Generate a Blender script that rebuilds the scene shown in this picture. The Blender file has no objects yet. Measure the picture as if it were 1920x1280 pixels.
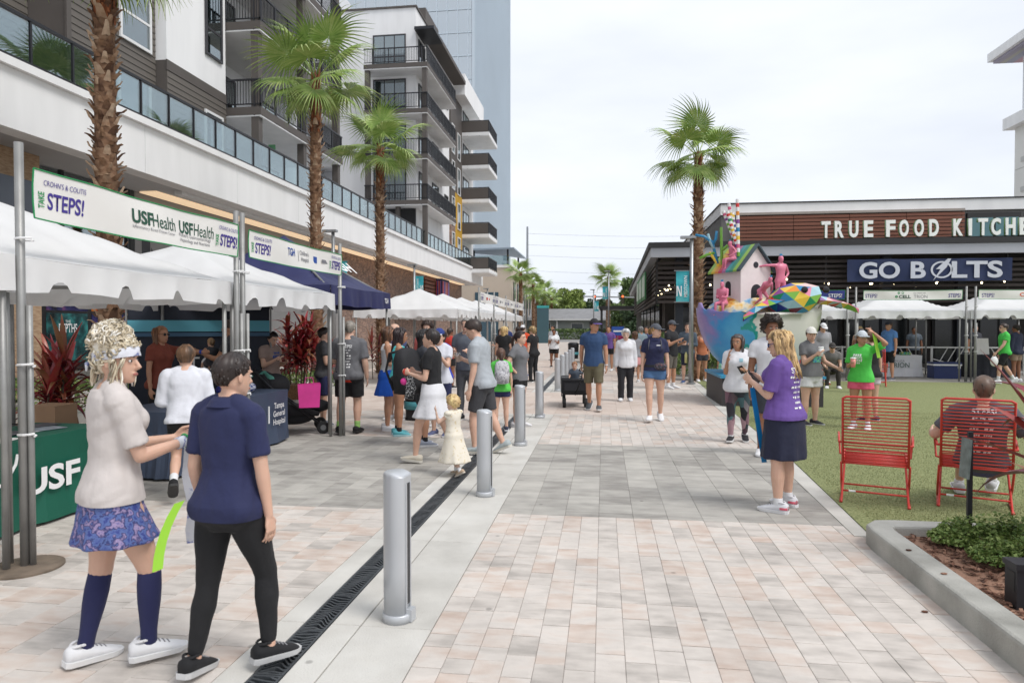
import bpy, bmesh, math, random
import numpy as np
from mathutils import Vector, Matrix, Quaternion
from mathutils.bvhtree import BVHTree

SC = bpy.context.scene
COL = SC.collection
R = math.radians
rnd = random.Random(7)

# ------------------------------------------------------------ camera
cam_d = bpy.data.cameras.new('camera')
cam = bpy.data.objects.new('camera', cam_d)
COL.objects.link(cam)
cam.location = (0, 0, 1.7)
cam.rotation_euler = (R(90 - 1.25), 0, R(7.65))
cam_d.lens = 24.0
cam_d.sensor_width = 36.0
cam_d.clip_start = 0.05
cam_d.clip_end = 2000
cam_d.dof.use_dof = True
cam_d.dof.focus_distance = 9.5
cam_d.dof.aperture_fstop = 3.5
SC.camera = cam

# ------------------------------------------------------------ overcast sky
SUN_EL, SUN_AZ = 54.0, 118.0          # azimuth clockwise from +Y (north): behind and to the right of the camera
W = bpy.data.worlds.new('World')
SC.world = W
W.use_nodes = True
nt = W.node_tree
nt.nodes.clear()
def wn(t, **k):
    n = nt.nodes.new(t)
    for a, b in k.items():
        setattr(n, a, b)
    return n
w_out = wn('ShaderNodeOutputWorld')
w_sky = wn('ShaderNodeTexSky', sky_type='NISHITA', sun_disc=False)
w_sky.sun_elevation = R(SUN_EL)
w_sky.sun_rotation = R(SUN_AZ)
w_b1 = wn('ShaderNodeBackground')
w_b1.inputs['Strength'].default_value = 0.09
nt.links.new(w_sky.outputs[0], w_b1.inputs[0])
w_tc = wn('ShaderNodeTexCoord')
w_map = wn('ShaderNodeMapping')
w_map.inputs['Scale'].default_value = (1.0, 1.0, 3.2)
nt.links.new(w_tc.outputs['Generated'], w_map.inputs[0])
w_noise = wn('ShaderNodeTexNoise')
w_noise.inputs['Scale'].default_value = 2.1
w_noise.inputs['Detail'].default_value = 5
w_noise.inputs['Roughness'].default_value = 0.5
nt.links.new(w_map.outputs[0], w_noise.inputs['Vector'])
w_ramp = wn('ShaderNodeValToRGB')
w_ramp.color_ramp.elements[0].position = 0.30
w_ramp.color_ramp.elements[0].color = (0.56, 0.59, 0.65, 1)
w_ramp.color_ramp.elements[1].position = 0.68
w_ramp.color_ramp.elements[1].color = (0.71, 0.735, 0.775, 1)
nt.links.new(w_noise.outputs[0], w_ramp.inputs[0])
w_b2 = wn('ShaderNodeBackground')
w_b2.inputs['Strength'].default_value = 1.0
nt.links.new(w_ramp.outputs[0], w_b2.inputs[0])
w_mix = wn('ShaderNodeMixShader')
w_mix.inputs[0].default_value = 0.93     # the cloud deck hides nearly all of the blue
nt.links.new(w_b1.outputs[0], w_mix.inputs[1])
nt.links.new(w_b2.outputs[0], w_mix.inputs[2])
nt.links.new(w_mix.outputs[0], w_out.inputs[0])

sun_d = bpy.data.lights.new('sun', 'SUN')
sun_d.energy = 1.5
sun_d.angle = R(24)
sun_d.color = (1.0, 0.965, 0.92)
sun = bpy.data.objects.new('sun', sun_d)
COL.objects.link(sun)
sun.location = (10, -10, 30)
_az, _el = R(SUN_AZ), R(SUN_EL)
_d = Vector((math.sin(_az) * math.cos(_el), math.cos(_az) * math.cos(_el), math.sin(_el)))
sun.rotation_euler = _d.to_track_quat('Z', 'Y').to_euler()

SC.view_settings.view_transform = 'Standard'
SC.view_settings.look = 'None'
SC.view_settings.exposure = 0.60
SC.view_settings.gamma = 1.0
SC.view_settings.use_curve_mapping = False
SC.render.engine = 'CYCLES'
SC.cycles.max_bounces = 6
SC.cycles.transparent_max_bounces = 12

# ------------------------------------------------------------ materials
def lin(c):
    c = c / 255.0
    return c / 12.92 if c <= 0.04045 else ((c + 0.055) / 1.055) ** 2.4
def S(r, g, b, k=0.85):
    return (lin(r) * k, lin(g) * k, lin(b) * k)

MATS = {}
def mat(name, col=(0.5, 0.5, 0.5), rough=0.6, var=0.08, scale=6.0, bump=0.0, bscale=60.0, metal=0.0,
        spec=0.5, stretch=(1, 1, 1), trans=0.0, emit=0.0, alpha=1.0, col2=None, sheen=0.0, transl=0.0):
    if name in MATS:
        return MATS[name]
    m = bpy.data.materials.new(name)
    m.use_nodes = True
    t = m.node_tree
    b = t.nodes['Principled BSDF']
    b.inputs['Roughness'].default_value = rough
    b.inputs['Metallic'].default_value = metal
    b.inputs['Specular IOR Level'].default_value = spec
    if trans:
        b.inputs['Transmission Weight'].default_value = trans
    if sheen:
        b.inputs['Sheen Weight'].default_value = sheen
    if alpha < 1:
        b.inputs['Alpha'].default_value = alpha
    c1 = tuple(max(0, x * (1 - var)) for x in col)
    c2 = tuple(min(1, x * (1 + var)) for x in (col2 or col))
    tc = t.nodes.new('ShaderNodeTexCoord')
    mp = t.nodes.new('ShaderNodeMapping')
    mp.inputs['Scale'].default_value = stretch
    t.links.new(tc.outputs['Object'], mp.inputs[0])
    if var > 0 or col2:
        nz = t.nodes.new('ShaderNodeTexNoise')
        nz.inputs['Scale'].default_value = scale
        nz.inputs['Detail'].default_value = 4
        t.links.new(mp.outputs[0], nz.inputs['Vector'])
        rp = t.nodes.new('ShaderNodeValToRGB')
        rp.color_ramp.elements[0].position = 0.32
        rp.color_ramp.elements[1].position = 0.68
        rp.color_ramp.elements[0].color = (*c1, 1)
        rp.color_ramp.elements[1].color = (*c2, 1)
        t.links.new(nz.outputs[0], rp.inputs[0])
        t.links.new(rp.outputs[0], b.inputs['Base Color'])
    else:
        b.inputs['Base Color'].default_value = (*col, 1)
    if bump > 0:
        n2 = t.nodes.new('ShaderNodeTexNoise')
        n2.inputs['Scale'].default_value = bscale
        n2.inputs['Detail'].default_value = 3
        t.links.new(mp.outputs[0], n2.inputs['Vector'])
        bp = t.nodes.new('ShaderNodeBump')
        bp.inputs['Strength'].default_value = bump
        bp.inputs['Distance'].default_value = 0.01
        t.links.new(n2.outputs[0], bp.inputs['Height'])
        t.links.new(bp.outputs[0], b.inputs['Normal'])
    if emit:
        b.inputs['Emission Color'].default_value = (*col, 1)
        b.inputs['Emission Strength'].default_value = emit
    if transl:
        out = t.nodes['Material Output']
        tr = t.nodes.new('ShaderNodeBsdfTranslucent')
        tr.inputs[0].default_value = (*col, 1)
        mx = t.nodes.new('ShaderNodeMixShader')
        mx.inputs[0].default_value = transl
        t.links.new(b.outputs[0], mx.inputs[1])
        t.links.new(tr.outputs[0], mx.inputs[2])
        t.links.new(mx.outputs[0], out.inputs[0])
    MATS[name] = m
    return m

def ramp_mat(name, stops, kind='noise', scale=5.0, rough=0.6, stretch=(1, 1, 1), bump=0.0, interp='LINEAR', coord='Object', detail=4, rand=0.0, spots=0.0):
    """colour ramp driven by a noise, voronoi or wave texture"""
    if name in MATS:
        return MATS[name]
    m = bpy.data.materials.new(name)
    m.use_nodes = True
    t = m.node_tree
    b = t.nodes['Principled BSDF']
    b.inputs['Roughness'].default_value = rough
    tc = t.nodes.new('ShaderNodeTexCoord')
    mp = t.nodes.new('ShaderNodeMapping')
    mp.inputs['Scale'].default_value = stretch
    if coord == 'World':
        gp = t.nodes.new('ShaderNodeNewGeometry')
        t.links.new(gp.outputs['Position'], mp.inputs[0])
    else:
        t.links.new(tc.outputs[coord], mp.inputs[0])
    if kind == 'noise':
        x = t.nodes.new('ShaderNodeTexNoise'); x.inputs['Scale'].default_value = scale; x.inputs['Detail'].default_value = detail
        o = x.outputs[0]
    elif kind == 'voronoi':
        x = t.nodes.new('ShaderNodeTexVoronoi'); x.inputs['Scale'].default_value = scale
        sp = t.nodes.new('ShaderNodeSeparateColor')
        t.links.new(x.outputs['Color'], sp.inputs[0])
        o = sp.outputs[0]
    elif kind == 'vdist':
        x = t.nodes.new('ShaderNodeTexVoronoi'); x.inputs['Scale'].default_value = scale
        o = x.outputs['Distance']
    else:
        x = t.nodes.new('ShaderNodeTexWave'); x.inputs['Scale'].default_value = scale; x.bands_direction = 'Z'
        o = x.outputs['Fac']
    t.links.new(mp.outputs[0], x.inputs['Vector'])
    if rand:
        oi = t.nodes.new('ShaderNodeObjectInfo')
        ge = t.nodes.new('ShaderNodeNewGeometry')
        ad = t.nodes.new('ShaderNodeMath'); ad.operation = 'ADD'
        t.links.new(oi.outputs['Random'], ad.inputs[0]); t.links.new(ge.outputs['Random Per Island'], ad.inputs[1])
        fr = t.nodes.new('ShaderNodeMath'); fr.operation = 'FRACT'
        t.links.new(ad.outputs[0], fr.inputs[0])
        ma = t.nodes.new('ShaderNodeMath'); ma.operation = 'MULTIPLY_ADD'
        ma.inputs[1].default_value = rand; ma.inputs[2].default_value = -rand / 2
        t.links.new(fr.outputs[0], ma.inputs[0])
        a2 = t.nodes.new('ShaderNodeMath'); a2.operation = 'ADD'
        t.links.new(ma.outputs[0], a2.inputs[0]); t.links.new(o, a2.inputs[1])
        o = a2.outputs[0]
    rp = t.nodes.new('ShaderNodeValToRGB')
    rp.color_ramp.interpolation = interp
    els = rp.color_ramp.elements
    while len(els) < len(stops):
        els.new(0.5)
    for e, (p, c) in zip(els, stops):
        e.position = p
        e.color = (*c, 1)
    t.links.new(o, rp.inputs[0])
    if spots:      # trodden gum, grit and blurred old stains
        vo = t.nodes.new('ShaderNodeTexVoronoi'); vo.inputs['Scale'].default_value = 2.3
        gp2 = t.nodes.new('ShaderNodeNewGeometry'); t.links.new(gp2.outputs['Position'], vo.inputs['Vector'])
        r1 = t.nodes.new('ShaderNodeMapRange'); r1.inputs[1].default_value = .03; r1.inputs[2].default_value = .055; r1.inputs[3].default_value = .62; r1.inputs[4].default_value = 1.0
        t.links.new(vo.outputs['Distance'], r1.inputs[0])
        nb = t.nodes.new('ShaderNodeTexNoise'); nb.inputs['Scale'].default_value = .9; nb.inputs['Detail'].default_value = 9; nb.inputs['Roughness'].default_value = .68
        t.links.new(gp2.outputs['Position'], nb.inputs['Vector'])
        r2 = t.nodes.new('ShaderNodeMapRange'); r2.inputs[1].default_value = .36; r2.inputs[2].default_value = .56; r2.inputs[3].default_value = 1 - spots; r2.inputs[4].default_value = 1.0
        t.links.new(nb.outputs[0], r2.inputs[0])
        mm = t.nodes.new('ShaderNodeMath'); mm.operation = 'MULTIPLY'; t.links.new(r1.outputs[0], mm.inputs[0]); t.links.new(r2.outputs[0], mm.inputs[1])
        mc = t.nodes.new('ShaderNodeMixRGB'); mc.blend_type = 'MULTIPLY'; mc.inputs[0].default_value = 1
        t.links.new(rp.outputs[0], mc.inputs[1]); t.links.new(mm.outputs[0], mc.inputs[2]); t.links.new(mc.outputs[0], b.inputs['Base Color'])
    else:
        t.links.new(rp.outputs[0], b.inputs['Base Color'])
    if bump:
        n2 = t.nodes.new('ShaderNodeTexNoise'); n2.inputs['Scale'].default_value = 90
        t.links.new(mp.outputs[0], n2.inputs['Vector'])
        bp = t.nodes.new('ShaderNodeBump'); bp.inputs['Strength'].default_value = bump; bp.inputs['Distance'].default_value = 0.01
        t.links.new(n2.outputs[0], bp.inputs['Height']); t.links.new(bp.outputs[0], b.inputs['Normal'])
    MATS[name] = m
    return m

def glass_mat(name, tint=(0.5, 0.6, 0.62), refl=0.35, rough=0.02):
    """window pane: partly mirror, partly see-through"""
    if name in MATS:
        return MATS[name]
    m = bpy.data.materials.new(name)
    m.use_nodes = True
    t = m.node_tree
    t.nodes.remove(t.nodes['Principled BSDF'])
    out = t.nodes['Material Output']
    g = t.nodes.new('ShaderNodeBsdfGlossy'); g.inputs['Roughness'].default_value = rough
    g.inputs[0].default_value = (0.9, 0.95, 0.97, 1)
    tr = t.nodes.new('ShaderNodeBsdfTransparent'); tr.inputs[0].default_value = (*tint, 1)
    lw = t.nodes.new('ShaderNodeLayerWeight'); lw.inputs[0].default_value = 0.35
    ma = t.nodes.new('ShaderNodeMath'); ma.operation = 'MULTIPLY_ADD'
    ma.inputs[1].default_value = 0.6; ma.inputs[2].default_value = refl
    ma.use_clamp = True
    t.links.new(lw.outputs['Fresnel'], ma.inputs[0])
    mx = t.nodes.new('ShaderNodeMixShader')
    t.links.new(ma.outputs[0], mx.inputs[0]); t.links.new(tr.outputs[0], mx.inputs[1]); t.links.new(g.outputs[0], mx.inputs[2])
    t.links.new(mx.outputs[0], out.inputs[0])
    MATS[name] = m
    return m

# ------------------------------------------------------------ mesh building
class MB:
    def __init__(s):
        s.v = []; s.f = []
    def add(s, vs, fs):
        o = len(s.v)
        s.v.extend([tuple(p) for p in vs])
        s.f.extend([tuple(i + o for i in q) for q in fs])
        return s
    def box(s, c, d, rz=0.0, m=None):
        hx, hy, hz = d[0] / 2, d[1] / 2, d[2] / 2
        vs = [Vector((x, y, z)) for z in (-hz, hz) for x, y in ((-hx, -hy), (hx, -hy), (hx, hy), (-hx, hy))]
        if m is not None:
            vs = [m @ p for p in vs]
        elif rz:
            q = Matrix.Rotation(rz, 3, 'Z')
            vs = [q @ p for p in vs]
        c = Vector(c)
        return s.add([p + c for p in vs], [(3, 2, 1, 0), (4, 5, 6, 7), (0, 1, 5, 4), (1, 2, 6, 5), (2, 3, 7, 6), (3, 0, 4, 7)])
    def bb(s, x0, x1, y0, y1, z0, z1):
        return s.box(((x0 + x1) / 2, (y0 + y1) / 2, (z0 + z1) / 2), (abs(x1 - x0), abs(y1 - y0), abs(z1 - z0)))
    def quad(s, a, b, c, d):
        return s.add([a, b, c, d], [(0, 1, 2, 3)])
    def prism(s, poly, z0, z1):
        n = len(poly)
        vs = [(x, y, z0) for x, y in poly] + [(x, y, z1) for x, y in poly]
        return s.add(vs, [tuple(range(n))[::-1], tuple(range(n, 2 * n))] + [(i, (i + 1) % n, n + (i + 1) % n, n + i) for i in range(n)])
    def rings(s, rings, cap=True):
        n = len(rings[0]); vs = [p for r in rings for p in r]; fs = []
        for i in range(len(rings) - 1):
            for j in range(n):
                k = (j + 1) % n
                fs.append((i * n + j, i * n + k, (i + 1) * n + k, (i + 1) * n + j))
        if cap:
            fs.append(tuple(range(n))[::-1]); fs.append(tuple(range((len(rings) - 1) * n, len(rings) * n)))
        return s.add(vs, fs)
    def tube(s, pts, rad, n=8, flat=None, up=None, cap=True, round_ends=False):
        """tube along pts; rad a number, a list, or a list of (ra, rb)"""
        pts = [Vector(p) for p in pts]
        if not isinstance(rad, (list, tuple)):
            rad = [rad] * len(pts)
        rad = [(r, r) if not isinstance(r, (list, tuple)) else r for r in rad]
        if round_ends:
            a = (pts[0] - pts[1]).normalized(); b = (pts[-1] - pts[-2]).normalized()
            r0, r1 = rad[0], rad[-1]
            m0, m1 = min(r0), min(r1)
            pts = [pts[0] + a * m0 * 0.95, pts[0] + a * m0 * 0.6] + pts + [pts[-1] + b * m1 * 0.6, pts[-1] + b * m1 * 0.95]
            rad = [(r0[0] * .3, r0[1] * .3), (r0[0] * .8, r0[1] * .8)] + rad + [(r1[0] * .8, r1[1] * .8), (r1[0] * .3, r1[1] * .3)]
        rings = []
        ref = Vector(up) if up is not None else None
        prev = None
        for i, p in enumerate(pts):
            if i == 0: t = pts[1] - pts[0]
            elif i == len(pts) - 1: t = pts[-1] - pts[-2]
            else: t = (pts[i + 1] - pts[i]).normalized() + (pts[i] - pts[i - 1]).normalized()
            if t.length < 1e-9: t = Vector((0, 0, 1))
            t.normalize()
            if prev is None:
                q = ref if ref is not None else (Vector((0, 0, 1)) if abs(t.z) < 0.9 else Vector((1, 0, 0)))
            else:
                q = prev
            x = q - t * q.dot(t)
            if x.length < 1e-6:
                x = t.orthogonal()
            x.normalize(); prev = x
            y = t.cross(x)
            ra, rb = rad[i]
            rings.append([p + x * (ra * math.cos(2 * math.pi * j / n)) + y * (rb * math.sin(2 * math.pi * j / n)) for j in range(n)])
        return s.rings(rings, cap)
    def ell(s, c, r, nu=12, nv=8, m=None):
        rings = []
        c = Vector(c)
        for i in range(nv + 1):
            th = math.pi * (0.02 + 0.96 * i / nv)
            ring = []
            for j in range(nu):
                ph = 2 * math.pi * j / nu
                p = Vector((r[0] * math.sin(th) * math.cos(ph), r[1] * math.sin(th) * math.sin(ph), -r[2] * math.cos(th)))
                ring.append(c + (m @ p if m is not None else p))
            rings.append(ring)
        return s.rings(rings)
    def cyl(s, c, r, z0, z1, n=16):
        return s.tube([(c[0], c[1], z0), (c[0], c[1], z1)], r, n)
    def xform(s, m):
        s.v = [tuple(m @ Vector(p)) for p in s.v]
        return s
    def mesh(s, name, smooth=False):
        me = bpy.data.meshes.new(name)
        me.from_pydata(s.v, [], s.f)
        if smooth:
            me.polygons.foreach_set('use_smooth', [True] * len(me.polygons))
        me.update()
        return me
    def build(s, name, m, parent=None, smooth=False, loc=None):
        return link(name, s.mesh(name, smooth), m, parent, loc)

def link(name, me, m=None, parent=None, loc=None):
    o = bpy.data.objects.new(name, me)
    COL.objects.link(o)
    if m is not None and me is not None:
        ms = m if isinstance(m, (list, tuple)) else [m]
        if len(me.materials) == 0:
            for k in ms:
                me.materials.append(k)
    if parent is not None:
        o.parent = parent
    if loc is not None:
        o.location = loc
    return o

def tag(o, label=None, cat=None, group=None, kind=None):
    if label: o['label'] = label
    if cat: o['category'] = cat
    if group: o['group'] = group
    if kind: o['kind'] = kind
    return o

def thing(name, label, cat, loc=(0, 0, 0), rz=0.0, group=None):
    o = bpy.data.objects.new(name, None)
    o.empty_display_size = 0.2
    COL.objects.link(o)
    o.location = loc
    o.rotation_euler = (0, 0, rz)
    return tag(o, label, cat, group)

def copy_tree(o, parent=None):
    c = o.copy()
    COL.objects.link(c)
    c.parent = parent
    for ch in o.children:
        copy_tree(ch, c)
    return c

def dup(root, loc, rz, label=None, sc=None):
    c = copy_tree(root)
    c.location = loc
    c.rotation_euler = (0, 0, rz)
    if sc: c.scale = sc
    if label: c['label'] = label
    return c

def sheared(me):
    me.polygons.foreach_set('use_smooth', [True] * len(me.polygons))
    return me

TMP = bpy.data.scenes.new('workbench')      # scratch scene so that each evaluation stays small
def tmp_eval(o):
    TMP.collection.objects.link(o)
    vl = TMP.view_layers[0]
    vl.update()
    dg = vl.depsgraph
    return bpy.data.meshes.new_from_object(o.evaluated_get(dg), depsgraph=dg)
def fuse(mb, voxel, smooth=4, name='tmp', factor=0.5, keep=1.0):
    """join overlapping closed shells into one continuous surface"""
    me = mb.mesh(name)
    o = bpy.data.objects.new(name, me)
    r = o.modifiers.new('r', 'REMESH'); r.mode = 'VOXEL'; r.voxel_size = voxel; r.use_smooth_shade = True
    if smooth:
        k = o.modifiers.new('s', 'SMOOTH'); k.iterations = smooth; k.factor = factor
    if keep < 1:
        d = o.modifiers.new('d', 'DECIMATE'); d.ratio = keep
    out = tmp_eval(o)
    bpy.data.objects.remove(o); bpy.data.meshes.remove(me)
    out.name = name
    out.polygons.foreach_set('use_smooth', [True] * len(out.polygons))
    return out

def cut_below(me, p, n):
    """trim a garment along a plane so that its hem is a clean edge"""
    b = bmesh.new(); b.from_mesh(me)
    bmesh.ops.bisect_plane(b, geom=b.verts[:] + b.edges[:] + b.faces[:], plane_co=p, plane_no=n, clear_inner=True)
    b.to_mesh(me); b.free()
    me.polygons.foreach_set('use_smooth', [True] * len(me.polygons)); me.update()

def wrinkle(me, amp, seed, freq=1.0, vert=1.0):
    """shallow cloth folds pushed along the normals"""
    n = len(me.vertices)
    co = np.empty(n * 3, np.float32); me.vertices.foreach_get('co', co); co = co.reshape(-1, 3)
    no = np.empty(n * 3, np.float32); me.vertices.foreach_get('normal', no); no = no.reshape(-1, 3)
    g = np.random.RandomState(seed)
    d = np.zeros(n, np.float32)
    warp = 0.05 * np.sin(co @ g.normal(0, 9, (3, 3)) + g.rand(3) * 6)
    q = co + warp
    for i in range(7):
        k = g.normal(0, 1, 3); k[2] *= vert
        k = k / np.linalg.norm(k) * g.uniform(14, 42) * freq
        w = np.sin(q @ k + g.rand() * 6.28)
        d += (np.abs(w) - 0.6) * g.uniform(0.4, 1.0) / (1 + i * 0.25)
    co += no * (d * amp * 0.45)[:, None]
    me.vertices.foreach_set('co', co.reshape(-1).astype(np.float32)); me.update()

FONT_CACHE = {}
def text_mesh(txt, size=1.0, bold=0.0, extrude=0.0, align='CENTER', shear=0.0, space=1.0, line=1.0):
    key = (txt, bold, extrude, align, shear, space, size, line)
    if key in FONT_CACHE:
        return FONT_CACHE[key].copy()
    c = bpy.data.curves.new('txt', 'FONT')
    c.body = txt; c.size = size; c.align_x = align; c.align_y = 'CENTER'
    c.offset = bold * size; c.extrude = extrude; c.shear = shear; c.space_character = space; c.space_line = line
    c.resolution_u = 4
    o = bpy.data.objects.new('txt', c)
    me = tmp_eval(o)
    bpy.data.objects.remove(o); bpy.data.curves.remove(c)
    FONT_CACHE[key] = me
    return me.copy()

def text(name, txt, m, parent, loc, rot=(R(90), 0, 0), size=0.3, width=None, height=None, **k):
    """lettering as a thin mesh in the XZ plane unless rotated; width/height rescale it"""
    me = text_mesh(txt, size, **k)
    if width or height:
        n = len(me.vertices)
        co = np.empty(n * 3, np.float32); me.vertices.foreach_get('co', co); co = co.reshape(-1, 3)
        a, b = co.min(0), co.max(0)
        cx = (a + b) / 2
        sx = width / (b[0] - a[0]) if width else None
        sy = height / (b[1] - a[1]) if height else None
        sx = sx or sy; sy = sy or sx
        co[:, 0] = (co[:, 0] - cx[0]) * sx; co[:, 1] = (co[:, 1] - cx[1]) * sy
        me.vertices.foreach_set('co', co.reshape(-1)); me.update()
    o = link(name, me, m, parent)
    o.location = loc
    o.rotation_euler = rot
    return o
# ============================================================ ground
def struct(o):
    o['kind'] = 'structure'
    return o
m_ground = mat('far_ground', S(186, 182, 176), 0.9, 0.1, 0.3, 0.15, 20)
m_bed = mat('paver_joint_sand', S(168, 158, 148), 0.95, 0.2, 8)
m_bed_far = ramp_mat('distant_paving', [(0.3, S(196, 184, 175)), (0.5, S(208, 199, 190)), (0.7, S(200, 180, 168))], scale=1.6, rough=0.85, coord='World')
m_pink = ramp_mat('blended_pink_paver', [(0.08, S(180, 173, 166)), (0.30, S(207, 199, 191)), (0.52, S(222, 214, 206)), (0.70, S(216, 202, 191)), (0.92, S(203, 182, 168))],
                  scale=4.2, rough=0.82, stretch=(1.0, 2.6, 1), bump=0.25, coord='World', detail=7, rand=0.56, spots=.18)
m_grey = ramp_mat('grey_paver', [(0.2, S(152, 148, 142)), (0.5, S(178, 174, 167)), (0.8, S(196, 192, 184))], scale=3.4, rough=0.82, stretch=(1, 2.2, 1), bump=0.25, coord='World', detail=6, rand=0.45, spots=.14)
m_tan = ramp_mat('tan_paver', [(0.2, S(198, 180, 168)), (0.5, S(212, 196, 184)), (0.8, S(222, 209, 199))], scale=3.4, rough=0.82, stretch=(1, 2, 1), bump=0.2, coord='World', detail=5, rand=0.3)
m_conc = ramp_mat('pale_concrete', [(0.25, S(190, 187, 180)), (0.5, S(212, 209, 202)), (0.75, S(224, 222, 216))], scale=1.9, rough=0.85, bump=0.3, coord='World', detail=8, rand=0.16, spots=.12)
m_curb = ramp_mat('grey_kerb_concrete', [(0.25, S(146, 145, 138)), (0.5, S(182, 181, 174)), (0.75, S(206, 204, 197))], scale=2.4, rough=0.9, bump=0.5, coord='World', detail=9, spots=.2)
m_turf = ramp_mat('artificial_turf', [(0.3, S(98, 106, 62)), (0.5, S(138, 145, 96)), (0.72, S(168, 171, 124))], scale=48, rough=0.95, bump=1.0, coord='World', detail=5)
m_iron = mat('cast_iron_grate', S(98, 102, 106), 0.45, 0.15, 20, 0.2, 80, metal=0.5)
m_black = mat('dark_void', (0.022, 0.022, 0.023), 0.9, 0)

g = struct(MB().quad((-600, -200, -0.08), (600, -200, -0.08), (600, 900, -0.08), (-600, 900, -0.08)).build('ground', m_ground))
# the beds that the pavers are laid on
street = struct(MB().bb(-12.6, -1.86, -2, 34, -0.06, -0.009).build('paved_street', m_bed))
walk = struct(MB().bb(-0.95, 3.0, -2, 34, -0.06, -0.009).build('paved_walk', m_bed))
struct(MB().bb(-30, 40, 34, 76, -0.06, 0.0).build('far_paving', m_bed_far))
struct(MB().bb(-60, 90, 76, 88, -0.07, -0.02).build('cross_road', mat('asphalt', S(150, 150, 150), 0.9, 0.1, 0.6)))

PV = {}
def paver_mesh(w, l, m):
    k = (w, l, m.name)
    if k not in PV:
        a, b = w / 2 - 0.0008, l / 2 - 0.0026
        c = 0.0022
        vs = [(-a, -b, -.02), (a, -b, -.02), (a, b, -.02), (-a, b, -.02), (-a, -b, -c), (a, -b, -c), (a, b, -c), (-a, b, -c),
              (-a + c, -b + c, 0), (a - c, -b + c, 0), (a - c, b - c, 0), (-a + c, b - c, 0)]
        fs = [(8, 9, 10, 11)] + [(i, (i + 1) % 4, 4 + (i + 1) % 4, 4 + i) for i in range(4)] + [(4 + i, 4 + (i + 1) % 4, 8 + (i + 1) % 4, 8 + i) for i in range(4)]
        me = bpy.data.meshes.new('paver')
        me.from_pydata(vs, [], fs)
        me.materials.append(m)
        PV[k] = me
    return PV[k]
def lay(x0, x1, bands, seed):
    """list of pavers (x, y, w, l, z, material) in stretcher columns along the street"""
    r = random.Random(seed)
    out = []
    for y0, y1, w, lens, m in bands:
        n = max(1, round((x1 - x0) / w)); ww = (x1 - x0) / n
        for i in range(n):
            y = y0
            first = True
            while y < y1 - 0.02:
                l = r.choice(lens)
                if first: l *= r.choice((0.5, 1.0)); first = False
                if y + l > y1 - 0.07: l = y1 - y
                out.append((x0 + (i + .5) * ww, y + l / 2, round(ww, 4), round(l, 3), r.uniform(-0.0018, 0.0012), m))
                y += l
    return out
camF = Vector((-math.sin(R(7.65)), math.cos(R(7.65)), 0)); camR = Vector((math.cos(R(7.65)), math.sin(R(7.65)), 0))
def in_view(x, y):
    p = Vector((x, y, 0)); d = p.dot(camF); s = p.dot(camR)
    return d > 3.2 and abs(s / d) < 0.76
def place_pavers(lst, parent):
    vis = sorted((q for q in lst if in_view(q[0], q[1])), key=lambda q: q[0] ** 2 + q[1] ** 2)
    near = set(id(q) for q in vis[:300])
    rest = {}
    for q in lst:
        x, y, w, l, z, m = q
        if id(q) in near:
            o = link('paver', paver_mesh(w, l, m), None, parent, (x, y, z))
            o.rotation_euler = (rnd.uniform(-.0025, .0025), rnd.uniform(-.0025, .0025), rnd.uniform(-.003, .003))
        else:
            mb = rest.setdefault(m.name, MB())
            pm = paver_mesh(w, l, m)
            mb.add([(v.co.x + x, v.co.y + y, v.co.z + z) for v in pm.vertices], [tuple(p.vertices) for p in pm.polygons])
    for k, mb in rest.items():
        o = mb.build('distant_pavers', MATS[k], parent)
        o['kind'] = 'stuff'
pk = (0.3, 0.225, 0.15, .225); gk = (0.3, 0.45, 0.3)
place_pavers(lay(-0.95, 3.0, [(-2, 6.12, 0.152, pk, m_pink), (6.12, 9.85, 0.305, gk, m_grey), (9.85, 13.3, 0.152, pk, m_pink), (13.3, 17.6, 0.305, (.45, .6), m_tan), (17.6, 21.4, .305, (.3, .45), m_pink), (21.4, 34, .305, (.6, .45), m_tan)], 3), walk)
place_pavers(lay(-9.3, -1.86, [(1.2, 6.12, 0.205, pk, m_pink), (6.12, 10.2, 0.205, gk, m_grey), (10.2, 13.3, 0.205, pk, m_pink), (13.3, 17.6, 0.305, (.45, .6), m_tan), (17.6, 21.4, .305, (.3, .45), m_pink), (21.4, 34, .305, (.6, .45), m_tan)], 5), street)
# tan pavers across the strip where the bollard line is interrupted
mid = struct(MB().bb(-1.86, -0.95, 13.2, 17.6, -0.06, -0.009).build('paved_crossing', m_bed))
place_pavers(lay(-1.86, -0.95, [(13.2, 17.6, 0.305, (.45, .6), m_tan)], 8), mid)

# concrete bands with the slot drain
def conc_band(y0, y1):
    base = struct(MB().bb(-1.86, -0.95, y0, y1, -0.07, -0.035).build('concrete_strip', m_black))
    y = y0
    while y < y1 - 0.1:
        l = min(1.55, y1 - y)
        for xa, xb in ((-1.858, -1.703), (-1.542, -1.37), (-1.366, -0.953)):
            mb = MB(); a, b, c = xa + .002, xb - .002, .004
            mb.add([(a, y + .003, -.05), (b, y + .003, -.05), (b, y + l - .003, -.05), (a, y + l - .003, -.05),
                    (a, y + .003, -c), (b, y + .003, -c), (b, y + l - .003, -c), (a, y + l - .003, -c),
                    (a + c, y + .003 + c, .001), (b - c, y + .003 + c, .001), (b - c, y + l - .003 - c, .001), (a + c, y + l - .003 - c, .001)],
                   [(8, 9, 10, 11)] + [(i, (i + 1) % 4, 4 + (i + 1) % 4, 4 + i) for i in range(4)] + [(4 + i, 4 + (i + 1) % 4, 8 + (i + 1) % 4, 8 + i) for i in range(4)])
            mb.build('concrete_slab', m_conc, base)
        y += l
    return base
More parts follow.
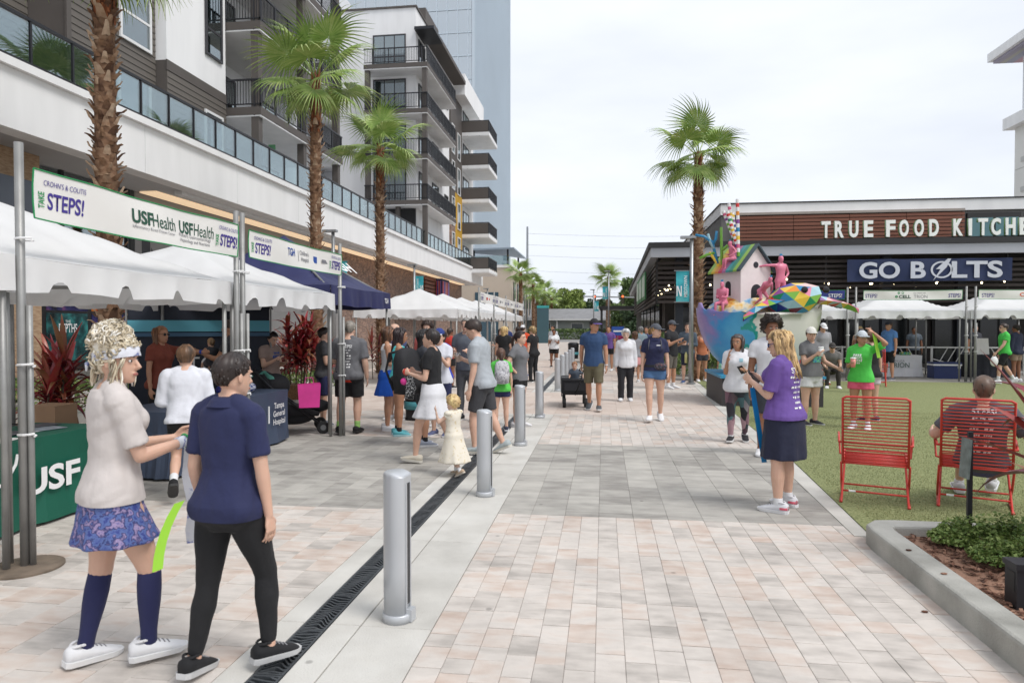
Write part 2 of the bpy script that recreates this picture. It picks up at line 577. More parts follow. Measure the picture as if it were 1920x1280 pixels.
def grate_mesh():
    mb = MB(); L = 0.5; w = 0.0775
    for sx in (-1, 1):
        mb.bb(sx * w - sx * 0.002, sx * w - sx * 0.014, 0, L - .004, -.03, -.001)
    for yy in (0.006, L - 0.012):
        mb.bb(-w + .01, w - .01, yy - .005, yy + .006, -.03, -.0015)
    k = 15
    for i in range(k):
        yc = 0.02 + (L - 0.04) * i / (k - 1)
        ph = i / (k - 1)
        amp = 0.030 * math.sin(2 * math.pi * ph * 1.0) + 0.012
        pl = []
        for j in range(9):
            u = -1 + 2 * j / 8
            yy = yc + amp * math.cos(u * math.pi * 0.9) * (0.6 + 0.4 * math.cos(u * 2)) + 0.012 * u
            pl.append((u * (w - 0.012), min(max(yy, 0.008), L - 0.012)))
        t = 0.0065
        for j in range(8):
            (xa, ya), (xb, yb) = pl[j], pl[j + 1]
            mb.add([(xa, ya - t, -.02), (xb, yb - t, -.02), (xb, yb + t, -.02), (xa, ya + t, -.02), (xa, ya - t, -.003), (xb, yb - t, -.003), (xb, yb + t, -.003), (xa, ya + t, -.003)],
                   [(4, 5, 6, 7), (0, 1, 5, 4), (2, 3, 7, 6)])
    return mb.mesh('drain_grate')
gm = grate_mesh(); gm.materials.append(m_iron)
for y0, y1 in ((0.6, 13.2), (17.6, 31)):
    b = conc_band(y0, y1)
    y = y0 + .02
    while y < y1 - .4:
        o = link('drain_grate', gm, None, b, (-1.6225, y, 0))
        if int(y * 2) % 2: o.scale = (-1, 1, 1)
        y += 0.5

# pale edging band between pavers and turf, and the turf sheet
def strip(poly, z0, z1, name, m, parent=None):
    return MB().prism(poly, z0, z1).build(name, m, parent)
edge = strip([(2.02, 5.82), (2.16, 9), (2.36, 15), (2.62, 20.9), (2.86, 20.9), (2.60, 15), (2.39, 9), (2.25, 5.82)][::1], -.05, .006, 'edging_band', m_conc); struct(edge)
turf = strip([(2.14, 5.7), (2.37, 9), (2.58, 15), (2.84, 20.9), (2.84, 22.2), (30, 22.2), (30, 5.7)][::1], -.05, .016, 'artificial_turf', m_turf); struct(turf)
patio = struct(MB().bb(2.2, 40, 22.2, 34.1, -.05, .02).build('patio_floor', mat('patio_concrete', S(150, 146, 140), 0.85, 0.12, 1.2)))

# planter kerb
def sweep_kerb(path, w, z0, z1, name, m, parent=None):
    """rounded kerb swept along a plan path (left-hand offset is the inside)"""
    pts = [Vector((x, y, 0)) for x, y in path]
    prof = [(-w / 2, z0), (-w / 2, z1 - .02), (-w / 2 + .006, z1 - .006), (-w / 2 + .02, z1), (w / 2 - .02, z1), (w / 2 - .006, z1 - .006), (w / 2, z1 - .02), (w / 2, z0)]
    rings = []
    for i, p in enumerate(pts):
        a = (pts[i] - pts[i - 1]).normalized() if i else (pts[1] - pts[0]).normalized()
        b = (pts[i + 1] - pts[i]).normalized() if i < len(pts) - 1 else a
        t = (a + b).normalized()
        n = Vector((t.y, -t.x, 0)) / max(0.4, t.dot(a))
        rings.append([p + n * u + Vector((0, 0, z)) for u, z in prof])
    return MB().rings(rings).build(name, m, parent)
planter = thing('planter', 'low concrete kerbed planting bed with bark mulch beside the paved walk', 'planter', (2.1, 5.7, 0))
def sub(o, p):
    o.parent = p
    o.matrix_parent_inverse = Matrix.Translation(p.location).inverted() if p.rotation_euler.z == 0 else p.matrix_basis.inverted()
    return o
kb = sweep_kerb([(2.12, -1.5), (2.12, 5.50), (2.135, 5.62), (2.20, 5.70), (2.32, 5.715), (9, 5.715)], 0.18, -.04, .155, 'kerb', m_curb)
sub(kb, planter)
m_mulch = ramp_mat('bark_mulch', [(0.25, S(70, 44, 34)), (0.5, S(122, 84, 66)), (0.78, S(170, 132, 110))], scale=9, rough=0.95, bump=0.6, coord='World', rand=0.6)
soil = MB()
nx, ny = 40, 44
for i in range(nx + 1):
    for j in range(ny + 1):
        x = 2.2 + 4.2 * i / nx; y = 0.5 + 5.14 * j / ny
        soil.v.append((x, y, 0.085 + 0.025 * math.sin(x * 3.1 + y * 1.7) * math.sin(y * 2.3)))
for i in range(nx):
    for j in range(ny):
        a = i * (ny + 1) + j
        soil.f.append((a, a + ny + 1, a + ny + 2, a + 1))
sub(soil.build('soil', m_mulch, smooth=True), planter)
chips = MB()
for k in range(5200):
    x = rnd.uniform(2.22, 4.6); y = rnd.uniform(2.2, 5.62)
    z = 0.092 + 0.025 * math.sin(x * 3.1 + y * 1.7) * math.sin(y * 2.3) + rnd.uniform(0, .014)
    l, w, t = rnd.uniform(.012, .034), rnd.uniform(.007, .016), rnd.uniform(.003, .006)
    mm = Matrix.Rotation(rnd.uniform(0, 6.3), 3, 'Z') @ Matrix.Rotation(rnd.uniform(-.4, .4), 3, 'X') @ Matrix.Rotation(rnd.uniform(-.35, .35), 3, 'Y')
    vs = [mm @ Vector(p) for p in ((-l, -w * .6, 0), (l * .8, -w, 0), (l, w * .5, 0), (-l * .7, w, 0), (-l * .8, -w * .4, t), (l * .7, -w * .7, t), (l * .8, w * .4, t), (-l * .6, w * .7, t))]
    chips.add([p + Vector((x, y, z)) for p in vs], [(4, 5, 6, 7), (0, 1, 5, 4), (1, 2, 6, 5), (2, 3, 7, 6), (3, 0, 4, 7)])
oc = chips.build('bark_chips', m_mulch); oc['kind'] = 'stuff'; sub(oc, planter)
for (x, y) in ((2.11, 4.55), (1.9, 4.32), (2.14, 3.4), (2.09, 5.0)):
    a = MB().ell((0, 0, .006), (.022, .012, .006), 7, 4).build('bark_chip', m_mulch, None, loc=(x, y, .155 if x > 2.02 else 0.0))
    sub(a, planter)
# ============================================================ left-hand buildings
def part(root, name, mb, m, parent=None, smooth=False, label=None):
    L = root.location
    mb.v = [(x - L[0], y - L[1], z - L[2]) for x, y, z in mb.v]
    o = mb.build(name, m, parent or root, smooth)
    if label: o['label'] = label
    return o
m_white = mat('white_stucco', S(238, 238, 238, .92), 0.85, 0.045, 1.6, 0.12, 40, stretch=(1, 1, .18))
m_white2 = mat('cool_white_panel', S(232, 234, 238, .9), 0.8, 0.03, 0.5, 0.1, 40)
m_siding = mat('brown_grey_siding', S(104, 98, 92), 0.7, 0.06, 2.0, 0.15, 60, stretch=(1, .15, 2))
m_brown = mat('dark_taupe_panel', S(92, 86, 82), 0.7, 0.06, 1.0)
m_dkmetal = mat('dark_metal', S(46, 47, 52), 0.45, 0.08, 6, metal=0.3)
m_frame = mat('dark_window_frame', S(62, 62, 66), 0.5, 0.05, 4)
m_wframe = mat('white_window_frame', S(236, 236, 236), 0.5, 0.02, 4)
m_glass = glass_mat('window_glass', (0.42, 0.52, 0.52), 0.25)
m_rail_glass = glass_mat('railing_glass', (0.72, 0.80, 0.80), 0.16)
m_curtain = mat('pale_blind', S(206, 212, 212), 0.9, 0.05, 1.5)
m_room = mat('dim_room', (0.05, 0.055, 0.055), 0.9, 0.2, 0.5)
m_soffit = mat('soffit', S(206, 206, 208), 0.85, 0.04, 1)
m_tanbrick = ramp_mat('tan_brick', [(0.2, S(150, 118, 92)), (0.5, S(186, 156, 126)), (0.8, S(206, 180, 150))], scale=7, rough=0.9, stretch=(1, 1, 4))
m_wood = mat('brown_wood_slat', S(134, 82, 62), 0.6, 0.16, 3, 0.2, 30, stretch=(.4, 6, 6))

def brick_mat(name, cols, mortar, bw=0.23, bh=0.075, axis='X'):
    m = bpy.data.materials.new(name); m.use_nodes = True
    t = m.node_tree; b = t.nodes['Principled BSDF']; b.inputs['Roughness'].default_value = 0.9
    gp = t.nodes.new('ShaderNodeNewGeometry'); sx = t.nodes.new('ShaderNodeSeparateXYZ'); cx = t.nodes.new('ShaderNodeCombineXYZ')
    t.links.new(gp.outputs['Position'], sx.inputs[0])
    t.links.new(sx.outputs['Y' if axis == 'X' else 'X'], cx.inputs[0]); t.links.new(sx.outputs['Z'], cx.inputs[1])
    br = t.nodes.new('ShaderNodeTexBrick')
    br.inputs['Scale'].default_value = 1.0; br.inputs['Brick Width'].default_value = bw; br.inputs['Row Height'].default_value = bh
    br.inputs['Mortar Size'].default_value = 0.009
    br.inputs['Color1'].default_value = (*cols[0], 1); br.inputs['Color2'].default_value = (*cols[1], 1); br.inputs['Mortar'].default_value = (*mortar, 1)
    t.links.new(cx.outputs[0], br.inputs['Vector'])
    nz = t.nodes.new('ShaderNodeTexNoise'); nz.inputs['Scale'].default_value = 3.0; t.links.new(cx.outputs[0], nz.inputs['Vector'])
    mx = t.nodes.new('ShaderNodeMixRGB'); mx.blend_type = 'OVERLAY'; mx.inputs[0].default_value = 0.6
    t.links.new(br.outputs['Color'], mx.inputs[1]); t.links.new(nz.outputs[0], mx.inputs[2])
    t.links.new(mx.outputs[0], b.inputs['Base Color'])
    MATS[name] = m
    return m
m_brick = brick_mat('mixed_brown_brick', (S(160, 124, 106), S(104, 78, 68)), S(172, 160, 150))

apt = thing('apartment_block', 'long white and taupe apartment block above shops with a glass railed terrace', 'building', (-14, 30, 0))
# podium fascia in panels
y = 3.0; yi = 0
while y < 67.9:
    l = min(4.6, 68 - y)
    part(apt, 'fascia_panel', MB().bb(-12.6, -12.1, y + .006, y + l - .006, 5.78, 7.02), m_white)
    y += l
part(apt, 'coping', MB().bb(-12.66, -11.98, 3, 68.05, 7.025, 7.2), m_white)
part(apt, 'rail_kerb', MB().bb(-12.3, -12.03, 3, 68.0, 7.2, 7.27), m_dkmetal)
part(apt, 'terrace_deck', MB().bb(-30, -12.62, 3, 68, 6.85, 7.0), m_soffit)
part(apt, 'soffit', MB().bb(-30, -12.605, 3, 68, 5.84, 5.95), m_soffit)
# glowing band stands in for the warm light on the soffit
m_soffit_glow = mat('warm_soffit_glow', (1.0, 0.74, 0.48), 0.5, 0, emit=.4)
part(apt, 'soffit_lip', MB().bb(-12.95, -12.7, 19.3, 66, 5.70, 5.83), m_white)  # lip added to hide the glowing band
part(apt, 'soffit_glow', MB().bb(-14.1, -13.55, 19.3, 66, 5.79, 5.832), m_soffit_glow)
# shop wall sections
part(apt, 'shop_wall', MB().bb(-14.6, -14.2, 19.2, 35.7, 0, 5.83), mat('grey_mural_wall', S(150, 149, 148), 0.85, 0.08, 0.6))
part(apt, 'brick_wall', MB().bb(-14.6, -14.2, 35.72, 56, 0, 5.83), m_brick)
part(apt, 'end_wall', MB().bb(-14.6, -14.2, 56.02, 67.6, 0, 5.83), m_brick)
part(apt, 'tan_brick_pier', MB().bb(-14.6, -13.6, 3, 15.0, 0, 5.83), m_tanbrick)
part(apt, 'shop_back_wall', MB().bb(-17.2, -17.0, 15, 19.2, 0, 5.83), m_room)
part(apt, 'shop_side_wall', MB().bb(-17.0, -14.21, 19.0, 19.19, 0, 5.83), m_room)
for i, y in enumerate((15.1, 16.4, 17.75, 18.9)):
    part(apt, 'shop_mullion', MB().bb(-14.3, -14.2, y - .05, y + .05, 0, 5.83), m_dkmetal)
for z in (2.9, 3.6, 4.5):
    part(apt, 'shop_transom', MB().bb(-14.29, -14.21, 15, 19.0, z - .05, z + .05), m_dkmetal)
for i, y in enumerate((15.1, 16.4, 17.75)):
    part(apt, 'shop_pane', MB().bb(-14.26, -14.25, y + .06, y + (1.2, 1.25, 1.05)[i], .1, 5.8), m_glass)
part(apt, 'entrance_canopy', MB().bb(-13.4, -12.7, 9.5, 13.9, 4.25, 4.95), mat('slate_metal_panel', S(78, 84, 94), .5, .05, 2))
part(apt, 'entrance_canopy', MB().bb(-13.4, -12.7, 13.92, 15.1, 4.25, 4.95), MATS['slate_metal_panel'])
dl = part(apt, 'downlight', MB().cyl((-13.3, 17.0), .09, 5.80, 5.838, 14), mat('lit_downlight', (1, .75, .45), .5, 0, emit=3))
# dark painted mural shapes on the grey wall
m_mural = mat('mural_paint', S(74, 76, 80), 0.85, 0.08, 2)
mur = MB()
def mpoly(pts, e=0.004):
    k = len(pts)
    mur.add([(-14.2 + e, a, b) for a, b in pts], [tuple(range(k))])
rs = random.Random(4)
yy = 19.5
while yy < 35.0:
    kind = rs.randint(0, 3); w = rs.uniform(1.0, 1.9); h0, h1 = 2.4, 5.3
    if kind == 0: mpoly([(yy, h1), (yy + .5, h1), (yy + w * .62, h0), (yy + w * .4, h0)]); mpoly([(yy + w * .66, h0), (yy + w * .8, h0), (yy + w, h1), (yy + w - .4, h1)])
    elif kind == 1: mpoly([(yy, h0), (yy + .4, h0), (yy + .4, h1), (yy, h1)]); mpoly([(yy + .45, h0 + 1.2), (yy + w, h0), (yy + w, h0 + .6), (yy + .45, h0 + 1.8)]); mpoly([(yy + .45, h1 - .5), (yy + w, h1 - .2), (yy + w, h1), (yy + .45, h1)])
    elif kind == 2: mpoly([(yy, h0), (yy + w, h1 - .4), (yy + w, h1), (yy + w - .4, h1), (yy, h0 + .5)])
    else: mpoly([(yy, h0), (yy + w * .5, h0), (yy + w * .3, h1), (yy, h1)]); mpoly([(yy + w * .55, h0), (yy + w, h0), (yy + w, h0 + 1.1)])
    yy += w + .25
part(apt, 'mural', mur, m_mural)
# poster screens beside the shop entrance
m_teal_poster = ramp_mat('teal_poster', [(0.3, (0.002, 0.01, 0.012)), (0.5, (0.01, 0.06, 0.065)), (0.72, (0.04, 0.25, 0.24)), (0.85, (0.2, 0.12, 0.05))], scale=3.2, rough=0.25)
m_night_poster = ramp_mat('night_poster', [(0.35, (0.004, 0.003, 0.02)), (0.55, (0.02, 0.02, 0.10)), (0.75, (0.16, 0.05, 0.14))], scale=4, rough=0.25)
m_fire_poster = ramp_mat('fire_poster', [(0.3, (0.02, 0.02, 0.09)), (0.48, (0.2, 0.02, 0.02)), (0.6, (0.5, 0.16, 0.02)), (0.75, (0.06, 0.1, 0.22))], scale=3.5, rough=0.25)
m_txtw = mat('white_print', S(240, 240, 240, .9), 0.6, 0)
pb = part(apt, 'poster_board', MB().bb(-14.18, -14.02, 15.45, 18.7, .55, 3.7), mat('poster_cabinet', (0.012, 0.012, 0.014), .3, 0))
for (ya, yb, za, zb, m) in ((15.6, 17.0, .75, 2.05, m_teal_poster), (15.6, 17.0, 2.12, 3.5, m_night_poster), (17.15, 18.55, .75, 2.05, m_night_poster), (17.15, 18.55, 2.12, 3.5, m_fire_poster)):
    part(apt, 'poster', MB().bb(-14.02, -14.012, ya, yb, za, zb), m, pb)
text('poster_lettering', 'THE', m_txtw, pb, (.0, 0, 0), (R(90), 0, R(90)), .1).location = (-14.006 + 14, 16.3 - 30, 1.83)
text('poster_lettering', 'DEPTHS', m_txtw, pb, (0, 0, 0), (R(90), 0, R(90)), width=.62, height=.24, bold=.01).location = (-14.006 + 14, 16.3 - 30, 1.66)
# wood slats, neon arch sign and hanging lamps at the far shop
for i in range(9):
    part(apt, 'wood_slat', MB().bb(-14.2, -13.9, 52.3, 55.6, 3.0 + i * .3, 3.22 + i * .3), m_wood)
sgn = part(apt, 'shop_sign', MB().bb(-13.9, -13.4, 55.8, 58.6, 3.6, 6.0 - .3), mat('sign_navy', S(40, 44, 96), .4, 0))
for i, c in enumerate((S(226, 96, 120), S(120, 110, 200), S(236, 150, 150), S(214, 80, 96), S(150, 130, 210))):
    part(apt, 'sign_bar', MB().bb(-13.395, -13.36, 56.0 + i * .5, 56.38 + i * .5, 4.0, 5.5), mat('sign_bar%d' % i, c, .4, 0), sgn)
    part(apt, 'sign_bar', MB().bb(-13.88 + i * .09, -13.83 + i * .09, 55.77, 55.795, 4.0, 5.5), MATS['sign_bar%d' % i], sgn)
part(apt, 'shop_awning', MB().bb(-14.2, -12.9, 45, 56, 2.75, 3.0), m_dkmetal)
# glazed terrace railing
posts = [12.05]
while posts[-1] < 66: posts.append(posts[-1] + 1.17)
posts = [8.54, 9.71, 10.88] + posts
pm_ = MB().bb(-.03, .03, -.025, .025, 0, .95).mesh('rail_post'); pm_.materials.append(m_dkmetal)
gm_ = MB().bb(-.006, .006, .05, 1.12, .05, .9).mesh('glass_panel'); gm_.materials.append(m_rail_glass)
for y in posts:
    link('rail_post', pm_, None, apt, (-12.16 + 14, y - 30, 7.27))
    link('glass_panel', gm_, None, apt, (-12.16 + 14, y - 30, 7.27))
part(apt, 'handrail', MB().bb(-12.20, -12.12, 8.5, 67.3, 8.2, 8.26), m_dkmetal)

# upper walls
def boards(x, y0, y1, z0, z1, m=m_siding, h=0.2, facing=1):
    me = MB().add([(0, y0, 0), (0, y1, 0), (.028, y1, 0), (.028, y0, 0), (0, y0, h), (0, y1, h), (.006, y1, h), (.006, y0, h)],
                  [(3, 2, 1, 0), (4, 5, 6, 7), (0, 1, 5, 4), (2, 3, 7, 6), (1, 2, 6, 5), (3, 0, 4, 7)]).mesh('siding_board')
    me.materials.append(m)
    z = z0
    while z < z1 - .05:
        link('siding_board', me, None, apt, (x + 14, -30, z)); z += h
def box_part(name, x0, x1, y0, y1, z0, z1, m, label=None):
    return part(apt, name, MB().bb(x0, x1, y0, y1, z0, z1), m, label=label)
box_part('wall', -20, -16.0, 2, 17.3, 7.0, 26, m_brown)
boards(-16.0, 2, 17.3, 7.0, 16.2)
box_part('wall', -20, -14.8, 17.32, 21.1, 7.0, 26, m_brown)
boards(-14.8, 17.32, 21.1, 7.0, 16.2)
box_part('wall', -20, -14.4, 21.12, 24.7, 10.55, 26, m_white)
box_part('wall', -20, -14.4, 21.12, 24.7, 7.0, 10.54, m_brown)
boards(-14.4, 21.12, 24.7, 7.0, 10.2)
box_part('trim_band', -14.42, -14.37, 21.1, 24.7, 10.22, 10.56, m_brown)
box_part('corner_trim', -14.83, -14.76, 17.28, 17.45, 7, 16.2, m_brown)
# face of the white bay that looks at the camera already comes with its box; recessed core behind the balconies
box_part('wall', -24, -16.2, 24.72, 34.2, 7.0, 26, m_white2)
box_part('wall', -26, -20.4, 34.22, 50, 7.0, 26, m_white2)
box_part('wall', -20.39, -19.02, 48, 50, 7.0, 26, m_white2)
def win_x(x, y0, y1, z0, z1, fm, n=2, mid=None, root=apt, back=m_curtain):
    """window on a wall facing +X"""
    t = .09
    mb = MB()
    mb.bb(x, x + .06, y0 - t, y1 + t, z1, z1 + t).bb(x, x + .06, y0 - t, y1 + t, z0 - t, z0).bb(x, x + .06, y0 - t, y0, z0, z1).bb(x, x + .06, y1, y1 + t, z0, z1)
    for i in range(1, n):
        yy = y0 + (y1 - y0) * i / n
        mb.bb(x, x + .05, yy - .03, yy + .03, z0, z1)
    if mid: mb.bb(x, x + .048, y0, y1, mid - .04, mid + .04)
    w = part(root, 'window', mb, fm)
    part(root, 'pane', MB().bb(x + .024, x + .03, y0, y1, z0, z1), m_glass, w)
    part(root, 'window_backing', MB().bb(x + .004, x + .01, y0, y1, z0, z1), back, w)
    return w
def win_y(y, x0, x1, z0, z1, fm, n=2, mid=None, root=apt, back=m_curtain):
    """window on a wall facing -Y"""
    t = .09
    mb = MB()
    mb.bb(x0 - t, x1 + t, y - .06, y, z1, z1 + t).bb(x0 - t, x1 + t, y - .06, y, z0 - t, z0).bb(x0 - t, x0, y - .06, y, z0, z1).bb(x1, x1 + t, y - .06, y, z0, z1)
    for i in range(1, n):
        xx = x0 + (x1 - x0) * i / n
        mb.bb(xx - .03, xx + .03, y - .05, y, z0, z1)
    if mid: mb.bb(x0, x1, y - .048, y, mid - .04, mid + .04)
    w = part(root, 'window', mb, fm)
    part(root, 'pane', MB().bb(x0, x1, y - .03, y - .024, z0, z1), m_glass, w)
    part(root, 'window_backing', MB().bb(x0, x1, y - .01, y - .004, z0, z1), back, w)
    return w
win_x(-14.77, 19.45, 20.75, 10.7, 13.1, m_wframe, 1, 11.5)
win_x(-14.77, 19.35, 20.7, 7.2, 9.55, m_wframe, 1)
win_x(-14.37, 23.4, 24.3, 11.7, 14.0, m_frame, 1, 12.6)
win_x(-14.37, 23.3, 24.3, 7.2, 9.5, m_wframe, 1)
win_x(-15.97, 13.6, 15.4, 7.2, 9.6, m_frame, 2)
# balconies stacked beside the white bay
def balcony(root, x0, x1, y0, y1, zf, sides='xy', solid=False, slab=m_brown, under=m_white, posts=()):
    """slab with bar railing; outer faces at x1 (street) and y0 (towards the camera)"""
    part(root, 'balcony_slab', MB().bb(x0, x1, y0, y1, zf - .30, zf), slab)
    part(root, 'balcony_soffit', MB().bb(x0 + .02, x1 - .02, y0 + .02, y1 - .02, zf - .36, zf - .303), under)
    rail = MB()
    rail.bb(x1 - .07, x1 - .01, y0, y1, zf + 1.02, zf + 1.08).bb(x0, x1, y0 + .01, y0 + .07, zf + 1.02, zf + 1.08)
    rail.bb(x1 - .06, x1 - .02, y0 + .02, y1, zf + .1, zf + .14).bb(x0, x1 - .02, y0 + .02, y0 + .06, zf + .1, zf + .14)
    r = part(root, 'balcony_railing', rail, m_dkmetal)
    b = MB()
    k = y0 + .1
    i = 0
    while k < y1:
        t = .03 if i % 10 == 0 else .011
        zb = zf - .32 if i % 10 == 0 else zf + .1
        b.bb(x1 - .04 - t, x1 - .04 + t, k - t, k + t, zb, zf + 1.03); k += .115; i += 1
    k = x0 + .05; i = 0
    while k < x1 - .05:
        t = .03 if i % 10 == 5 else .011
        zb = zf - .32 if i % 10 == 5 else zf + .1
        b.bb(k - t, k + t, y0 + .04 - t, y0 + .04 + t, zb, zf + 1.03); k += .115; i += 1
    part(root, 'baluster_row', b, m_dkmetal, r)
    if solid:
        part(root, 'balcony_panel', MB().bb(x0, x1 - .08, y0 + .005, y0 + .05, zf - .02, zf + 1.0), m_brown)
for zf in (10.1, 13.35, 16.5, 19.6):
    balcony(apt, -16.2, -13.0, 24.75, 33.0, zf)
    balcony(apt, -20.39, -19.05, 44.6, 47.9, zf)
    for ya, yb in ((26.4, 28.4), (30.2, 32.2)):
        win_x(-16.17, ya, yb, zf + .06, zf + 2.25, m_frame, 2, back=m_room if ya == 30.2 else m_curtain)  # dim backing puts the unlit room behind the glass into the colour
for y in (24.95, 28.9, 32.8):
    box_part('balcony_post', -13.42, -13.12, y - .15, y + .15, 7.0, 22.5, m_brown)
win_x(-16.17, 26.4, 28.4, 7.1, 9.3, m_frame, 2); win_x(-16.17, 30.4, 32.4, 7.1, 9.3, m_frame, 2)
ex = box_part('exit_sign', -14.3, -14.0, 27.85, 27.9, 9.25, 9.5, mat('green_exit_sign', S(120, 190, 140), .5, 0))

# the projecting wing
WF = 46.9
box_part('wall', -19.0, -13.1, WF, 68, 7.0, 24.0, m_white)
box_part('roof_edge', -19.1, -13.0, WF - .1, 68.1, 24.0, 24.12, m_brown)
box_part('roof_canopy', -13.0, -11.9, 49.5, 58.5, 22.6, 22.9, m_brown)
box_part('roof_canopy_face', -13.1, -12.0, 58.6, 68.0, 21.8, 23.6, m_white)
box_part('stair_head', -15.0, -13.2, 50, 54, 24.1, 25.4, m_brown)
box_part('window_awning', -13.1, -11.7, 46.5, 49.2, 22.3, 22.5, m_dkmetal)
for i, zf in enumerate((10.35, 13.45, 16.55, 19.65)):
    balcony(apt, -16.4, -11.9, 45.5, 54.6, zf)
    win_y(WF - .005, -16.1, -13.9, zf + .15, zf + 2.45, m_frame, 3, zf + 1.0 if i == 3 else None)
    win_x(-13.08, 47.6, 49.2, zf + .06, zf + 2.3, m_frame, 2)
    win_x(-13.08, 51.4, 53.2, zf + .06, zf + 2.3, m_frame, 2)
    win_x(-13.08, 55.5, 56.6, zf + .3, zf + 2.2, m_frame, 1)
for (px_, py_) in ((-16.2, 45.75), (-12.15, 45.75)):
    box_part('balcony_post', px_ - .16, px_ + .16, py_ - .16, py_ + .16, 7.0, 19.3, m_brown)
box_part('balcony_post', -14.3, -14.0, 45.9, 46.2, 7.0, 10.0, m_brown)
box_part('painted_shade', -18.9, -13.12, 46.7, 46.89, 7.0, 9.95, mat('painted_shade_dark', S(52, 52, 54), .8, .05, 1))  # dark sheet: shade below the lowest balcony put into the colour
# taupe strip, yellow sheathing and tall white windows on the street side of the wing
box_part('taupe_pier', -13.1, -12.96, 57.3, 59.0, 11.5, 22.0, m_brown)
box_part('brick_pier', -13.1, -12.95, 57.3, 59.0, 7.0, 11.48, m_brick)
m_yel = ramp_mat('yellow_sheathing', [(0.3, S(176, 132, 34)), (0.55, S(214, 168, 54)), (0.8, S(196, 158, 84))], scale=4, rough=0.8, stretch=(1, 1, 6))
box_part('sheathing', -13.1, -12.97, 59.05, 62.0, 7.0, 13.5, m_yel)
box_part('taupe_pier', -13.1, -12.97, 59.05, 62.0, 13.52, 21.78, m_brown)
for zf in (7.3, 10.35, 13.45, 16.55):
    win_x(-12.95, 57.7, 58.6, zf + .2, zf + 2.5, m_wframe, 1)
    win_x(-12.96, 60.0, 61.0, zf + .1, zf + 2.3, m_wframe, 1)
for i, zf in enumerate((7.0, 10.2, 13.4, 16.5, 19.5)):
    balcony(apt, -13.1, -10.45, 62.0, 66.9, zf, solid=True, slab=m_white)
    win_x(-13.08, 63.0, 65.5, zf + .06, zf + 2.2, m_frame, 2)

# ------------------------------------------------------------ glass tower far behind
m_curt = glass_mat('tower_glass', (0.35, 0.42, 0.47), 0.55, 0.04)
m_towerfin = mat('pale_blue_fin', S(200, 212, 222), 0.5, 0.04, 0.05, metal=0.1)
m_towerback = mat('tower_core', S(176, 190, 202), 0.7, 0.22, 0.16, stretch=(.4, 1, 1.6))
tw = thing('glass_tower', 'tall pale blue glass office tower with ribbed side rising behind the apartments', 'building', (-30, 120, 0))
part(tw, 'tower_core', MB().bb(-62, -24, 120.5, 168, 0, 90), m_towerback)
part(tw, 'curtain_wall', MB().bb(-62, -23.35, 120.3, 120.36, 14, 90), m_curt)
mu = MB()
k = -62.0
while k < -23.3:
    mu.bb(k - .07, k + .07, 120.12, 120.3, 14, 90); k += 1.9
part(tw, 'mullion', mu, m_towerfin)
mu = MB()
z = 17.0
while z < 90:
    mu.bb(-62, -23.4, 120.16, 120.3, z - .09, z + .09); z += 4.1
part(tw, 'spandrel', mu, m_towerfin)
part(tw, 'ribbed_core', MB().bb(-23.95, -23.4, 120.5, 168, 0, 90), m_towerfin)
k = 120.4
while k < 168:
    part(tw, 'fin', MB().bb(-23.39, -22.9, k - .10, k + .10, 10, 90), m_towerfin); k += 1.15
# ------------------------------------------------------------ beige building at the end of the street
m_beige = mat('beige_panel', S(206, 192, 176), .85, .05, .4)
bg = thing('beige_building', 'low beige building with tall narrow windows and roof terrace past the apartments', 'building', (-14, 85, 0))
part(bg, 'wall', MB().bb(-22, -10.5, 77, 100, 0, 8.4), m_beige)
part(bg, 'roof_edge', MB().bb(-22.1, -10.4, 76.9, 100.1, 8.4, 8.7), m_white)
part(bg, 'glass_front', MB().bb(-14.6, -11.9, 76.93, 76.99, 0, 5.6), mat('blue_shop_glass', S(70, 96, 110), .15, .1, .5))
for i, y in enumerate((79.2, 82.6, 86, 89.4, 92.8, 96.2)):
    w = part(bg, 'window', MB().bb(-10.49, -10.42, y, y + 1.9, 1.4, 6.9), m_frame)
    part(bg, 'pane', MB().bb(-10.42, -10.41, y + .1, y + 1.8, 1.5, 6.8), mat('dim_glass', S(96, 104, 108), .15, .1, .5), w)
part(bg, 'terrace_rail', MB().bb(-18, -10.7, 77.2, 77.24, 8.7, 9.8), m_rail_glass)
part(bg, 'terrace_canopy', MB().add([(-20, 78.5, 10.4), (-10.2, 77.5, 10.6), (-10.2, 90, 10.6), (-20, 90, 12.2), (-20, 78.5, 10.7), (-10.2, 77.5, 10.75), (-10.2, 90, 10.75), (-20, 90, 12.5)],
     [(3, 2, 1, 0), (4, 5, 6, 7), (0, 1, 5, 4), (1, 2, 6, 5), (2, 3, 7, 6), (3, 0, 4, 7)]), mat('canopy_blue_grey', S(150, 164, 178), .5, .05, .5))
for x, y in ((-11, 78.2), (-15, 78.4), (-11, 88)):
    part(bg, 'canopy_post', MB().cyl((x, y), .12, 8.7, 10.6, 8), m_dkmetal)
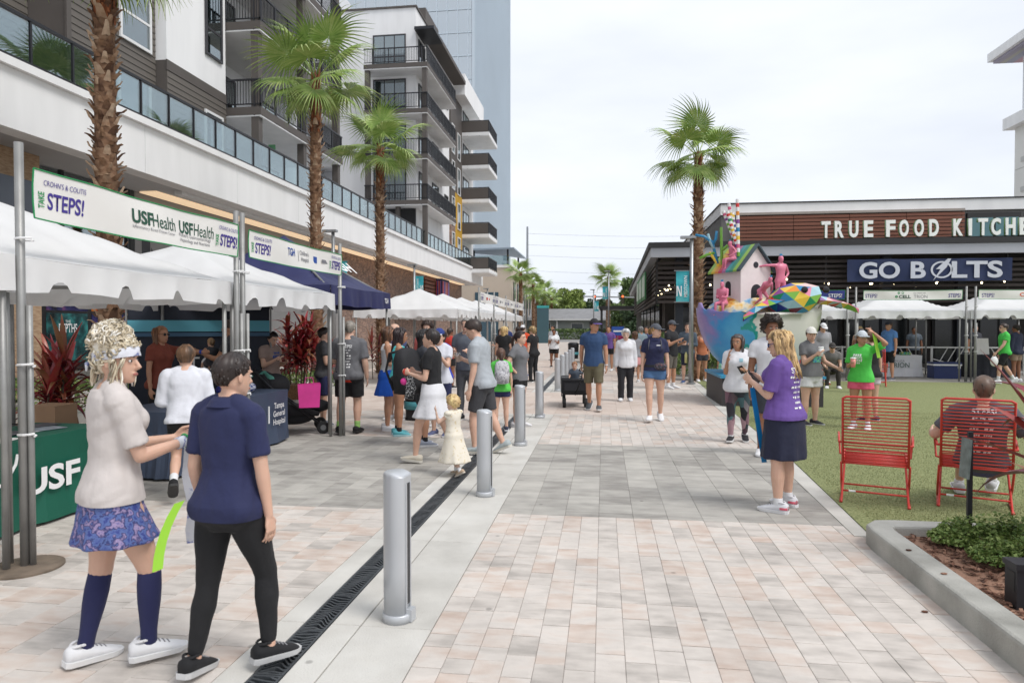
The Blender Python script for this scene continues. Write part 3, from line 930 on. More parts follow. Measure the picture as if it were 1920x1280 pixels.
# ============================================================ right-hand buildings and the far end
m_fasc = mat('pale_metal_fascia', S(178, 180, 186), 0.45, 0.05, 0.8, metal=0.3)
m_dark = mat('charcoal_paint', S(44, 43, 44), 0.6, 0.1, 2)
m_slatdk = mat('dark_timber_slat', S(58, 48, 44), 0.65, 0.15, 3, stretch=(.3, 3, 3))
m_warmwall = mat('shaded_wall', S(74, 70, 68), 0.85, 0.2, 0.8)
m_dkglass = mat('dark_door_glass', (.02, .024, .028), .12, .2, 1)
m_bulb = mat('lit_bulb', (1.0, 0.82, 0.5), 0.4, 0, emit=6.0)
rs_b = thing('restaurant', 'dark canopied restaurant with slatted screens behind the lawn tents', 'restaurant', (12, 32, 0))
part(rs_b, 'canopy_fascia', MB().bb(1.8, 26, 27.0, 27.25, 4.38, 4.74), m_fasc)
part(rs_b, 'canopy_cap', MB().bb(1.72, 26, 26.93, 27.4, 4.745, 4.95), m_dark)
part(rs_b, 'canopy_fascia', MB().add([(1.8, 27.26, 4.38), (2.1, 27.26, 4.38), (2.6, 62, 4.38), (2.3, 62, 4.38), (1.8, 27.26, 4.74), (2.1, 27.26, 4.74), (2.6, 62, 4.74), (2.3, 62, 4.74)],
     [(3, 2, 1, 0), (4, 5, 6, 7), (0, 1, 5, 4), (1, 2, 6, 5), (2, 3, 7, 6), (3, 0, 4, 7)]), m_fasc)
part(rs_b, 'canopy_cap', MB().add([(1.72, 27.41, 4.745), (2.3, 27.41, 4.745), (2.8, 62, 4.745), (2.2, 62, 4.745), (1.72, 27.41, 4.95), (2.3, 27.41, 4.95), (2.8, 62, 4.95), (2.2, 62, 4.95)],
     [(3, 2, 1, 0), (4, 5, 6, 7), (0, 1, 5, 4), (1, 2, 6, 5), (2, 3, 7, 6), (3, 0, 4, 7)]), m_dark)
part(rs_b, 'canopy_roof', MB().bb(2.32, 26, 27.42, 62, 4.45, 4.7), m_dark)
# hanging slat screens, front and street side
for i in range(9):
    z = 2.62 + i * .19
    part(rs_b, 'screen_slat', MB().bb(2.1, 26, 27.5, 27.56, z, z + .1), m_slatdk)
    part(rs_b, 'screen_slat', MB().add([(2.02, 27.6, z), (2.1, 27.6, z), (2.58, 58, z), (2.5, 58, z), (2.02, 27.6, z + .1), (2.1, 27.6, z + .1), (2.58, 58, z + .1), (2.5, 58, z + .1)],
         [(3, 2, 1, 0), (4, 5, 6, 7), (0, 1, 5, 4), (1, 2, 6, 5), (2, 3, 7, 6), (3, 0, 4, 7)]), m_slatdk)
for x in (2.06, 5.2, 8.4, 11.6, 14.8, 18):
    part(rs_b, 'screen_post', MB().bb(x, x + .06, 27.57, 27.64, 2.6, 4.4), m_dark)
# green edged menu boards on the street side
for i in range(3):
    y = 30.5 + i * 2.6
    b = part(rs_b, 'menu_board', MB().bb(1.78, 1.84, y, y + 2.2, 2.9, 4.1), mat('green_board_edge', S(60, 130, 76), .5, .1, 1))
    part(rs_b, 'menu_sheet', MB().bb(1.765, 1.779, y + .18, y + 2.02, 3.05, 3.95), mat('menu_sheet', S(206, 224, 208), .6, .08, 1), b)
# shaded dining terrace under the canopy
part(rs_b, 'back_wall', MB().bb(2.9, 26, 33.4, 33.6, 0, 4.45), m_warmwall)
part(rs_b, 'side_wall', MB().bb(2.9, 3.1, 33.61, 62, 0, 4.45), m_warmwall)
for i, x in enumerate((3.4, 5.3, 7.2, 9.1, 11.0, 12.9, 14.8, 16.7)):
    f = part(rs_b, 'glazed_door', MB().bb(x, x + 1.7, 33.3, 33.39, .02, 2.7), m_dark)
    for k in range(2):
        part(rs_b, 'pane', MB().bb(x + .1 + k * .8, x + .8 + k * .8, 33.27, 33.29, .15, 2.6), m_dkglass, f)
for i, y in enumerate((35, 38.5, 42, 45.5, 49)):
    f = part(rs_b, 'glazed_door', MB().bb(2.78, 2.89, y, y + 2.6, .02, 3.0), m_dark)
    part(rs_b, 'pane', MB().bb(2.765, 2.778, y + .12, y + 1.25, .15, 2.9), m_dkglass, f); part(rs_b, 'pane', MB().bb(2.765, 2.778, y + 1.35, y + 2.5, .15, 2.9), m_dkglass, f)
for x, y in ((10.7, 27.9), (3.0, 28.2), (18.5, 27.9), (14.6, 30.5), (6.8, 30.5)):
    part(rs_b, 'column', MB().bb(x - .16, x + .16, y - .16, y + .16, 0.02, 4.44), mat('blue_black_steel', S(50, 54, 64), .5, .05, 2))
m_cord = mat('black_cord', (0.02, 0.02, 0.02), .6, 0)
for (xa, ya, xb, yb) in ((3.2, 27.9, 9.2, 28.6), (9.2, 28.2, 15.6, 28.2), (9.0, 30, 16, 30.5)):
    pts = [(xa + (xb - xa) * t / 24, ya + (yb - ya) * t / 24, 3.62 - .22 * math.sin(math.pi * ((t % 8) / 8))) for t in range(25)]
    c = part(rs_b, 'light_cord', MB().tube(pts, .008, 4), m_cord)
    for p in pts[1::3]:
        part(rs_b, 'bulb', MB().ell((p[0], p[1], p[2] - .05), (.032, .032, .042), 8, 6), m_bulb, c)
for y in (28.5, 30.5, 33, 36):
    pts = [(2.6 + t * .06, y + .3 * t, 3.5 - .15 * math.sin(math.pi * t / 6)) for t in range(7)]
    c = part(rs_b, 'light_cord', MB().tube(pts, .008, 4), m_cord)
    for p in pts[1::2]:
        part(rs_b, 'bulb', MB().ell((p[0], p[1], p[2] - .05), (.032, .032, .042), 8, 6), m_bulb, c)
# upper storey: white parapet, timber screen, dark windows
part(rs_b, 'upper_wall', MB().bb(4.95, 26, 30.1, 62, 4.71, 6.4), mat('upper_wall_grey', S(120, 118, 116), .8, .05, 1))
part(rs_b, 'parapet', MB().bb(4.9, 26, 30.0, 62, 6.42, 6.87), m_white)
part(rs_b, 'parapet_cap', MB().bb(4.86, 26, 29.96, 62, 6.872, 6.92), m_dark)
part(rs_b, 'screen_head', MB().bb(5.6, 14.4, 29.75, 29.98, 6.36, 6.46), mat('weathered_beam', S(168, 158, 150), .7, .1, 2))
for i in range(9):
    z = 4.98 + i * .152
    for k in range(4):
        part(rs_b, 'timber_slat', MB().bb(5.62 + k * 2.2, 5.62 + k * 2.2 + 2.18, 29.78, 29.84, z, z + .118), m_wood)
for k in range(9):
    part(rs_b, 'screen_batten', MB().bb(5.9 + k * 1.05, 5.95 + k * 1.05, 29.845, 29.9, 4.96, 6.36), m_dark)
for k in range(4):
    f = part(rs_b, 'upper_window', MB().bb(14.6 + k * 2.2, 16.6 + k * 2.2, 29.98, 30.09, 4.97, 6.3), m_dark)
    part(rs_b, 'pane', MB().bb(14.7 + k * 2.2, 15.55 + k * 2.2, 29.96, 29.979, 5.0, 6.1), mat('teal_pane', S(92, 134, 140), .1, .15, .6), f)
    part(rs_b, 'pane', MB().bb(15.65 + k * 2.2, 16.5 + k * 2.2, 29.96, 29.979, 5.0, 6.1), MATS['teal_pane'], f)
# the name in free-standing letters along the canopy edge
sg = thing('restaurant_sign', 'row of white channel letters standing on the restaurant canopy edge', 'sign', (12, 27.1, 4.95))
part(sg, 'sign_rail', MB().bb(7.7, 16.2, 27.05, 27.13, 4.95, 5.0), m_dark)
m_letter = mat('white_letter_face', S(240, 242, 238, .9), .4, .02, 3)
m_letter_side = mat('green_letter_return', S(104, 150, 84), .5, .05, 3)
for ch, x in zip('TRUEFOODKITCHEN', (8.23, 8.7, 9.21, 9.73, 10.5, 10.96, 11.48, 11.99, 12.81, 13.22, 13.65, 14.08, 14.57, 15.03, 15.49)):
    w = .11 if ch == 'I' else .32
    o = text('letter', ch, m_letter, sg, (x - 12, -.14, .37), (R(90), 0, 0), width=w, height=.62, bold=.035, extrude=.03)
    o2 = text('letter_return', ch, m_letter_side, o, (0, 0, -.07), (0, 0, 0), width=w * 1.03, height=.635, bold=.04, extrude=.035)
# banner below the canopy
bn = thing('banner', 'navy GO BOLTS banner with white letters hung under the restaurant canopy', 'banner', (11.83, 26.95, 3.78))
cl = MB(); nx_, nz_ = 40, 6
for j in range(nz_ + 1):
    for i in range(nx_ + 1):
        u = i / nx_; v = j / nz_
        cl.v.append((9.0 + 5.65 * u, 26.95 + .018 * math.sin(u * 23) * (1 - v) + .02 * math.sin(u * 7 + v * 3), 3.37 + .82 * v + .012 * math.cos(u * math.pi * 8) * (v - .5)))
for j in range(nz_):
    for i in range(nx_):
        a = j * (nx_ + 1) + i
        cl.f.append((a, a + 1, a + nx_ + 2, a + nx_ + 1))
part(bn, 'cloth', cl, mat('navy_banner_cloth', S(26, 42, 80), .7, .12, 3, .1, 60), smooth=True)
m_silver = mat('banner_letter', S(206, 210, 218), .6, .03, 4)
text('letters', 'GO', m_silver, bn, (-1.72, -.05, 0), width=1.42, height=.62, bold=.03)
text('letters', 'B', m_silver, bn, (-.38, -.05, 0), width=.52, height=.62, bold=.03)
text('letters', 'LTS', m_silver, bn, (1.62, -.05, 0), width=1.72, height=.62, bold=.03)
ring = MB()
N = 28
for (r0, r1, z) in ((.27, .335, 0),):
    pts_o = [(.42 + 1.12 * r1 * math.cos(2 * math.pi * i / N), -.05, r1 * .93 * math.sin(2 * math.pi * i / N)) for i in range(N)]
    pts_i = [(.42 + 1.12 * r0 * math.cos(2 * math.pi * i / N), -.05, r0 * .93 * math.sin(2 * math.pi * i / N)) for i in range(N)]
    ring.add(pts_o + pts_i, [(i, (i + 1) % N, N + (i + 1) % N, N + i) for i in range(N)])
ring.build('emblem_ring', m_silver, bn)
MB().add([(.62, -.056, .40), (.22, -.056, .02), (.38, -.056, .02), (.12, -.056, -.40), (.58, -.056, .08), (.42, -.056, .08), (.74, -.056, .40)],
         [(0, 1, 2, 5), (2, 3, 4, 5), (0, 5, 4, 6)]).build('emblem_bolt', m_silver, bn)

# white lattice fence of the dining terrace
fn = thing('lattice_fence', 'white metal fence with slanting bars between lawn and restaurant terrace', 'fence', (12, 25.9, 0))
m_fw = mat('white_fence_paint', S(228, 228, 226), .5, .03, 3)
rf = random.Random(2)
x = 7.0
while x < 19:
    part(fn, 'fence_post', MB().bb(x - .03, x + .03, 25.87, 25.93, .02, 1.0), m_fw)
    for k in range(5):
        s = 1 if (int(x * 2) + 0) % 2 else -1
        xa = x + .08 + k * .27; xb = xa + s * .45
        xa2, xb2 = max(x + .03, min(x + 1.47, xa)), max(x + .03, min(x + 1.47, xb))
        part(fn, 'fence_bar', MB().tube([(xa2, 25.9, .12), (xb2, 25.9, .95)], .016, 4), m_fw)
    part(fn, 'fence_bar', MB().tube([(x + .05, 25.9, .55), (x + 1.45, 25.9, .16 if rf.random() < .5 else .9)], .016, 4), m_fw)
    part(fn, 'fence_rail', MB().bb(x + .03, x + 1.47, 25.88, 25.92, .94, .99), m_fw)
    part(fn, 'fence_rail', MB().bb(x + .03, x + 1.47, 25.88, 25.92, .1, .14), m_fw)
    x += 1.5

# hotel on the far right: its long side runs beside the street, far end in view
ht = thing('hotel', 'tall cream hotel block with wide flying roof edge behind the restaurant', 'building', (50, 60, 0))
part(ht, 'wall', MB().bb(43, 62, 40, 79, 0, 22.6), mat('cream_panel', S(232, 231, 226), .8, .03, .5))
part(ht, 'cornice', MB().bb(42.2, 62, 39, 79.8, 22.6, 23.8), m_white)
part(ht, 'upper_wall', MB().bb(43.45, 62, 41, 78.6, 23.81, 30.0), m_white2)
part(ht, 'upper_glazing', MB().bb(43.36, 43.44, 42, 77.2, 24.3, 29.6), m_glass)
part(ht, 'flying_roof', MB().bb(41.2, 63, 36, 81, 30.3, 31.2), m_white)
sofm = ramp_mat('striped_soffit', [(0.2, S(150, 164, 184)), (0.45, S(196, 150, 160)), (0.6, S(208, 196, 170)), (0.8, S(120, 140, 160))], kind='voronoi', scale=1.0, stretch=(1.4, .02, .02), coord='World')
part(ht, 'roof_soffit', MB().bb(41.6, 62, 37, 80.6, 30.02, 30.29), sofm)
for z in (6.5, 9.6, 12.7, 15.8, 18.9):
    for y in (72.6, 68.0, 63.4):
        f = part(ht, 'window', MB().bb(42.93, 42.99, y, y + 2.2, z, z + 2.1), m_wframe)
        part(ht, 'pane', MB().bb(42.91, 42.929, y + .12, y + 2.08, z + .12, z + 1.98), mat('green_tint_pane', S(128, 166, 168), .12, .1, .5), f)
    part(ht, 'vent_grille', MB().bb(42.92, 42.99, 76.4, 77.8, z - .1, z + .4), mat('grey_grille', S(196, 196, 192), .6, .1, 30))
    part(ht, 'panel_joint', MB().bb(42.975, 42.999, 40, 78.9, z - .75, z - .69), mat('joint_grey', S(186, 186, 182), .8, 0))

# low house across the cross road, hedge in front of it
hs = thing('bungalow', 'low grey roofed house across the road at the street end', 'house', (-2, 98, 0))
part(hs, 'wall', MB().bb(-14, 10, 95, 106, 0, 2.75), mat('grey_green_wall', S(176, 182, 180), .8, .05, .5))
part(hs, 'roof', MB().add([(-14.6, 94.2, 2.7), (10.6, 94.2, 2.7), (10.6, 106.5, 2.7), (-14.6, 106.5, 2.7), (-12, 100, 4.3), (8, 100, 4.3)],
     [(0, 1, 5, 4), (1, 2, 5), (2, 3, 4, 5), (3, 0, 4), (3, 2, 1, 0)]), mat('grey_shingle', S(142, 142, 144), .9, .12, 1.5))
part(hs, 'eave_board', MB().bb(-14.62, 10.62, 94.12, 94.2, 2.55, 2.76), m_wframe)
for x in (-9, -4.5, 0.5, 4.6):
    w = part(hs, 'window', MB().bb(x, x + 1.7, 94.92, 94.99, 1.0, 2.2), m_wframe)
    part(hs, 'pane', MB().bb(x + .1, x + 1.6, 94.9, 94.919, 1.1, 2.1), MATS['dim_glass'], w)
for x in (-11, -6.4, -1.5, 3.2):
    part(hs, 'porch_post', MB().bb(x - .08, x + .08, 94.3, 94.46, 0, 2.6), m_wframe)

# utility pole with wires beyond the beige building
up = thing('utility_pole', 'tall grey utility pole with overhead wires behind the beige building', 'pole', (-15.6, 140, 0))
part(up, 'pole', MB().tube([(-15.6, 140, 0), (-15.6, 140, 22.2)], [.32, .2], 8), mat('grey_pole', S(160, 164, 168), .7, .05, 1))
for z in (20.8, 18.5, 16.3, 13.2, 11.0, 9.3):
    part(up, 'wire', MB().tube([(-15.6 + 62 * t / 12, 140, z - 1.1 * math.sin(math.pi * t / 12)) for t in range(13)], .018, 4), mat('wire_grey', S(120, 124, 130), .6, 0))

# lamp posts with teal banners
m_pole = mat('galvanised_steel', S(166, 168, 170), .38, .08, 9, metal=.7)
m_teal = ramp_mat('teal_banner', [(0.35, S(40, 150, 168)), (0.55, S(70, 190, 200)), (0.75, S(150, 214, 214))], scale=3, rough=.7)
def lamp_post(loc, h, label, banner=True, side=-1, bz=None):
    t = thing('street_lamp', label, 'street lamp', loc, 0, 'street lamps with teal banners')
    MB().tube([(0, 0, 0), (0, 0, h)], [.075, .05], 12).build('pole', m_pole, t, True)
    MB().cyl((0, 0), .13, 0, .06, 14).build('base_plate', m_pole, t)
    hd = MB().bb(-.32, .12, -.09, .09, h - .02, h + .05).build('lamp_head', m_pole, t)
    MB().bb(-.28, -.02, -.07, .07, h - .03, h - .0205).build('lamp_lens', mat('lamp_lens', S(220, 222, 222), .3, 0), hd)
    if banner:
        z1 = bz or h - .5
        for z in (z1, z1 - .92):
            MB().tube([(0, 0, z), (side * .5, 0, z)], .012, 6).build('banner_arm', m_pole, t)
        b = MB()
        for j in range(9):
            for i in range(2):
                b.v.append((side * (.06 + .38 * i), .02 * math.sin(j * .8 + i), z1 - .92 * j / 8))
        for j in range(8):
            b.f.append((2 * j, 2 * j + 1, 2 * j + 3, 2 * j + 2))
        bo = b.build('banner_cloth', m_teal, t, True)
        text('banner_lettering', 'MIDTOWN', m_txtw, bo, (side * .17, -.03, z1 - .46), (R(90), R(-90), 0), width=.62, height=.1, bold=.01)
        MB().add([(side * .28, -.03, z1 - .75), (side * .33, -.03, z1 - .75), (side * .4, -.03, z1 - .5), (side * .40, -.03, z1 - .75), (side * .43, -.03, z1 - .75), (side * .43, -.03, z1 - .45), (side * .38, -.03, z1 - .45), (side * .31, -.03, z1 - .68), (side * .31, -.03, z1 - .45), (side * .28, -.03, z1 - .45)],
                 [(0, 1, 7, 8, 9), (1, 2, 6, 7), (2, 3, 4, 5, 6)]).build('banner_emblem', m_txtw, bo)
    return t
lamp_post((2.55, 20.6, 0), 4.3, 'galvanised lamp post with teal banner between the palm and restaurant', True, -1, 3.34)
lamp_post((0.35, 50, 0), 5.7, 'slim far lamp post with teal banner near the street end palm', True, -1, 4.6)
lamp_post((-0.9, 62, 0), 5.0, 'far lamp post with teal banner beside the traffic signals', True, 1, 4.0)
lamp_post((-8.9, 31.5, 0), 4.6, 'lamp post with teal banner in front of the brick shop wall', True, 1, 4.1)
lamp_post((-8.9, 52.0, 0), 4.6, 'lamp post with teal banner behind the last tents of the row', True, 1, 3.9)
lamp_post((-8.2, 20.0, 0), 4.6, 'lamp post with teal banner standing behind the navy tent', True, 1, 3.7)
# traffic signals over the cross road
ts = thing('traffic_signal', 'traffic signal arm with amber lights over the cross road', 'traffic light', (4.5, 74, 0))
part(ts, 'mast', MB().tube([(4.5, 74, 0), (4.5, 74, 5.2)], .12, 8), m_pole)
part(ts, 'arm', MB().tube([(4.5, 74, 4.75), (-2.2, 74, 4.95)], .07, 8), m_pole)
for x in (-1.0, 2.0):
    h_ = part(ts, 'signal_head', MB().bb(x - .17, x + .17, 73.8, 74.0, 4.1, 5.1), mat('signal_yellow', S(60, 58, 40), .6, .1, 3))
    part(ts, 'signal_lamp', MB().ell((x, 73.78, 4.9), (.11, .04, .11), 10, 6), mat('lit_red', (1, .12, .03), .4, 0, emit=2.0), h_)
# slatted carport-like kiosk past the restaurant
kk = thing('pergola', 'dark flat topped pergola beyond the restaurant corner', 'pergola', (1.5, 66, 0))
part(kk, 'roof', MB().bb(-.4, 4.6, 63.5, 69, 3.3, 3.6), m_dark)
for x, y in ((-.2, 63.7), (4.4, 63.7), (-.2, 68.8), (4.4, 68.8)):
    part(kk, 'post', MB().bb(x - .1, x + .1, y - .1, y + .1, 0, 3.3), m_dark)
# ============================================================ palms, trees and beds
m_frond = ramp_mat('palm_green', [(0.20, (0.11, 0.20, 0.035)), (0.45, (0.24, 0.36, 0.08)), (0.75, (0.46, 0.52, 0.20))], scale=2.2, rough=0.5, rand=0.25)
m_frond_dry = mat('palm_straw', S(176, 150, 104), .8, .2, 4)
m_trunk = ramp_mat('palm_bark', [(0.3, S(86, 62, 46)), (0.5, S(128, 96, 72)), (0.75, S(160, 130, 104))], scale=6, rough=.95, bump=.8, stretch=(1, 1, 2))
m_boot = ramp_mat('palm_leaf_base', [(0.2, S(92, 64, 46)), (0.45, S(146, 112, 84)), (0.75, S(190, 164, 138))], scale=5, rough=.9, rand=.6)
m_fibre = ramp_mat('palm_fibre', [(0.3, S(92, 50, 28)), (0.55, S(148, 84, 50)), (0.8, S(170, 116, 78))], scale=12, rough=.95, bump=.8, rand=.5, stretch=(1, 1, .5))

def frond_mesh(seed, Rb=1.0, pet=0.85, segs=36):
    r = random.Random(seed)
    mb = MB()
    # petiole, slightly arched
    mb.tube([(0, 0, 0), (0, pet * .5, .03), (0, pet, 0)], [.022, .016, .012], 5)
    span = R(140)
    dr = r.uniform(.12, .30)
    for i in range(segs):
        a = -span + 2 * span * (i + .5) / segs
        half = span / segs
        L = Rb * (0.93 + .07 * math.cos(a)) * (1 - .16 * (abs(a) / span) ** 3) * r.uniform(.92, 1.04)
        tipd = r.uniform(.6, 1.5)
        d = Vector((math.sin(a), math.cos(a), 0)); n = Vector((math.cos(a), -math.sin(a), 0))
        base = len(mb.v)
        st = (0.02, .25, .45, .65, .83, 1.0)
        for k, u in enumerate(st):
            rr = L * u
            w = rr * math.tan(half) * .97 if u <= .45 else L * .45 * math.tan(half) * (1 - ((u - .45) / .55) ** .8 * .94)
            cup = .10 * Rb * (abs(a) / span) ** 1.5 * u
            dz = -dr * Rb * u * u * .5 + cup - (tipd * .75 * Rb * max(0, u - .45) ** 1.8)
            c = Vector((0, pet, 0)) + d * (rr * (1 - .10 * max(0, u - .6))) + Vector((0, 0, dz))
            mb.v += [tuple(c - n * w), tuple(c + Vector((0, 0, w * .55))), tuple(c + n * w)]
        for k in range(len(st) - 1):
            o = base + 3 * k
            mb.f += [(o, o + 1, o + 4, o + 3), (o + 1, o + 2, o + 5, o + 4)]
    me = mb.mesh('frond', True)
    me.materials.append(m_frond)
    return me
FRONDS = [frond_mesh(s, pet=p) for s, p in ((1, .8), (2, .9), (3, .7), (4, .95), (5, .85))]
def boot_mesh(seed):
    r = random.Random(seed); mb = MB()
    w, l = r.uniform(.055, .08), r.uniform(.13, .2)
    rings = []
    for k in range(4):
        u = k / 3
        ww = w * (1 - .62 * u); y = .01 + .10 * u ** 1.3 + r.uniform(-.006, .006); z = l * u - .02 * u * u * r.uniform(0, 4)
        t = .016 * (1 - .5 * u)
        rings.append([Vector((-ww, y - .02 * (1 - u), z)), Vector((0, y + .022, z)), Vector((ww, y - .02 * (1 - u), z)), Vector((0, y + .022 - 2 * t, z + t))])
    mb.rings(rings)
    me = mb.mesh('leaf_base'); me.materials.append(m_boot); return me
BOOTS = [boot_mesh(s) for s in range(6)]
def palm(loc, h, rt, label, seed, near=False, fronds=24, scale=1.0, boots_from=0.0, fibre=1.2):
    r = random.Random(seed)
    t = thing('palm_tree', label, 'palm tree', loc, r.uniform(0, 6), 'fan palms')
    n = 14
    bx, by = r.uniform(-.08, .08), r.uniform(-.08, .08)
    cen = lambda z: Vector((bx * math.sin(z / h * 3), by * math.sin(z / h * 2.6), z))
    rad = lambda z: rt * (1.12 - .22 * z / h + .12 * math.exp(-z * 2.2)) 
    tr = MB().tube([cen(h * i / n) for i in range(n + 1)], [rad(h * i / n) * (1 if i < n else .8) for i in range(n + 1)], 14).build('trunk', m_trunk, t, True)
    zt = h - fibre * scale
    # criss-cross leaf bases
    k = 0
    z = boots_from
    joined = MB()
    cnt = 0
    while z < zt:
        a = k * 2.399963
        c = cen(z); q = rad(z) * .93
        me = BOOTS[k % 6]; s = r.uniform(.8, 1.25) * (.85 if not near else .95)
        M = Matrix.Translation(c) @ Matrix.Rotation(a + r.uniform(-.15, .15), 4, 'Z') @ Matrix.Translation((0, q, 0)) @ Matrix.Rotation(r.uniform(-.35, .25), 4, 'X') @ Matrix.Scale(s, 4)
        if near and z > 2.0 and cnt < 300:
            o = link('leaf_base', me, None, t); o.matrix_basis = M; cnt += 1
        else:
            joined.add([M @ v.co for v in me.vertices], [tuple(p.vertices) for p in me.polygons])
        k += 1; z += .0175 * scale if near else .024 * scale
    if joined.v:
        o = joined.build('leaf_bases', m_boot, t); o['kind'] = 'stuff'
    # matted fibre below the crown
    fb = MB()
    for i in range(260 if near else 130):
        z = r.uniform(zt - .3 * scale, h - .05); a = r.uniform(0, 6.28); q = rad(min(z, h)) * r.uniform(.98, 1.12)
        l = r.uniform(.10, .22) * scale; c = cen(z); d = Vector((math.cos(a), math.sin(a), 0)); s_ = Vector((-d.y, d.x, 0))
        p0 = c + d * q; p1 = p0 + Vector((0, 0, l)) + d * r.uniform(-.01, .05) + s_ * r.uniform(-.06, .06); w = r.uniform(.012, .035) * scale
        fb.add([p0 - s_ * w, p0 + s_ * w, p1 + s_ * w * .3, p1 - s_ * w * .3], [(0, 1, 2, 3)])
    o = fb.build('trunk_fibre', m_fibre, t); o['kind'] = 'stuff'
    # crown
    for i in range(fronds):
        u = (i + .5) / fronds
        el = R(80 - 128 * u ** .75 + r.uniform(-9, 9)); az = i * 2.399963 + r.uniform(-.25, .25)
        s = scale * r.uniform(.85, 1.1) * (.8 + .25 * math.sin(math.pi * min(1, u + .25)))
        o = link('frond', FRONDS[i % 5], None, t)
        tw = r.uniform(-.5, .5)
        o.matrix_basis = Matrix.Translation(cen(h - .12 * scale - .1 * u)) @ Matrix.Rotation(az, 4, 'Z') @ Matrix.Rotation(el, 4, 'X') @ Matrix.Rotation(tw, 4, 'Y') @ Matrix.Scale(s, 4)
    return t
palm((-8.2, 10.5, 0), 8.55, .165, 'big palm with shaggy leaf bases standing behind the first white tent', 11, True, 22, 1.25, 1.6)
palm((-8.1, 18.6, 0), 8.85, .155, 'tall fan palm behind the navy tent, in front of the stacked balconies', 12, False, 19, 1.14)
palm((-8.1, 24.2, 0), 8.25, .155, 'fan palm before the white apartment wing, beside the taller palm', 13, False, 18, 1.06)
palm((2.93, 22.1, 0), 7.15, .155, 'solitary fan palm rising behind the eggshell sculpture', 14, False, 18, 1.0)
palm((0.5, 74, 0), 7.0, .2, 'far single palm at the street end above the teal banner', 15, False, 18, 1.25)
for i, (x, y, h) in enumerate(((-8.3, 68, 7.2), (-8.0, 78, 6.6), (-8.1, 84, 5.9), (-8.0, 92, 6.6), (-7.6, 101, 6.0))):
    palm((x, y, 0), h, .19, ('first', 'second', 'third', 'fourth', 'last')[i] + ' of the small far palms lining the beige building', 20 + i, False, 15, 1.15)

# broadleaf trees beyond the road
def leaf_cloud(mb, centres, n, size, r, squash=.8):
    for k in range(n):
        c, rad = centres[r.randrange(len(centres))]
        while True:
            p = Vector((r.uniform(-1, 1), r.uniform(-1, 1), r.uniform(-1, 1)))
            if .35 < p.length < 1: break
        p = Vector(c) + Vector((p.x * rad, p.y * rad, p.z * rad * squash))
        a = Vector((r.gauss(0, 1), r.gauss(0, 1), r.gauss(0, .6))).normalized(); b = a.orthogonal().normalized()
        b = (Matrix.Rotation(r.uniform(0, 6.28), 3, a) @ b)
        c2 = a.cross(b); s = size * r.uniform(.6, 1.3)
        mb.add([p - b * s, p + c2 * s * .5, p + b * s, p - c2 * s * .5], [(0, 1, 2, 3)])
def leaf_mat(name, c1, c2, c3):
    return ramp_mat(name, [(0.25, c1), (0.5, c2), (0.8, c3)], scale=.6, rough=.6, rand=.5, coord='World')
m_lf1 = leaf_mat('yellow_green_leaves', (.10, .15, .03), (.19, .26, .05), (.28, .34, .09))
m_lf2 = leaf_mat('dark_green_leaves', (.018, .04, .014), (.035, .07, .022), (.06, .10, .035))
m_lf3 = leaf_mat('mid_green_leaves', (.05, .09, .025), (.09, .15, .04), (.15, .21, .07))
m_stem = mat('tree_bark', S(96, 82, 68), .95, .2, 5, .4, 30)
def tree(loc, h, w, m, label, seed, n=5200, size=.3):
    r = random.Random(seed)
    t = thing('broadleaf_tree', label, 'tree', loc, 0, 'trees behind the bungalow')
    tb = MB().tube([(0, 0, 0), (.1, 0, h * .3), (0, .1, h * .6)], [.3, .24, .12], 8)
    cs = []
    for k in range(16):
        a = r.uniform(0, 6.28); q = w * r.uniform(.15, .62); z = h * r.uniform(.35, .82)
        cs.append(((q * math.cos(a), q * math.sin(a), z), w * r.uniform(.24, .42)))
        tb.tube([(0, 0, h * .3), (q * .5 * math.cos(a), q * .5 * math.sin(a), z * .8), (q * math.cos(a), q * math.sin(a), z)], [.12, .07, .03], 5)
    tb.build('trunk', m_stem, t, True)
    mb = MB(); leaf_cloud(mb, cs, n, size, r)
    mb.build('crown', m, t)
tree((-6.0, 112, 0), 8.6, 4.2, m_lf1, 'rounded yellow green tree behind the bungalow roof', 1)
tree((-1.2, 116, 0), 7.6, 3.4, m_lf2, 'dark green tree right of the yellow green one behind the bungalow', 2)
tree((-10.6, 118, 0), 6.8, 3.4, m_lf3, 'mid green tree behind the small far palms', 3)
tree((5.2, 112, 0), 10.6, 4.4, m_lf3, 'tall loose tree above the restaurant street side roof', 4)
tree((3.6, 84, 0), 4.6, 2.4, m_lf2, 'dark leafy tree beside the traffic signal mast', 5, 3000, .22)
tree((2.2, 92, 0), 5.4, 2.4, m_lf3, 'leafy tree between the far palm and the pergola', 6, 3000, .22)
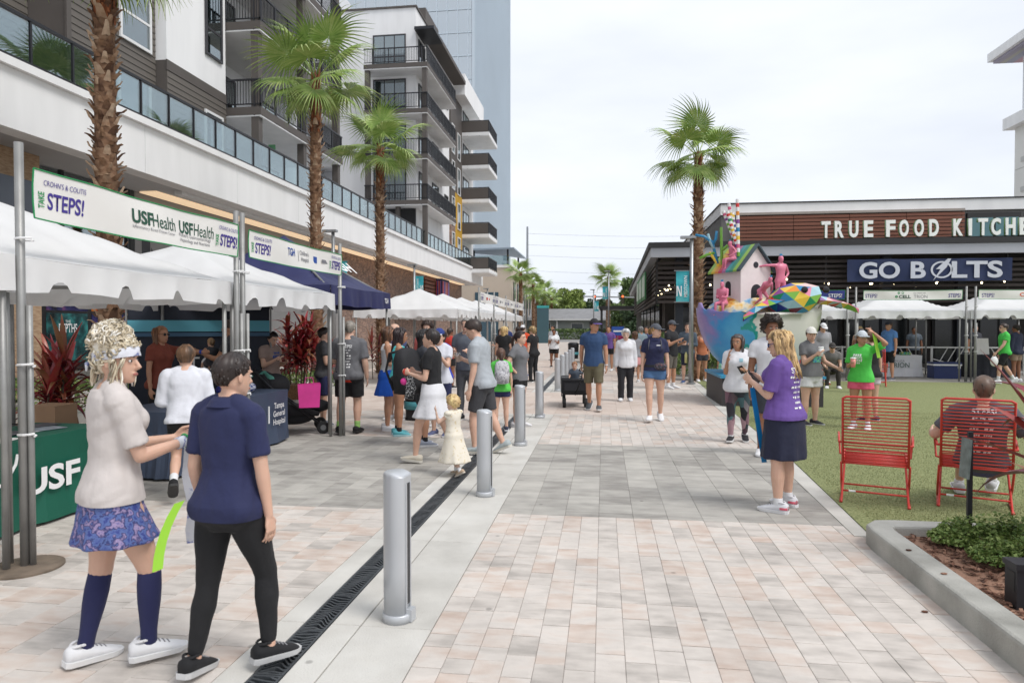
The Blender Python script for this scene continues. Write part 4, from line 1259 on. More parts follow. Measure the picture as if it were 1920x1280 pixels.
# hedges
def hedge(loc, sx, sy, sz, m, label, n, size, seed, group='hedges'):
    r = random.Random(seed)
    t = thing('hedge', label, 'hedge', loc, 0, group)
    mb = MB()
    for k in range(n):
        f = r.choice((0, 1, 2, 3, 4))
        p = Vector((r.uniform(-sx, sx), r.uniform(-sy, sy), r.uniform(.08, sz)))
        if f == 0: p.y = -sy * r.uniform(.85, 1.1)
        elif f == 1: p.x = sx * r.choice((-1, 1)) * r.uniform(.9, 1.05)
        elif f < 4: p.z = sz * r.uniform(.82, 1.1)
        a = Vector((r.gauss(0, 1), r.gauss(0, 1), r.gauss(.5, .8))).normalized(); b = a.orthogonal().normalized(); b = Matrix.Rotation(r.uniform(0, 6.28), 3, a) @ b; c = a.cross(b)
        s = size * r.uniform(.6, 1.3)
        mb.add([p - b * s, p + c * s * .55, p + b * s, p - c * s * .55], [(0, 1, 2, 3)])
    mb.build('foliage', m, t)
    for k in range(6):
        x, y = r.uniform(-sx, sx) * .8, r.uniform(-sy, sy) * .7
        MB().tube([(x, y, 0), (x + r.uniform(-.1, .1), y, sz * .8)], .012, 4).build('stem', m_stem, t)
    return t
hedge((-3, 93, 0), 7, .7, 1.25, m_lf3, 'clipped green hedge in front of the bungalow', 3600, .16, 1)
m_lfb = leaf_mat('bed_leaves', (.05, .10, .02), (.12, .20, .04), (.24, .31, .085))
hedge((-9.9, 11.6, .1), 1.6, .5, .55, m_lfb, 'low green hedge in the kerbed bed behind the green covered table', 3400, .035, 2)
bed = struct(MB().bb(-11.6, -7.4, 10.9, 12.4, -.02, .14).build('planting_bed', m_curb))
hedge((-7.6, 15.6, .1), .7, 1.6, .45, m_lfb, 'low green bed planting below the red leaved plants', 2600, .035, 3)
struct(MB().bb(-8.5, -6.7, 13.8, 17.4, -.02, .16).build('planting_bed', m_curb))
hedge((3.4, 24.1, 0), .9, .6, .7, m_lfb, 'leafy green bed beside the lamp post and palm', 2000, .05, 4)
hedge((1.8, 27.6, 0), .6, 1.4, 1.3, m_lf3, 'bushy planting at the restaurant corner', 1600, .09, 5)

# ground cover in the kerbed planter
def shrub(loc, rx, ry, h, n, label, seed):
    r = random.Random(seed)
    t = thing('ground_cover_shrub', label, 'shrub', loc, 0, 'low shrubs in the kerbed planter')
    mb = MB(); st = MB()
    for k in range(n):
        a = r.uniform(0, 6.28); q = math.sqrt(r.random())
        lump = .62 + .38 * math.sin(q * 7 + a * 3 + seed) * math.sin(a * 5 + q * 9)
        z = h * (1 - q * q * .75) * lump * r.uniform(.45, 1.05) + .03
        p = Vector((rx * q * math.cos(a), ry * q * math.sin(a), z))
        n_ = Vector((r.gauss(0, .7), r.gauss(0, .7), 1)).normalized(); b = n_.orthogonal().normalized(); b = Matrix.Rotation(r.uniform(0, 6.28), 3, n_) @ b; c = n_.cross(b)
        s = r.uniform(.010, .021)
        mb.add([p - b * s, p + c * s * .6 + n_ * .003, p + b * s, p - c * s * .6 + n_ * .003], [(0, 1, 2, 3)])
        if k % 60 == 0:
            st.tube([(p.x * .5, p.y * .5, 0), tuple(p)], .003, 4)
    mb.build('foliage', m_lfb, t); q_ = st.build('stems', m_stem, t); q_['kind'] = 'stuff'
shrub((2.80, 5.36, .09), .42, .24, .24, 5200, 'rounded green shrub around the black sign stake', 1)
shrub((2.85, 4.95, .09), .40, .27, .22, 5200, 'spreading green shrub in the middle of the mulch', 2)
shrub((3.35, 5.1, .09), .36, .34, .24, 4200, 'loose green shrub right of the sign stake', 3)
shrub((4.0, 5.2, .09), .6, .4, .25, 4200, 'dense green shrub at the deep end of the planter', 4)

# red leaved cordylines
m_red = ramp_mat('cordyline_red', [(0.2, S(74, 26, 34)), (0.42, S(140, 38, 52)), (0.6, S(172, 60, 60)), (0.8, S(150, 104, 70))], scale=3.2, rough=.35, rand=.55)
def cord_leaf(seed, L, w, arch):
    r = random.Random(seed); mb = MB(); n = 7
    for k in range(n + 1):
        u = k / n
        ww = w * math.sin(math.pi * (.12 + .88 * u) ** .8) if u < 1 else .002
        y = L * (u * .85); z = L * (.75 * u - arch * u * u)
        mb.v += [(-ww, y, z + ww * .45), (0, y, z), (ww, y, z + ww * .45)]
    for k in range(n):
        o = 3 * k
        mb.f += [(o, o + 1, o + 4, o + 3), (o + 1, o + 2, o + 5, o + 4)]
    me = mb.mesh('leaf', True); me.materials.append(m_red); return me
CL = [cord_leaf(i, L, w, a) for i, (L, w, a) in enumerate(((.55, .035, .35), (.5, .045, .75), (.6, .04, .15), (.45, .032, 1.0)))]
def cordyline(loc, h, stems, leaves, label, seed, pot=None, sc=1.0):
    r = random.Random(seed)
    t = thing('cordyline', label, 'plant', loc, 0, 'red leaved cordylines')
    if pot:
        MB().prism([(-pot[0], -pot[1]), (pot[0], -pot[1]), (pot[0], pot[1]), (-pot[0], pot[1])], 0, pot[2]).build('pot', mat('woven_basket', S(134, 100, 72), .9, .3, 30), t)
    z0 = pot[2] if pot else 0
    for s in range(stems):
        x, y = r.uniform(-.22, .22) * sc, r.uniform(-.22, .22) * sc
        hh = h * r.uniform(.55, 1.0)
        MB().tube([(x, y, z0 - .02 if pot else 0), (x * 1.5, y * 1.5, z0 + hh)], .014, 5).build('stem', m_stem, t)
        for k in range(leaves):
            u = k / leaves
            o = link('leaf', CL[r.randrange(4)], None, t)
            o.matrix_basis = Matrix.Translation((x * (1 + .5 * u), y * (1 + .5 * u), z0 + hh * (.45 + .55 * u))) @ Matrix.Rotation(k * 2.4 + r.uniform(-.3, .3), 4, 'Z') @ Matrix.Rotation(R(-25 + 68 * u + r.uniform(-12, 12)), 4, 'X') @ Matrix.Scale(sc * r.uniform(.8, 1.15), 4)
    return t
cordyline((-7.45, 8.35, 0), 1.35, 5, 26, 'tall red cordyline behind the blonde walker, against the poster screens', 1, None, 1.05)
cordyline((-6.55, 13.9, .16), 1.3, 8, 26, 'broad bright red cordyline in a basket beside the hospital table', 2, (.32, .3, .3), 1.0)
cordyline((-7.3, 15.2, .16), 1.35, 6, 22, 'red cordyline next to the basket plant in the low bed', 3)
cordyline((-7.2, 16.9, .16), 1.3, 6, 22, 'dark red cordyline under the first far white tent', 4)
cordyline((-7.4, 21.5, 0), 1.3, 3, 14, 'small dark red cordyline between the far tent legs', 5)
cordyline((2.1, 28.9, 0), .9, 3, 12, 'dark red cordyline in the bed at the restaurant corner', 6)
cordyline((3.38, 4.86, .09), 1.22, 4, 20, 'large glossy red cordyline at the deep corner of the kerbed planter', 7, None, 1.3)

# blades of the artificial turf around the chairs
_g = np.random.RandomState(3)
_n = 90000
_x = _g.uniform(2.2, 7.5, _n); _y = 5.8 + 8.5 * _g.rand(_n) ** 1.5
_k = (_x > 2.30 + (_y - 5.8) * .032) & ~((_x > 2.4) & (_x < 4.7) & (_y > 14.8))
_x, _y = _x[_k], _y[_k]; _n = len(_x)
_a = _g.uniform(0, 6.28, _n); _w = _g.uniform(.0012, .0026, _n); _h = _g.uniform(.010, .022, _n); _lx = _g.normal(0, .007, _n); _ly = _g.normal(0, .007, _n)
_v = np.empty((_n, 3, 3), np.float32)
_v[:, 0] = np.stack([_x - _w * np.cos(_a), _y - _w * np.sin(_a), np.full(_n, .015)], 1)
_v[:, 1] = np.stack([_x + _w * np.cos(_a), _y + _w * np.sin(_a), np.full(_n, .015)], 1)
_v[:, 2] = np.stack([_x + _lx, _y + _ly, .015 + _h], 1)
_me = bpy.data.meshes.new('turf_blades')
_me.vertices.add(_n * 3); _me.loops.add(_n * 3); _me.polygons.add(_n)
_me.vertices.foreach_set('co', _v.reshape(-1)); _me.loops.foreach_set('vertex_index', np.arange(_n * 3, dtype=np.int32))
_me.polygons.foreach_set('loop_start', np.arange(0, _n * 3, 3, dtype=np.int32)); _me.polygons.foreach_set('loop_total', np.full(_n, 3, np.int32))
_me.update(calc_edges=True)
_o = link('turf_blades', _me, ramp_mat('turf_blade', [(.25, S(92, 98, 56)), (.5, S(138, 142, 92)), (.8, S(178, 174, 124))], scale=3, rough=.7, coord='World', rand=.7), turf)
_o['kind'] = 'stuff'
# ============================================================ figure builder
# local frame of a figure: x to its right, y forward, z up; arms and legs are given with x pointing outward
TOR_M = [(-.062, .062, .050, 0), (-.03, .094, .066, -.004), (.02, .098, .068, -.006), (.07, .090, .062, -.002), (.12, .085, .058, .002), (.18, .092, .063, .004), (.235, .102, .070, .004),
         (.275, .104, .066, .0), (.305, .092, .053, -.004), (.325, .060, .042, -.006), (.345, .036, .034, -.004)]
TOR_F = [(-.062, .066, .054, 0), (-.03, .102, .072, -.008), (.015, .104, .073, -.010), (.06, .090, .062, -.004), (.115, .076, .053, .002), (.17, .082, .060, .006), (.225, .090, .070, .012),
         (.268, .092, .062, .004), (.302, .082, .049, -.004), (.322, .052, .038, -.006), (.345, .031, .030, -.004)]
HEADP = [(0, .36, -.06, .10), (.05, .40, -.10, .165), (.12, .405, -.17, .225), (.2, .395, -.26, .262), (.28, .40, -.35, .288), (.36, .395, -.41, .305), (.45, .39, -.45, .318), (.53, .375, -.475, .325),
         (.6, .392, -.488, .33), (.7, .39, -.485, .328), (.8, .35, -.455, .305), (.9, .25, -.355, .235), (.97, .12, -.2, .13), (1.0, .03, -.08, .04)]
def lerp_table(tab, t):
    if t <= tab[0][0]: return tab[0][1:]
    for a, b in zip(tab, tab[1:]):
        if t <= b[0]:
            u = (t - a[0]) / (b[0] - a[0])
            return tuple(p + (q - p) * u for p, q in zip(a[1:], b[1:]))
    return tab[-1][1:]
def hpt(phi, z, off=0.0):
    yf, yb, w = lerp_table(HEADP, max(0, min(1, z)))
    c, s = math.cos(phi), math.sin(phi)
    return Vector(((w + off) * s, (yf + off) * c if c > 0 else (-yb + off) * c, z + (max(0, z - .7) / .3) ** 2 * off))
def V(*a): return Vector(a)

ARM = {'down': ((.16, .02, -1), (.06, .14, -1)), 'relax': ((.22, -.10, -1), (.05, .25, -1)), 'hold': ((.12, .10, -1), (-.35, 1, .25)), 'phone': ((.10, .22, -1), (-.42, 1, .55)),
       'fwd': ((.10, .5, -.9), (-.1, 1, .1)), 'swing_f': ((.10, .38, -1), (-.05, .75, -1)), 'swing_b': ((.14, -.40, -1), (.02, -.1, -1)), 'clap': ((.12, .45, -.8), (-.35, .8, .9)),
       'cross': ((.16, .12, -1), (-1, .55, .05)), 'hip': ((.6, -.25, -1), (-.55, .35, -.6)), 'chin': ((.05, .25, -1), (-.25, .55, 1.5)), 'head': ((.7, .35, .35), (-.75, .2, .75)), 'rest': ((.55, -.15, -.75), (.1, .9, -.35))}
LEG = {'stand': ((.045, .0, -1), (.02, -.03, -1), 0), 'front': ((.03, .36, -1), (.0, .10, -1), 8), 'back': ((.03, -.20, -1), (.0, -.62, -1), -28), 'mid': ((.04, .12, -1), (.01, -.10, -1), 0),
       'ease': ((.10, .06, -1), (.03, -.05, -1), 0), 'sit': ((.12, 1, -.05), (.03, .05, -1), 0), 'lounge': ((.10, 1, .18), (-.05, .5, -1), 10), 'push': ((.03, -.32, -1), (.0, -.42, -1), -22), 'kick': ((.03, .05, -1), (.0, -1, -.75), -40)}
CLOTH = {}
def cloth(col, rough=.85, var=.07):
    k = tuple(round(c, 4) for c in col)
    if k not in CLOTH:
        CLOTH[k] = mat('cloth_%d' % len(CLOTH), col, rough, var, 5, .55, 17, sheen=.03)
    return CLOTH[k]
SKIN = {}
def skin(name):
    c = {'light': S(228, 184, 160, .8), 'fair': S(234, 196, 174, .8), 'tan': S(202, 150, 120, .8), 'brown': S(150, 102, 76, .8), 'olive': S(190, 140, 110, .8)}[name]
    if name not in SKIN:
        m = mat('skin_' + name, c, .5, .06, 7, .08, 60)
        b = m.node_tree.nodes['Principled BSDF']
        b.inputs['Subsurface Weight'].default_value = .12
        b.inputs['Subsurface Radius'].default_value = (.012, .005, .003)
        SKIN[name] = m
    return SKIN[name]
def hairmat(rgb):
    k = 'hair_%d_%d_%d' % rgb
    return ramp_mat(k, [(0.25, S(*[c * .55 for c in rgb])), (0.5, S(*rgb)), (0.78, S(*[min(255, c * 1.3 + 8) for c in rgb]))], scale=14, rough=.45, stretch=(1, 1, .22), rand=.35)

class Fig:
    def __init__(s, H=1.7, sex='f', build=1.0, lean=0.0, side=0.0, twist=0.0, arms=('down', 'down'), legs=('stand', 'stand'), head=(0, 0), vox=.012, curl=.5, headscale=1.0, feet=(8, 8), hips=1.0):
        s.H, s.sex, s.b, s.vox = H, sex, build, vox
        s.tor = TOR_F if sex == 'f' else TOR_M
        s.lean, s.side, s.twist, s.hipk = lean, side, twist, hips
        Rl = Matrix.Rotation(-lean, 3, 'X') @ Matrix.Rotation(side, 3, 'Y')
        s.up = Rl @ V(0, 0, 1)
        s.P = V(0, 0, 0)
        s.curl = curl
        s.chestR = Rl @ Matrix.Rotation(twist, 3, 'Z')
        sw = (.096 if sex == 'f' else .108) * H * (.75 + .25 * build)
        s.arms = []
        for i, sgn in ((0, 1), (1, -1)):
            a = arms[i]; a = ARM[a] if isinstance(a, str) else a
            ud, fd = V(*a[0]), V(*a[1])
            ud.x *= sgn; fd.x *= sgn
            ud = (s.chestR @ ud).normalized(); fd = (s.chestR @ fd).normalized()
            sh = s.P + s.up * (.292 * H) + s.chestR @ V(sgn * sw, -.004 * H, 0)
            el = sh + ud * (.172 * H); wr = el + fd * (.150 * H)
            s.arms.append((sgn, sh, el, wr, ud, fd))
        s.legs = []
        for i, sgn in ((0, 1), (1, -1)):
            a = legs[i]; a = LEG[a] if isinstance(a, str) else a
            td, sd = V(*a[0]), V(*a[1]); td.x *= sgn; sd.x *= sgn
            td.normalize(); sd.normalize()
            hip = s.P + V(sgn * .052 * H * (.6 + .4 * build * hips), 0, -.005 * H)
            kn = hip + td * (.238 * H); an = kn + sd * (.232 * H)
            yaw = -sgn * R(feet[i]); pit = R(a[2])
            Mf = Matrix.Translation(an) @ Matrix.Rotation(yaw, 4, 'Z') @ Matrix.Rotation(pit, 4, 'X') @ Matrix.Translation((0, 0, -.043 * H))
            s.legs.append((sgn, hip, kn, an, Mf))
        low = min((Mf @ V(0, y * H, 0)).z for *_, Mf in s.legs for y in (-.045, .10))
        s.dz = -low
        s.hh = .133 * H * headscale
        # lift all joints so the soles stand on z = 0
        s.shift(V(0, 0, s.dz))
        n0 = s.P + s.up * (.335 * H)
        hy, hp = R(head[0]), R(head[1])
        s.Hm3 = Matrix.Rotation(twist, 3, 'Z') @ Matrix.Rotation(hy, 3, 'Z') @ Matrix.Rotation(-lean * .35 + hp, 3, 'X')
        nt = n0 + (s.up * .7 + s.Hm3 @ V(0, .25, .45)).normalized() * (.052 * H)
        s.neck = (n0 - s.up * .03 * H, nt)
        s.Hm = Matrix.Translation(nt - s.Hm3 @ V(0, -.02 * s.hh, .30 * s.hh)) @ s.Hm3.to_4x4() @ Matrix.Scale(s.hh, 4)
    def shift(s, d):
        s.P = s.P + d
        s.arms = [(g_, a + d, b + d, c + d, u, f) for g_, a, b, c, u, f in s.arms]
        s.legs = [(g_, a + d, b + d, c + d, Matrix.Translation(d) @ M) for g_, a, b, c, M in s.legs]
    def tring(s, t, inf=0.0, n=22, kx=1.0, ky=1.0):
        a, b, yo = lerp_table(s.tor, t)
        H = s.H
        bk = s.b if t < .26 else 1 + (s.b - 1) * max(0, (.345 - t) / .085)
        hk = 1 + (s.hipk - 1) * max(0, 1 - abs(t - 0) / .09)
        a = a * H * (.45 + .55 * bk) * hk * kx + inf; b = b * H * bk * hk * ky + inf
        c = s.P + s.up * (t * H)
        tw = Matrix.Rotation(s.twist * max(0, min(1, t / .28)), 3, 'Z')
        rx = tw @ V(1, 0, 0); ry = s.up.cross(rx).normalized(); rx = ry.cross(s.up).normalized()
        c = c + ry * yo * H
        out = []
        for i in range(n):
            p = 2 * math.pi * i / n
            cx, sy = math.cos(p), math.sin(p)
            e = .86
            out.append(c + rx * (a * math.copysign(abs(cx) ** e, cx)) + ry * (b * math.copysign(abs(sy) ** e, sy)))
        return out
    def torso(s, mb, t0, t1, inf=0.0, flare=0.0):
        n = max(3, int((t1 - t0) / .022))
        mb.rings([s.tring(t0 + (t1 - t0) * i / n, inf + flare * (1 - i / n) ** 2) for i in range(n + 1)])
    def limb_r(s, kind, u):
        b = (.35 + .65 * s.b) * s.H
        if kind == 'thigh': return lerp_table([(0, .056), (.15, .054), (.5, .046), (.85, .034), (1, .0325)], u)[0] * b * (1.06 if s.sex == 'f' else 1)
        if kind == 'shank': return lerp_table([(0, .0325), (.12, .032), (.32, .0345), (.6, .027), (.88, .0205), (1, .022)], u)[0] * b
        if kind == 'upper': return lerp_table([(0, .031), (.2, .0305), (.6, .0265), (1, .0235)], u)[0] * b * (.9 if s.sex == 'f' else 1.05)
        return lerp_table([(0, .0235), (.2, .0245), (.6, .019), (1, .0150)], u)[0] * b * (.9 if s.sex == 'f' else 1.05)
    def seg(s, mb, a, b, kind, u0, u1, inf=0.0, flare=0.0, n=6, k=12, flat=False):
        pts = []; rad = []
        for i in range(n + 1):
            u = u0 + (u1 - u0) * i / n
            pts.append(a + (b - a) * u); rad.append(s.limb_r(kind, u) + inf + flare * (i / n) ** 2)
        mb.tube(pts, rad, k, round_ends=not flat)
    def head_mb(s, mb):
        n = 24
        rows = [[s.Hm @ hpt(2 * math.pi * i / n, z) for i in range(n)][::-1] for z, *_ in HEADP]
        mb.rings(rows)
        nose = [s.Hm @ V(0, .34, .58), s.Hm @ V(0, .43, .47), s.Hm @ V(0, .49, .385), s.Hm @ V(0, .42, .345)]
        mb.tube(nose, [.035 * s.hh, .045 * s.hh, .062 * s.hh, .06 * s.hh], 8, round_ends=True)
        for g_ in (1, -1):
            mb.ell(s.Hm @ V(g_ * .345, -.05, .45), (.035 * s.hh, .085 * s.hh, .135 * s.hh), 10, 8, s.Hm3 @ Matrix.Rotation(g_ * .35, 3, 'Z'))
        mb.ell(s.Hm @ V(0, .385, .235), (.12 * s.hh, .05 * s.hh, .03 * s.hh), 10, 6, s.Hm3)
        mb.ell(s.Hm @ V(0, .388, .185), (.10 * s.hh, .05 * s.hh, .032 * s.hh), 10, 6, s.Hm3)
        mb.ell(s.Hm @ V(0, .34, .615), (.27 * s.hh, .07 * s.hh, .035 * s.hh), 10, 6, s.Hm3)
        mb.tube([s.neck[0], s.neck[0].lerp(s.neck[1], .5), s.neck[1] + (s.neck[1] - s.neck[0]).normalized() * .02 * s.H],
                [(.036 if s.sex == 'm' else .030) * s.H * (.5 + .5 * s.b)] * 3, 14)
    def hand(s, mb, i):
        g_, sh, el, wr, ud, fd = s.arms[i]
        H = s.H
        d = fd.normalized()
        inw = (s.chestR @ V(-g_, 0, 0)); pn = (inw - d * inw.dot(d))
        if pn.length < .2: pn = s.chestR @ V(0, 0, -1); pn = pn - d * pn.dot(d)
        pn.normalize()
        sd_ = d.cross(pn) * g_      # towards the thumb side
        fw = s.chestR @ V(0, 1, 0)
        if sd_.dot(fw) < 0 and abs(sd_.dot(fw)) > .3: sd_ = -sd_
        k = H / 1.7
        c1 = wr + d * .045 * k; c2 = wr + d * .088 * k
        mb.tube([wr - d * .02 * k, wr + d * .012 * k, c1, c2], [(.021 * k, .017 * k), (.026 * k, .016 * k), (.040 * k, .0145 * k), (.038 * k, .012 * k)], 12, up=sd_)
        if s.vox > .0135:      # small in the picture: the fingers still bend but lie close
            mb.tube([c2 - d * .01 * k, c2 + d * .035 * k + pn * .01 * k, c2 + d * .06 * k + pn * .035 * k], [(.036 * k, .013 * k), (.033 * k, .0125 * k), (.026 * k, .011 * k)], 8, up=sd_, round_ends=True)
            mb.tube([wr + d * .03 * k + sd_ * .025 * k, wr + d * .06 * k + sd_ * .05 * k + pn * .012 * k, wr + d * .088 * k + sd_ * .052 * k + pn * .028 * k], [.014 * k, .0125 * k, .010 * k], 8, round_ends=True)
        else:
            cu = s.curl
            for j in range(4):
                off = sd_ * ((1.5 - j) * .0218 * k)
                L = (.040, .044, .041, .032)[j] * k
                b0 = c2 - d * .012 * k + off
                a1 = cu * (.5 + .08 * j); a2 = cu * (1.25 + .1 * j)
                d1 = (d * math.cos(a1) + pn * math.sin(a1)); d2 = (d * math.cos(a2) + pn * math.sin(a2))
                b1 = b0 + d1 * L * 1.15; b2 = b1 + d2 * L * 1.05
                mb.tube([b0, b1, b2], [.0084 * k, .0076 * k, .0062 * k], 8, round_ends=True)
            mb.tube([wr + d * .022 * k + sd_ * .020 * k, wr + d * .052 * k + sd_ * .050 * k + pn * .010 * k, wr + d * .085 * k + sd_ * .056 * k + pn * .024 * k],
                    [.0135 * k, .0112 * k, .0085 * k], 8, round_ends=True)
        s.palm = getattr(s, 'palm', {}); s.palm[i] = (wr + d * .085 * k + pn * .03 * k, d, pn, sd_)
    def body(s, m, root, name='body', bald=False):
        mb = MB()
        s.torso(mb, -.062, .345)
        if s.sex == 'f':
            for g_ in (1, -1):
                c = s.P + s.up * (.228 * s.H) + s.chestR @ V(g_ * .042 * s.H, .055 * s.H * s.b, 0)
                mb.ell(c, (.040 * s.H * s.b, .032 * s.H * s.b, .038 * s.H * s.b), 12, 8)
        for i in (0, 1):
            g_, sh, el, wr, ud, fd = s.arms[i]
            s.seg(mb, sh, el, 'upper', -.02, 1); s.seg(mb, el, wr, 'fore', 0, 1)
            mb.ell(sh + s.chestR @ V(-g_ * .006 * s.H, 0, 0), (.0315 * s.H * (.5 + .5 * s.b),) * 3, 12, 8)
            mb.tube([s.P + s.up * .335 * s.H + s.chestR @ V(g_ * .018 * s.H, -.006 * s.H, 0), s.P + s.up * .314 * s.H + s.chestR @ V(g_ * .06 * s.H, -.008 * s.H, 0), sh], [.026 * s.H, .025 * s.H, .024 * s.H], 10, round_ends=True)
            s.hand(mb, i)
            g_, hip, kn, an, Mf = s.legs[i]
            s.seg(mb, hip, kn, 'thigh', 0, 1, n=8, k=14); s.seg(mb, kn, an, 'shank', 0, 1, n=8, k=14)
            mb.tube([Mf @ V(0, -.02 * s.H, .026 * s.H), Mf @ V(0, .04 * s.H, .020 * s.H), Mf @ V(0, .085 * s.H, .014 * s.H)], [.017 * s.H, .014 * s.H, .008 * s.H], 8, round_ends=True)
            back = V(0, -.012 * s.H, 0)
            mb.ell(hip + V(g_ * .004 * s.H, -.03 * s.H * s.b, .004 * s.H), (.050 * s.H * s.b, .048 * s.H * s.b, .055 * s.H), 12, 8)
        s.head_mb(mb)
        me = fuse(mb, s.vox, 2 if s.vox < .007 else 3, name, .45, .32 if s.vox < .007 else 1.0)
        o = link(name, me, m, root)
        return o
    # ---- clothes
    def top(s, kind, m, root, seed, hem=-.02, ease=.015, sleeve=.55, name=None, amp=.008, neck=.325):
        mb = MB()
        H = s.H
        if kind == 'tank':
            s.torso(mb, hem - .025, .262, ease * .6)
            for g_ in (1, -1):
                st = []
                for yy, t in ((.062, .25), (.045, .29), (0, .318), (-.04, .30), (-.056, .25)):
                    st.append(s.P + s.up * t * H + s.chestR @ V(g_ * .055 * H, yy * H, 0))
                mb.tube(st, .017 * H, 8)
        else:
            s.torso(mb, hem - .025, neck, ease, ease * .5 + (.006 if hem < .03 else 0))
            for i in (0, 1):
                g_, sh, el, wr, ud, fd = s.arms[i]
                if hem <= -.015:
                    hip = s.legs[i][1]
                    c = hip + V(g_ * .004 * H, -.03 * H * s.b, .004 * H); c.z = max(c.z, (s.P + s.up * (hem + .012) * H).z)
                    mb.ell(c, (.050 * H * s.b + ease + .011, .048 * H * s.b + ease + .012, .055 * H), 12, 8)
                mb.ell(sh + s.chestR @ V(-g_ * .008 * H, 0, 0), (.0315 * H * (.5 + .5 * s.b) + .009 + ease * .35,) * 3, 12, 8)
                mb.tube([s.P + s.up * .328 * H + s.chestR @ V(g_ * .03 * H, -.006 * H, 0), s.P + s.up * .314 * H + s.chestR @ V(g_ * .06 * H, -.008 * H, 0), sh], [.026 * H + .008 + ease * .25] * 3, 10, round_ends=True)
                if kind == 'long':
                    s.seg(mb, sh, el, 'upper', -.02, 1, ease); s.seg(mb, el, wr, 'fore', -.02, .97, ease * 1.1)
                else:
                    s.seg(mb, sh, el, 'upper', -.02, sleeve, .009 + ease * .3, ease * .6, flat=True)
        if s.sex == 'f':
            for g_ in (1, -1):
                c = s.P + s.up * (.228 * H) + s.chestR @ V(g_ * .040 * H, .055 * H * s.b, 0)
                mb.ell(c, (.042 * H * s.b + ease * .6, .032 * H * s.b + ease * .6, .042 * H * s.b), 12, 8)
        me = fuse(mb, max(s.vox, .009), 3, name or 'shirt')
        wrinkle(me, amp, seed, 1.0, .7)
        if kind != 'long' or min(a[3].z for a in s.arms) > (s.P + s.up * hem * H).z:
            cut_below(me, s.P + s.up * hem * H, s.up)
        o = link(name or {'tank': 'tank_top', 'long': 'long_sleeved_shirt'}.get(kind, 'shirt'), me, m, root)
        return o
    def bottom(s, kind, m, root, seed, length=.6, ease=.010, waist=.085, amp=.007, flare=.05):
        mb = MB(); H = s.H
        if kind == 'skirt':
            rings = []
            kn = (s.legs[0][2] + s.legs[1][2]) / 2; hipc = (s.legs[0][1] + s.legs[1][1]) / 2
            drop = length * .238 * H
            for j in range(4):
                rings.append(s.tring(waist - (waist + .03) * j / 3, ease + .004 * j, 40))
            base = rings[-1]; c0 = sum(base, V(0, 0, 0)) / len(base)
            ax = (kn - hipc).normalized()
            spread = max(abs((s.legs[0][2] - s.legs[1][2]).y) * .5 * length, 0)
            for j in range(1, 8):
                u = j / 7
                cc = c0 + ax * drop * u * .9 + V(0, 0, -drop * .1 * u)
                ring = []
                for q, p in enumerate(base):
                    d = p - c0
                    ang = 2 * math.pi * q / len(base)
                    ky = 1 + (spread * .9 / max(.05, abs(s.b * .07 * H))) * u * .5
                    ring.append(cc + V(d.x * (1 + flare * u * 4), d.y * (1 + flare * u * 4) * ky, 0) * (1 + .05 * u * math.sin(ang * 9 + seed)))
                rings.append(ring)
            mb.rings(rings)
            nm = 'skirt'
        else:
            s.torso(mb, -.07, waist, ease)
            for i in (0, 1):
                g_, hip, kn, an, Mf = s.legs[i]
                mb.ell(hip + V(g_ * .004 * H, -.03 * H * s.b, .004 * H), (.050 * H * s.b + ease, .048 * H * s.b + ease, .055 * H + ease), 12, 8)
                if kind == 'shorts':
                    s.seg(mb, hip, kn, 'thigh', 0, length, ease, ease * .9, 8, 14, flat=True)
                elif kind == 'pants':
                    s.seg(mb, hip, kn, 'thigh', 0, 1, ease, 0, 8, 14); s.seg(mb, kn, an, 'shank', -.02, .96, ease * 1.1, ease * .8, 8, 14)
                else:
                    s.seg(mb, hip, kn, 'thigh', 0, 1, .006, 0, 8, 14); s.seg(mb, kn, an, 'shank', -.02, min(.97, length), .006, 0, 8, 14)
            nm = {'shorts': 'shorts', 'pants': 'trousers'}.get(kind, 'leggings')
        me = fuse(mb, max(s.vox, .010), 3, nm)
        wrinkle(me, amp, seed + 1, .9, .6)
        return link(nm, me, m, root)
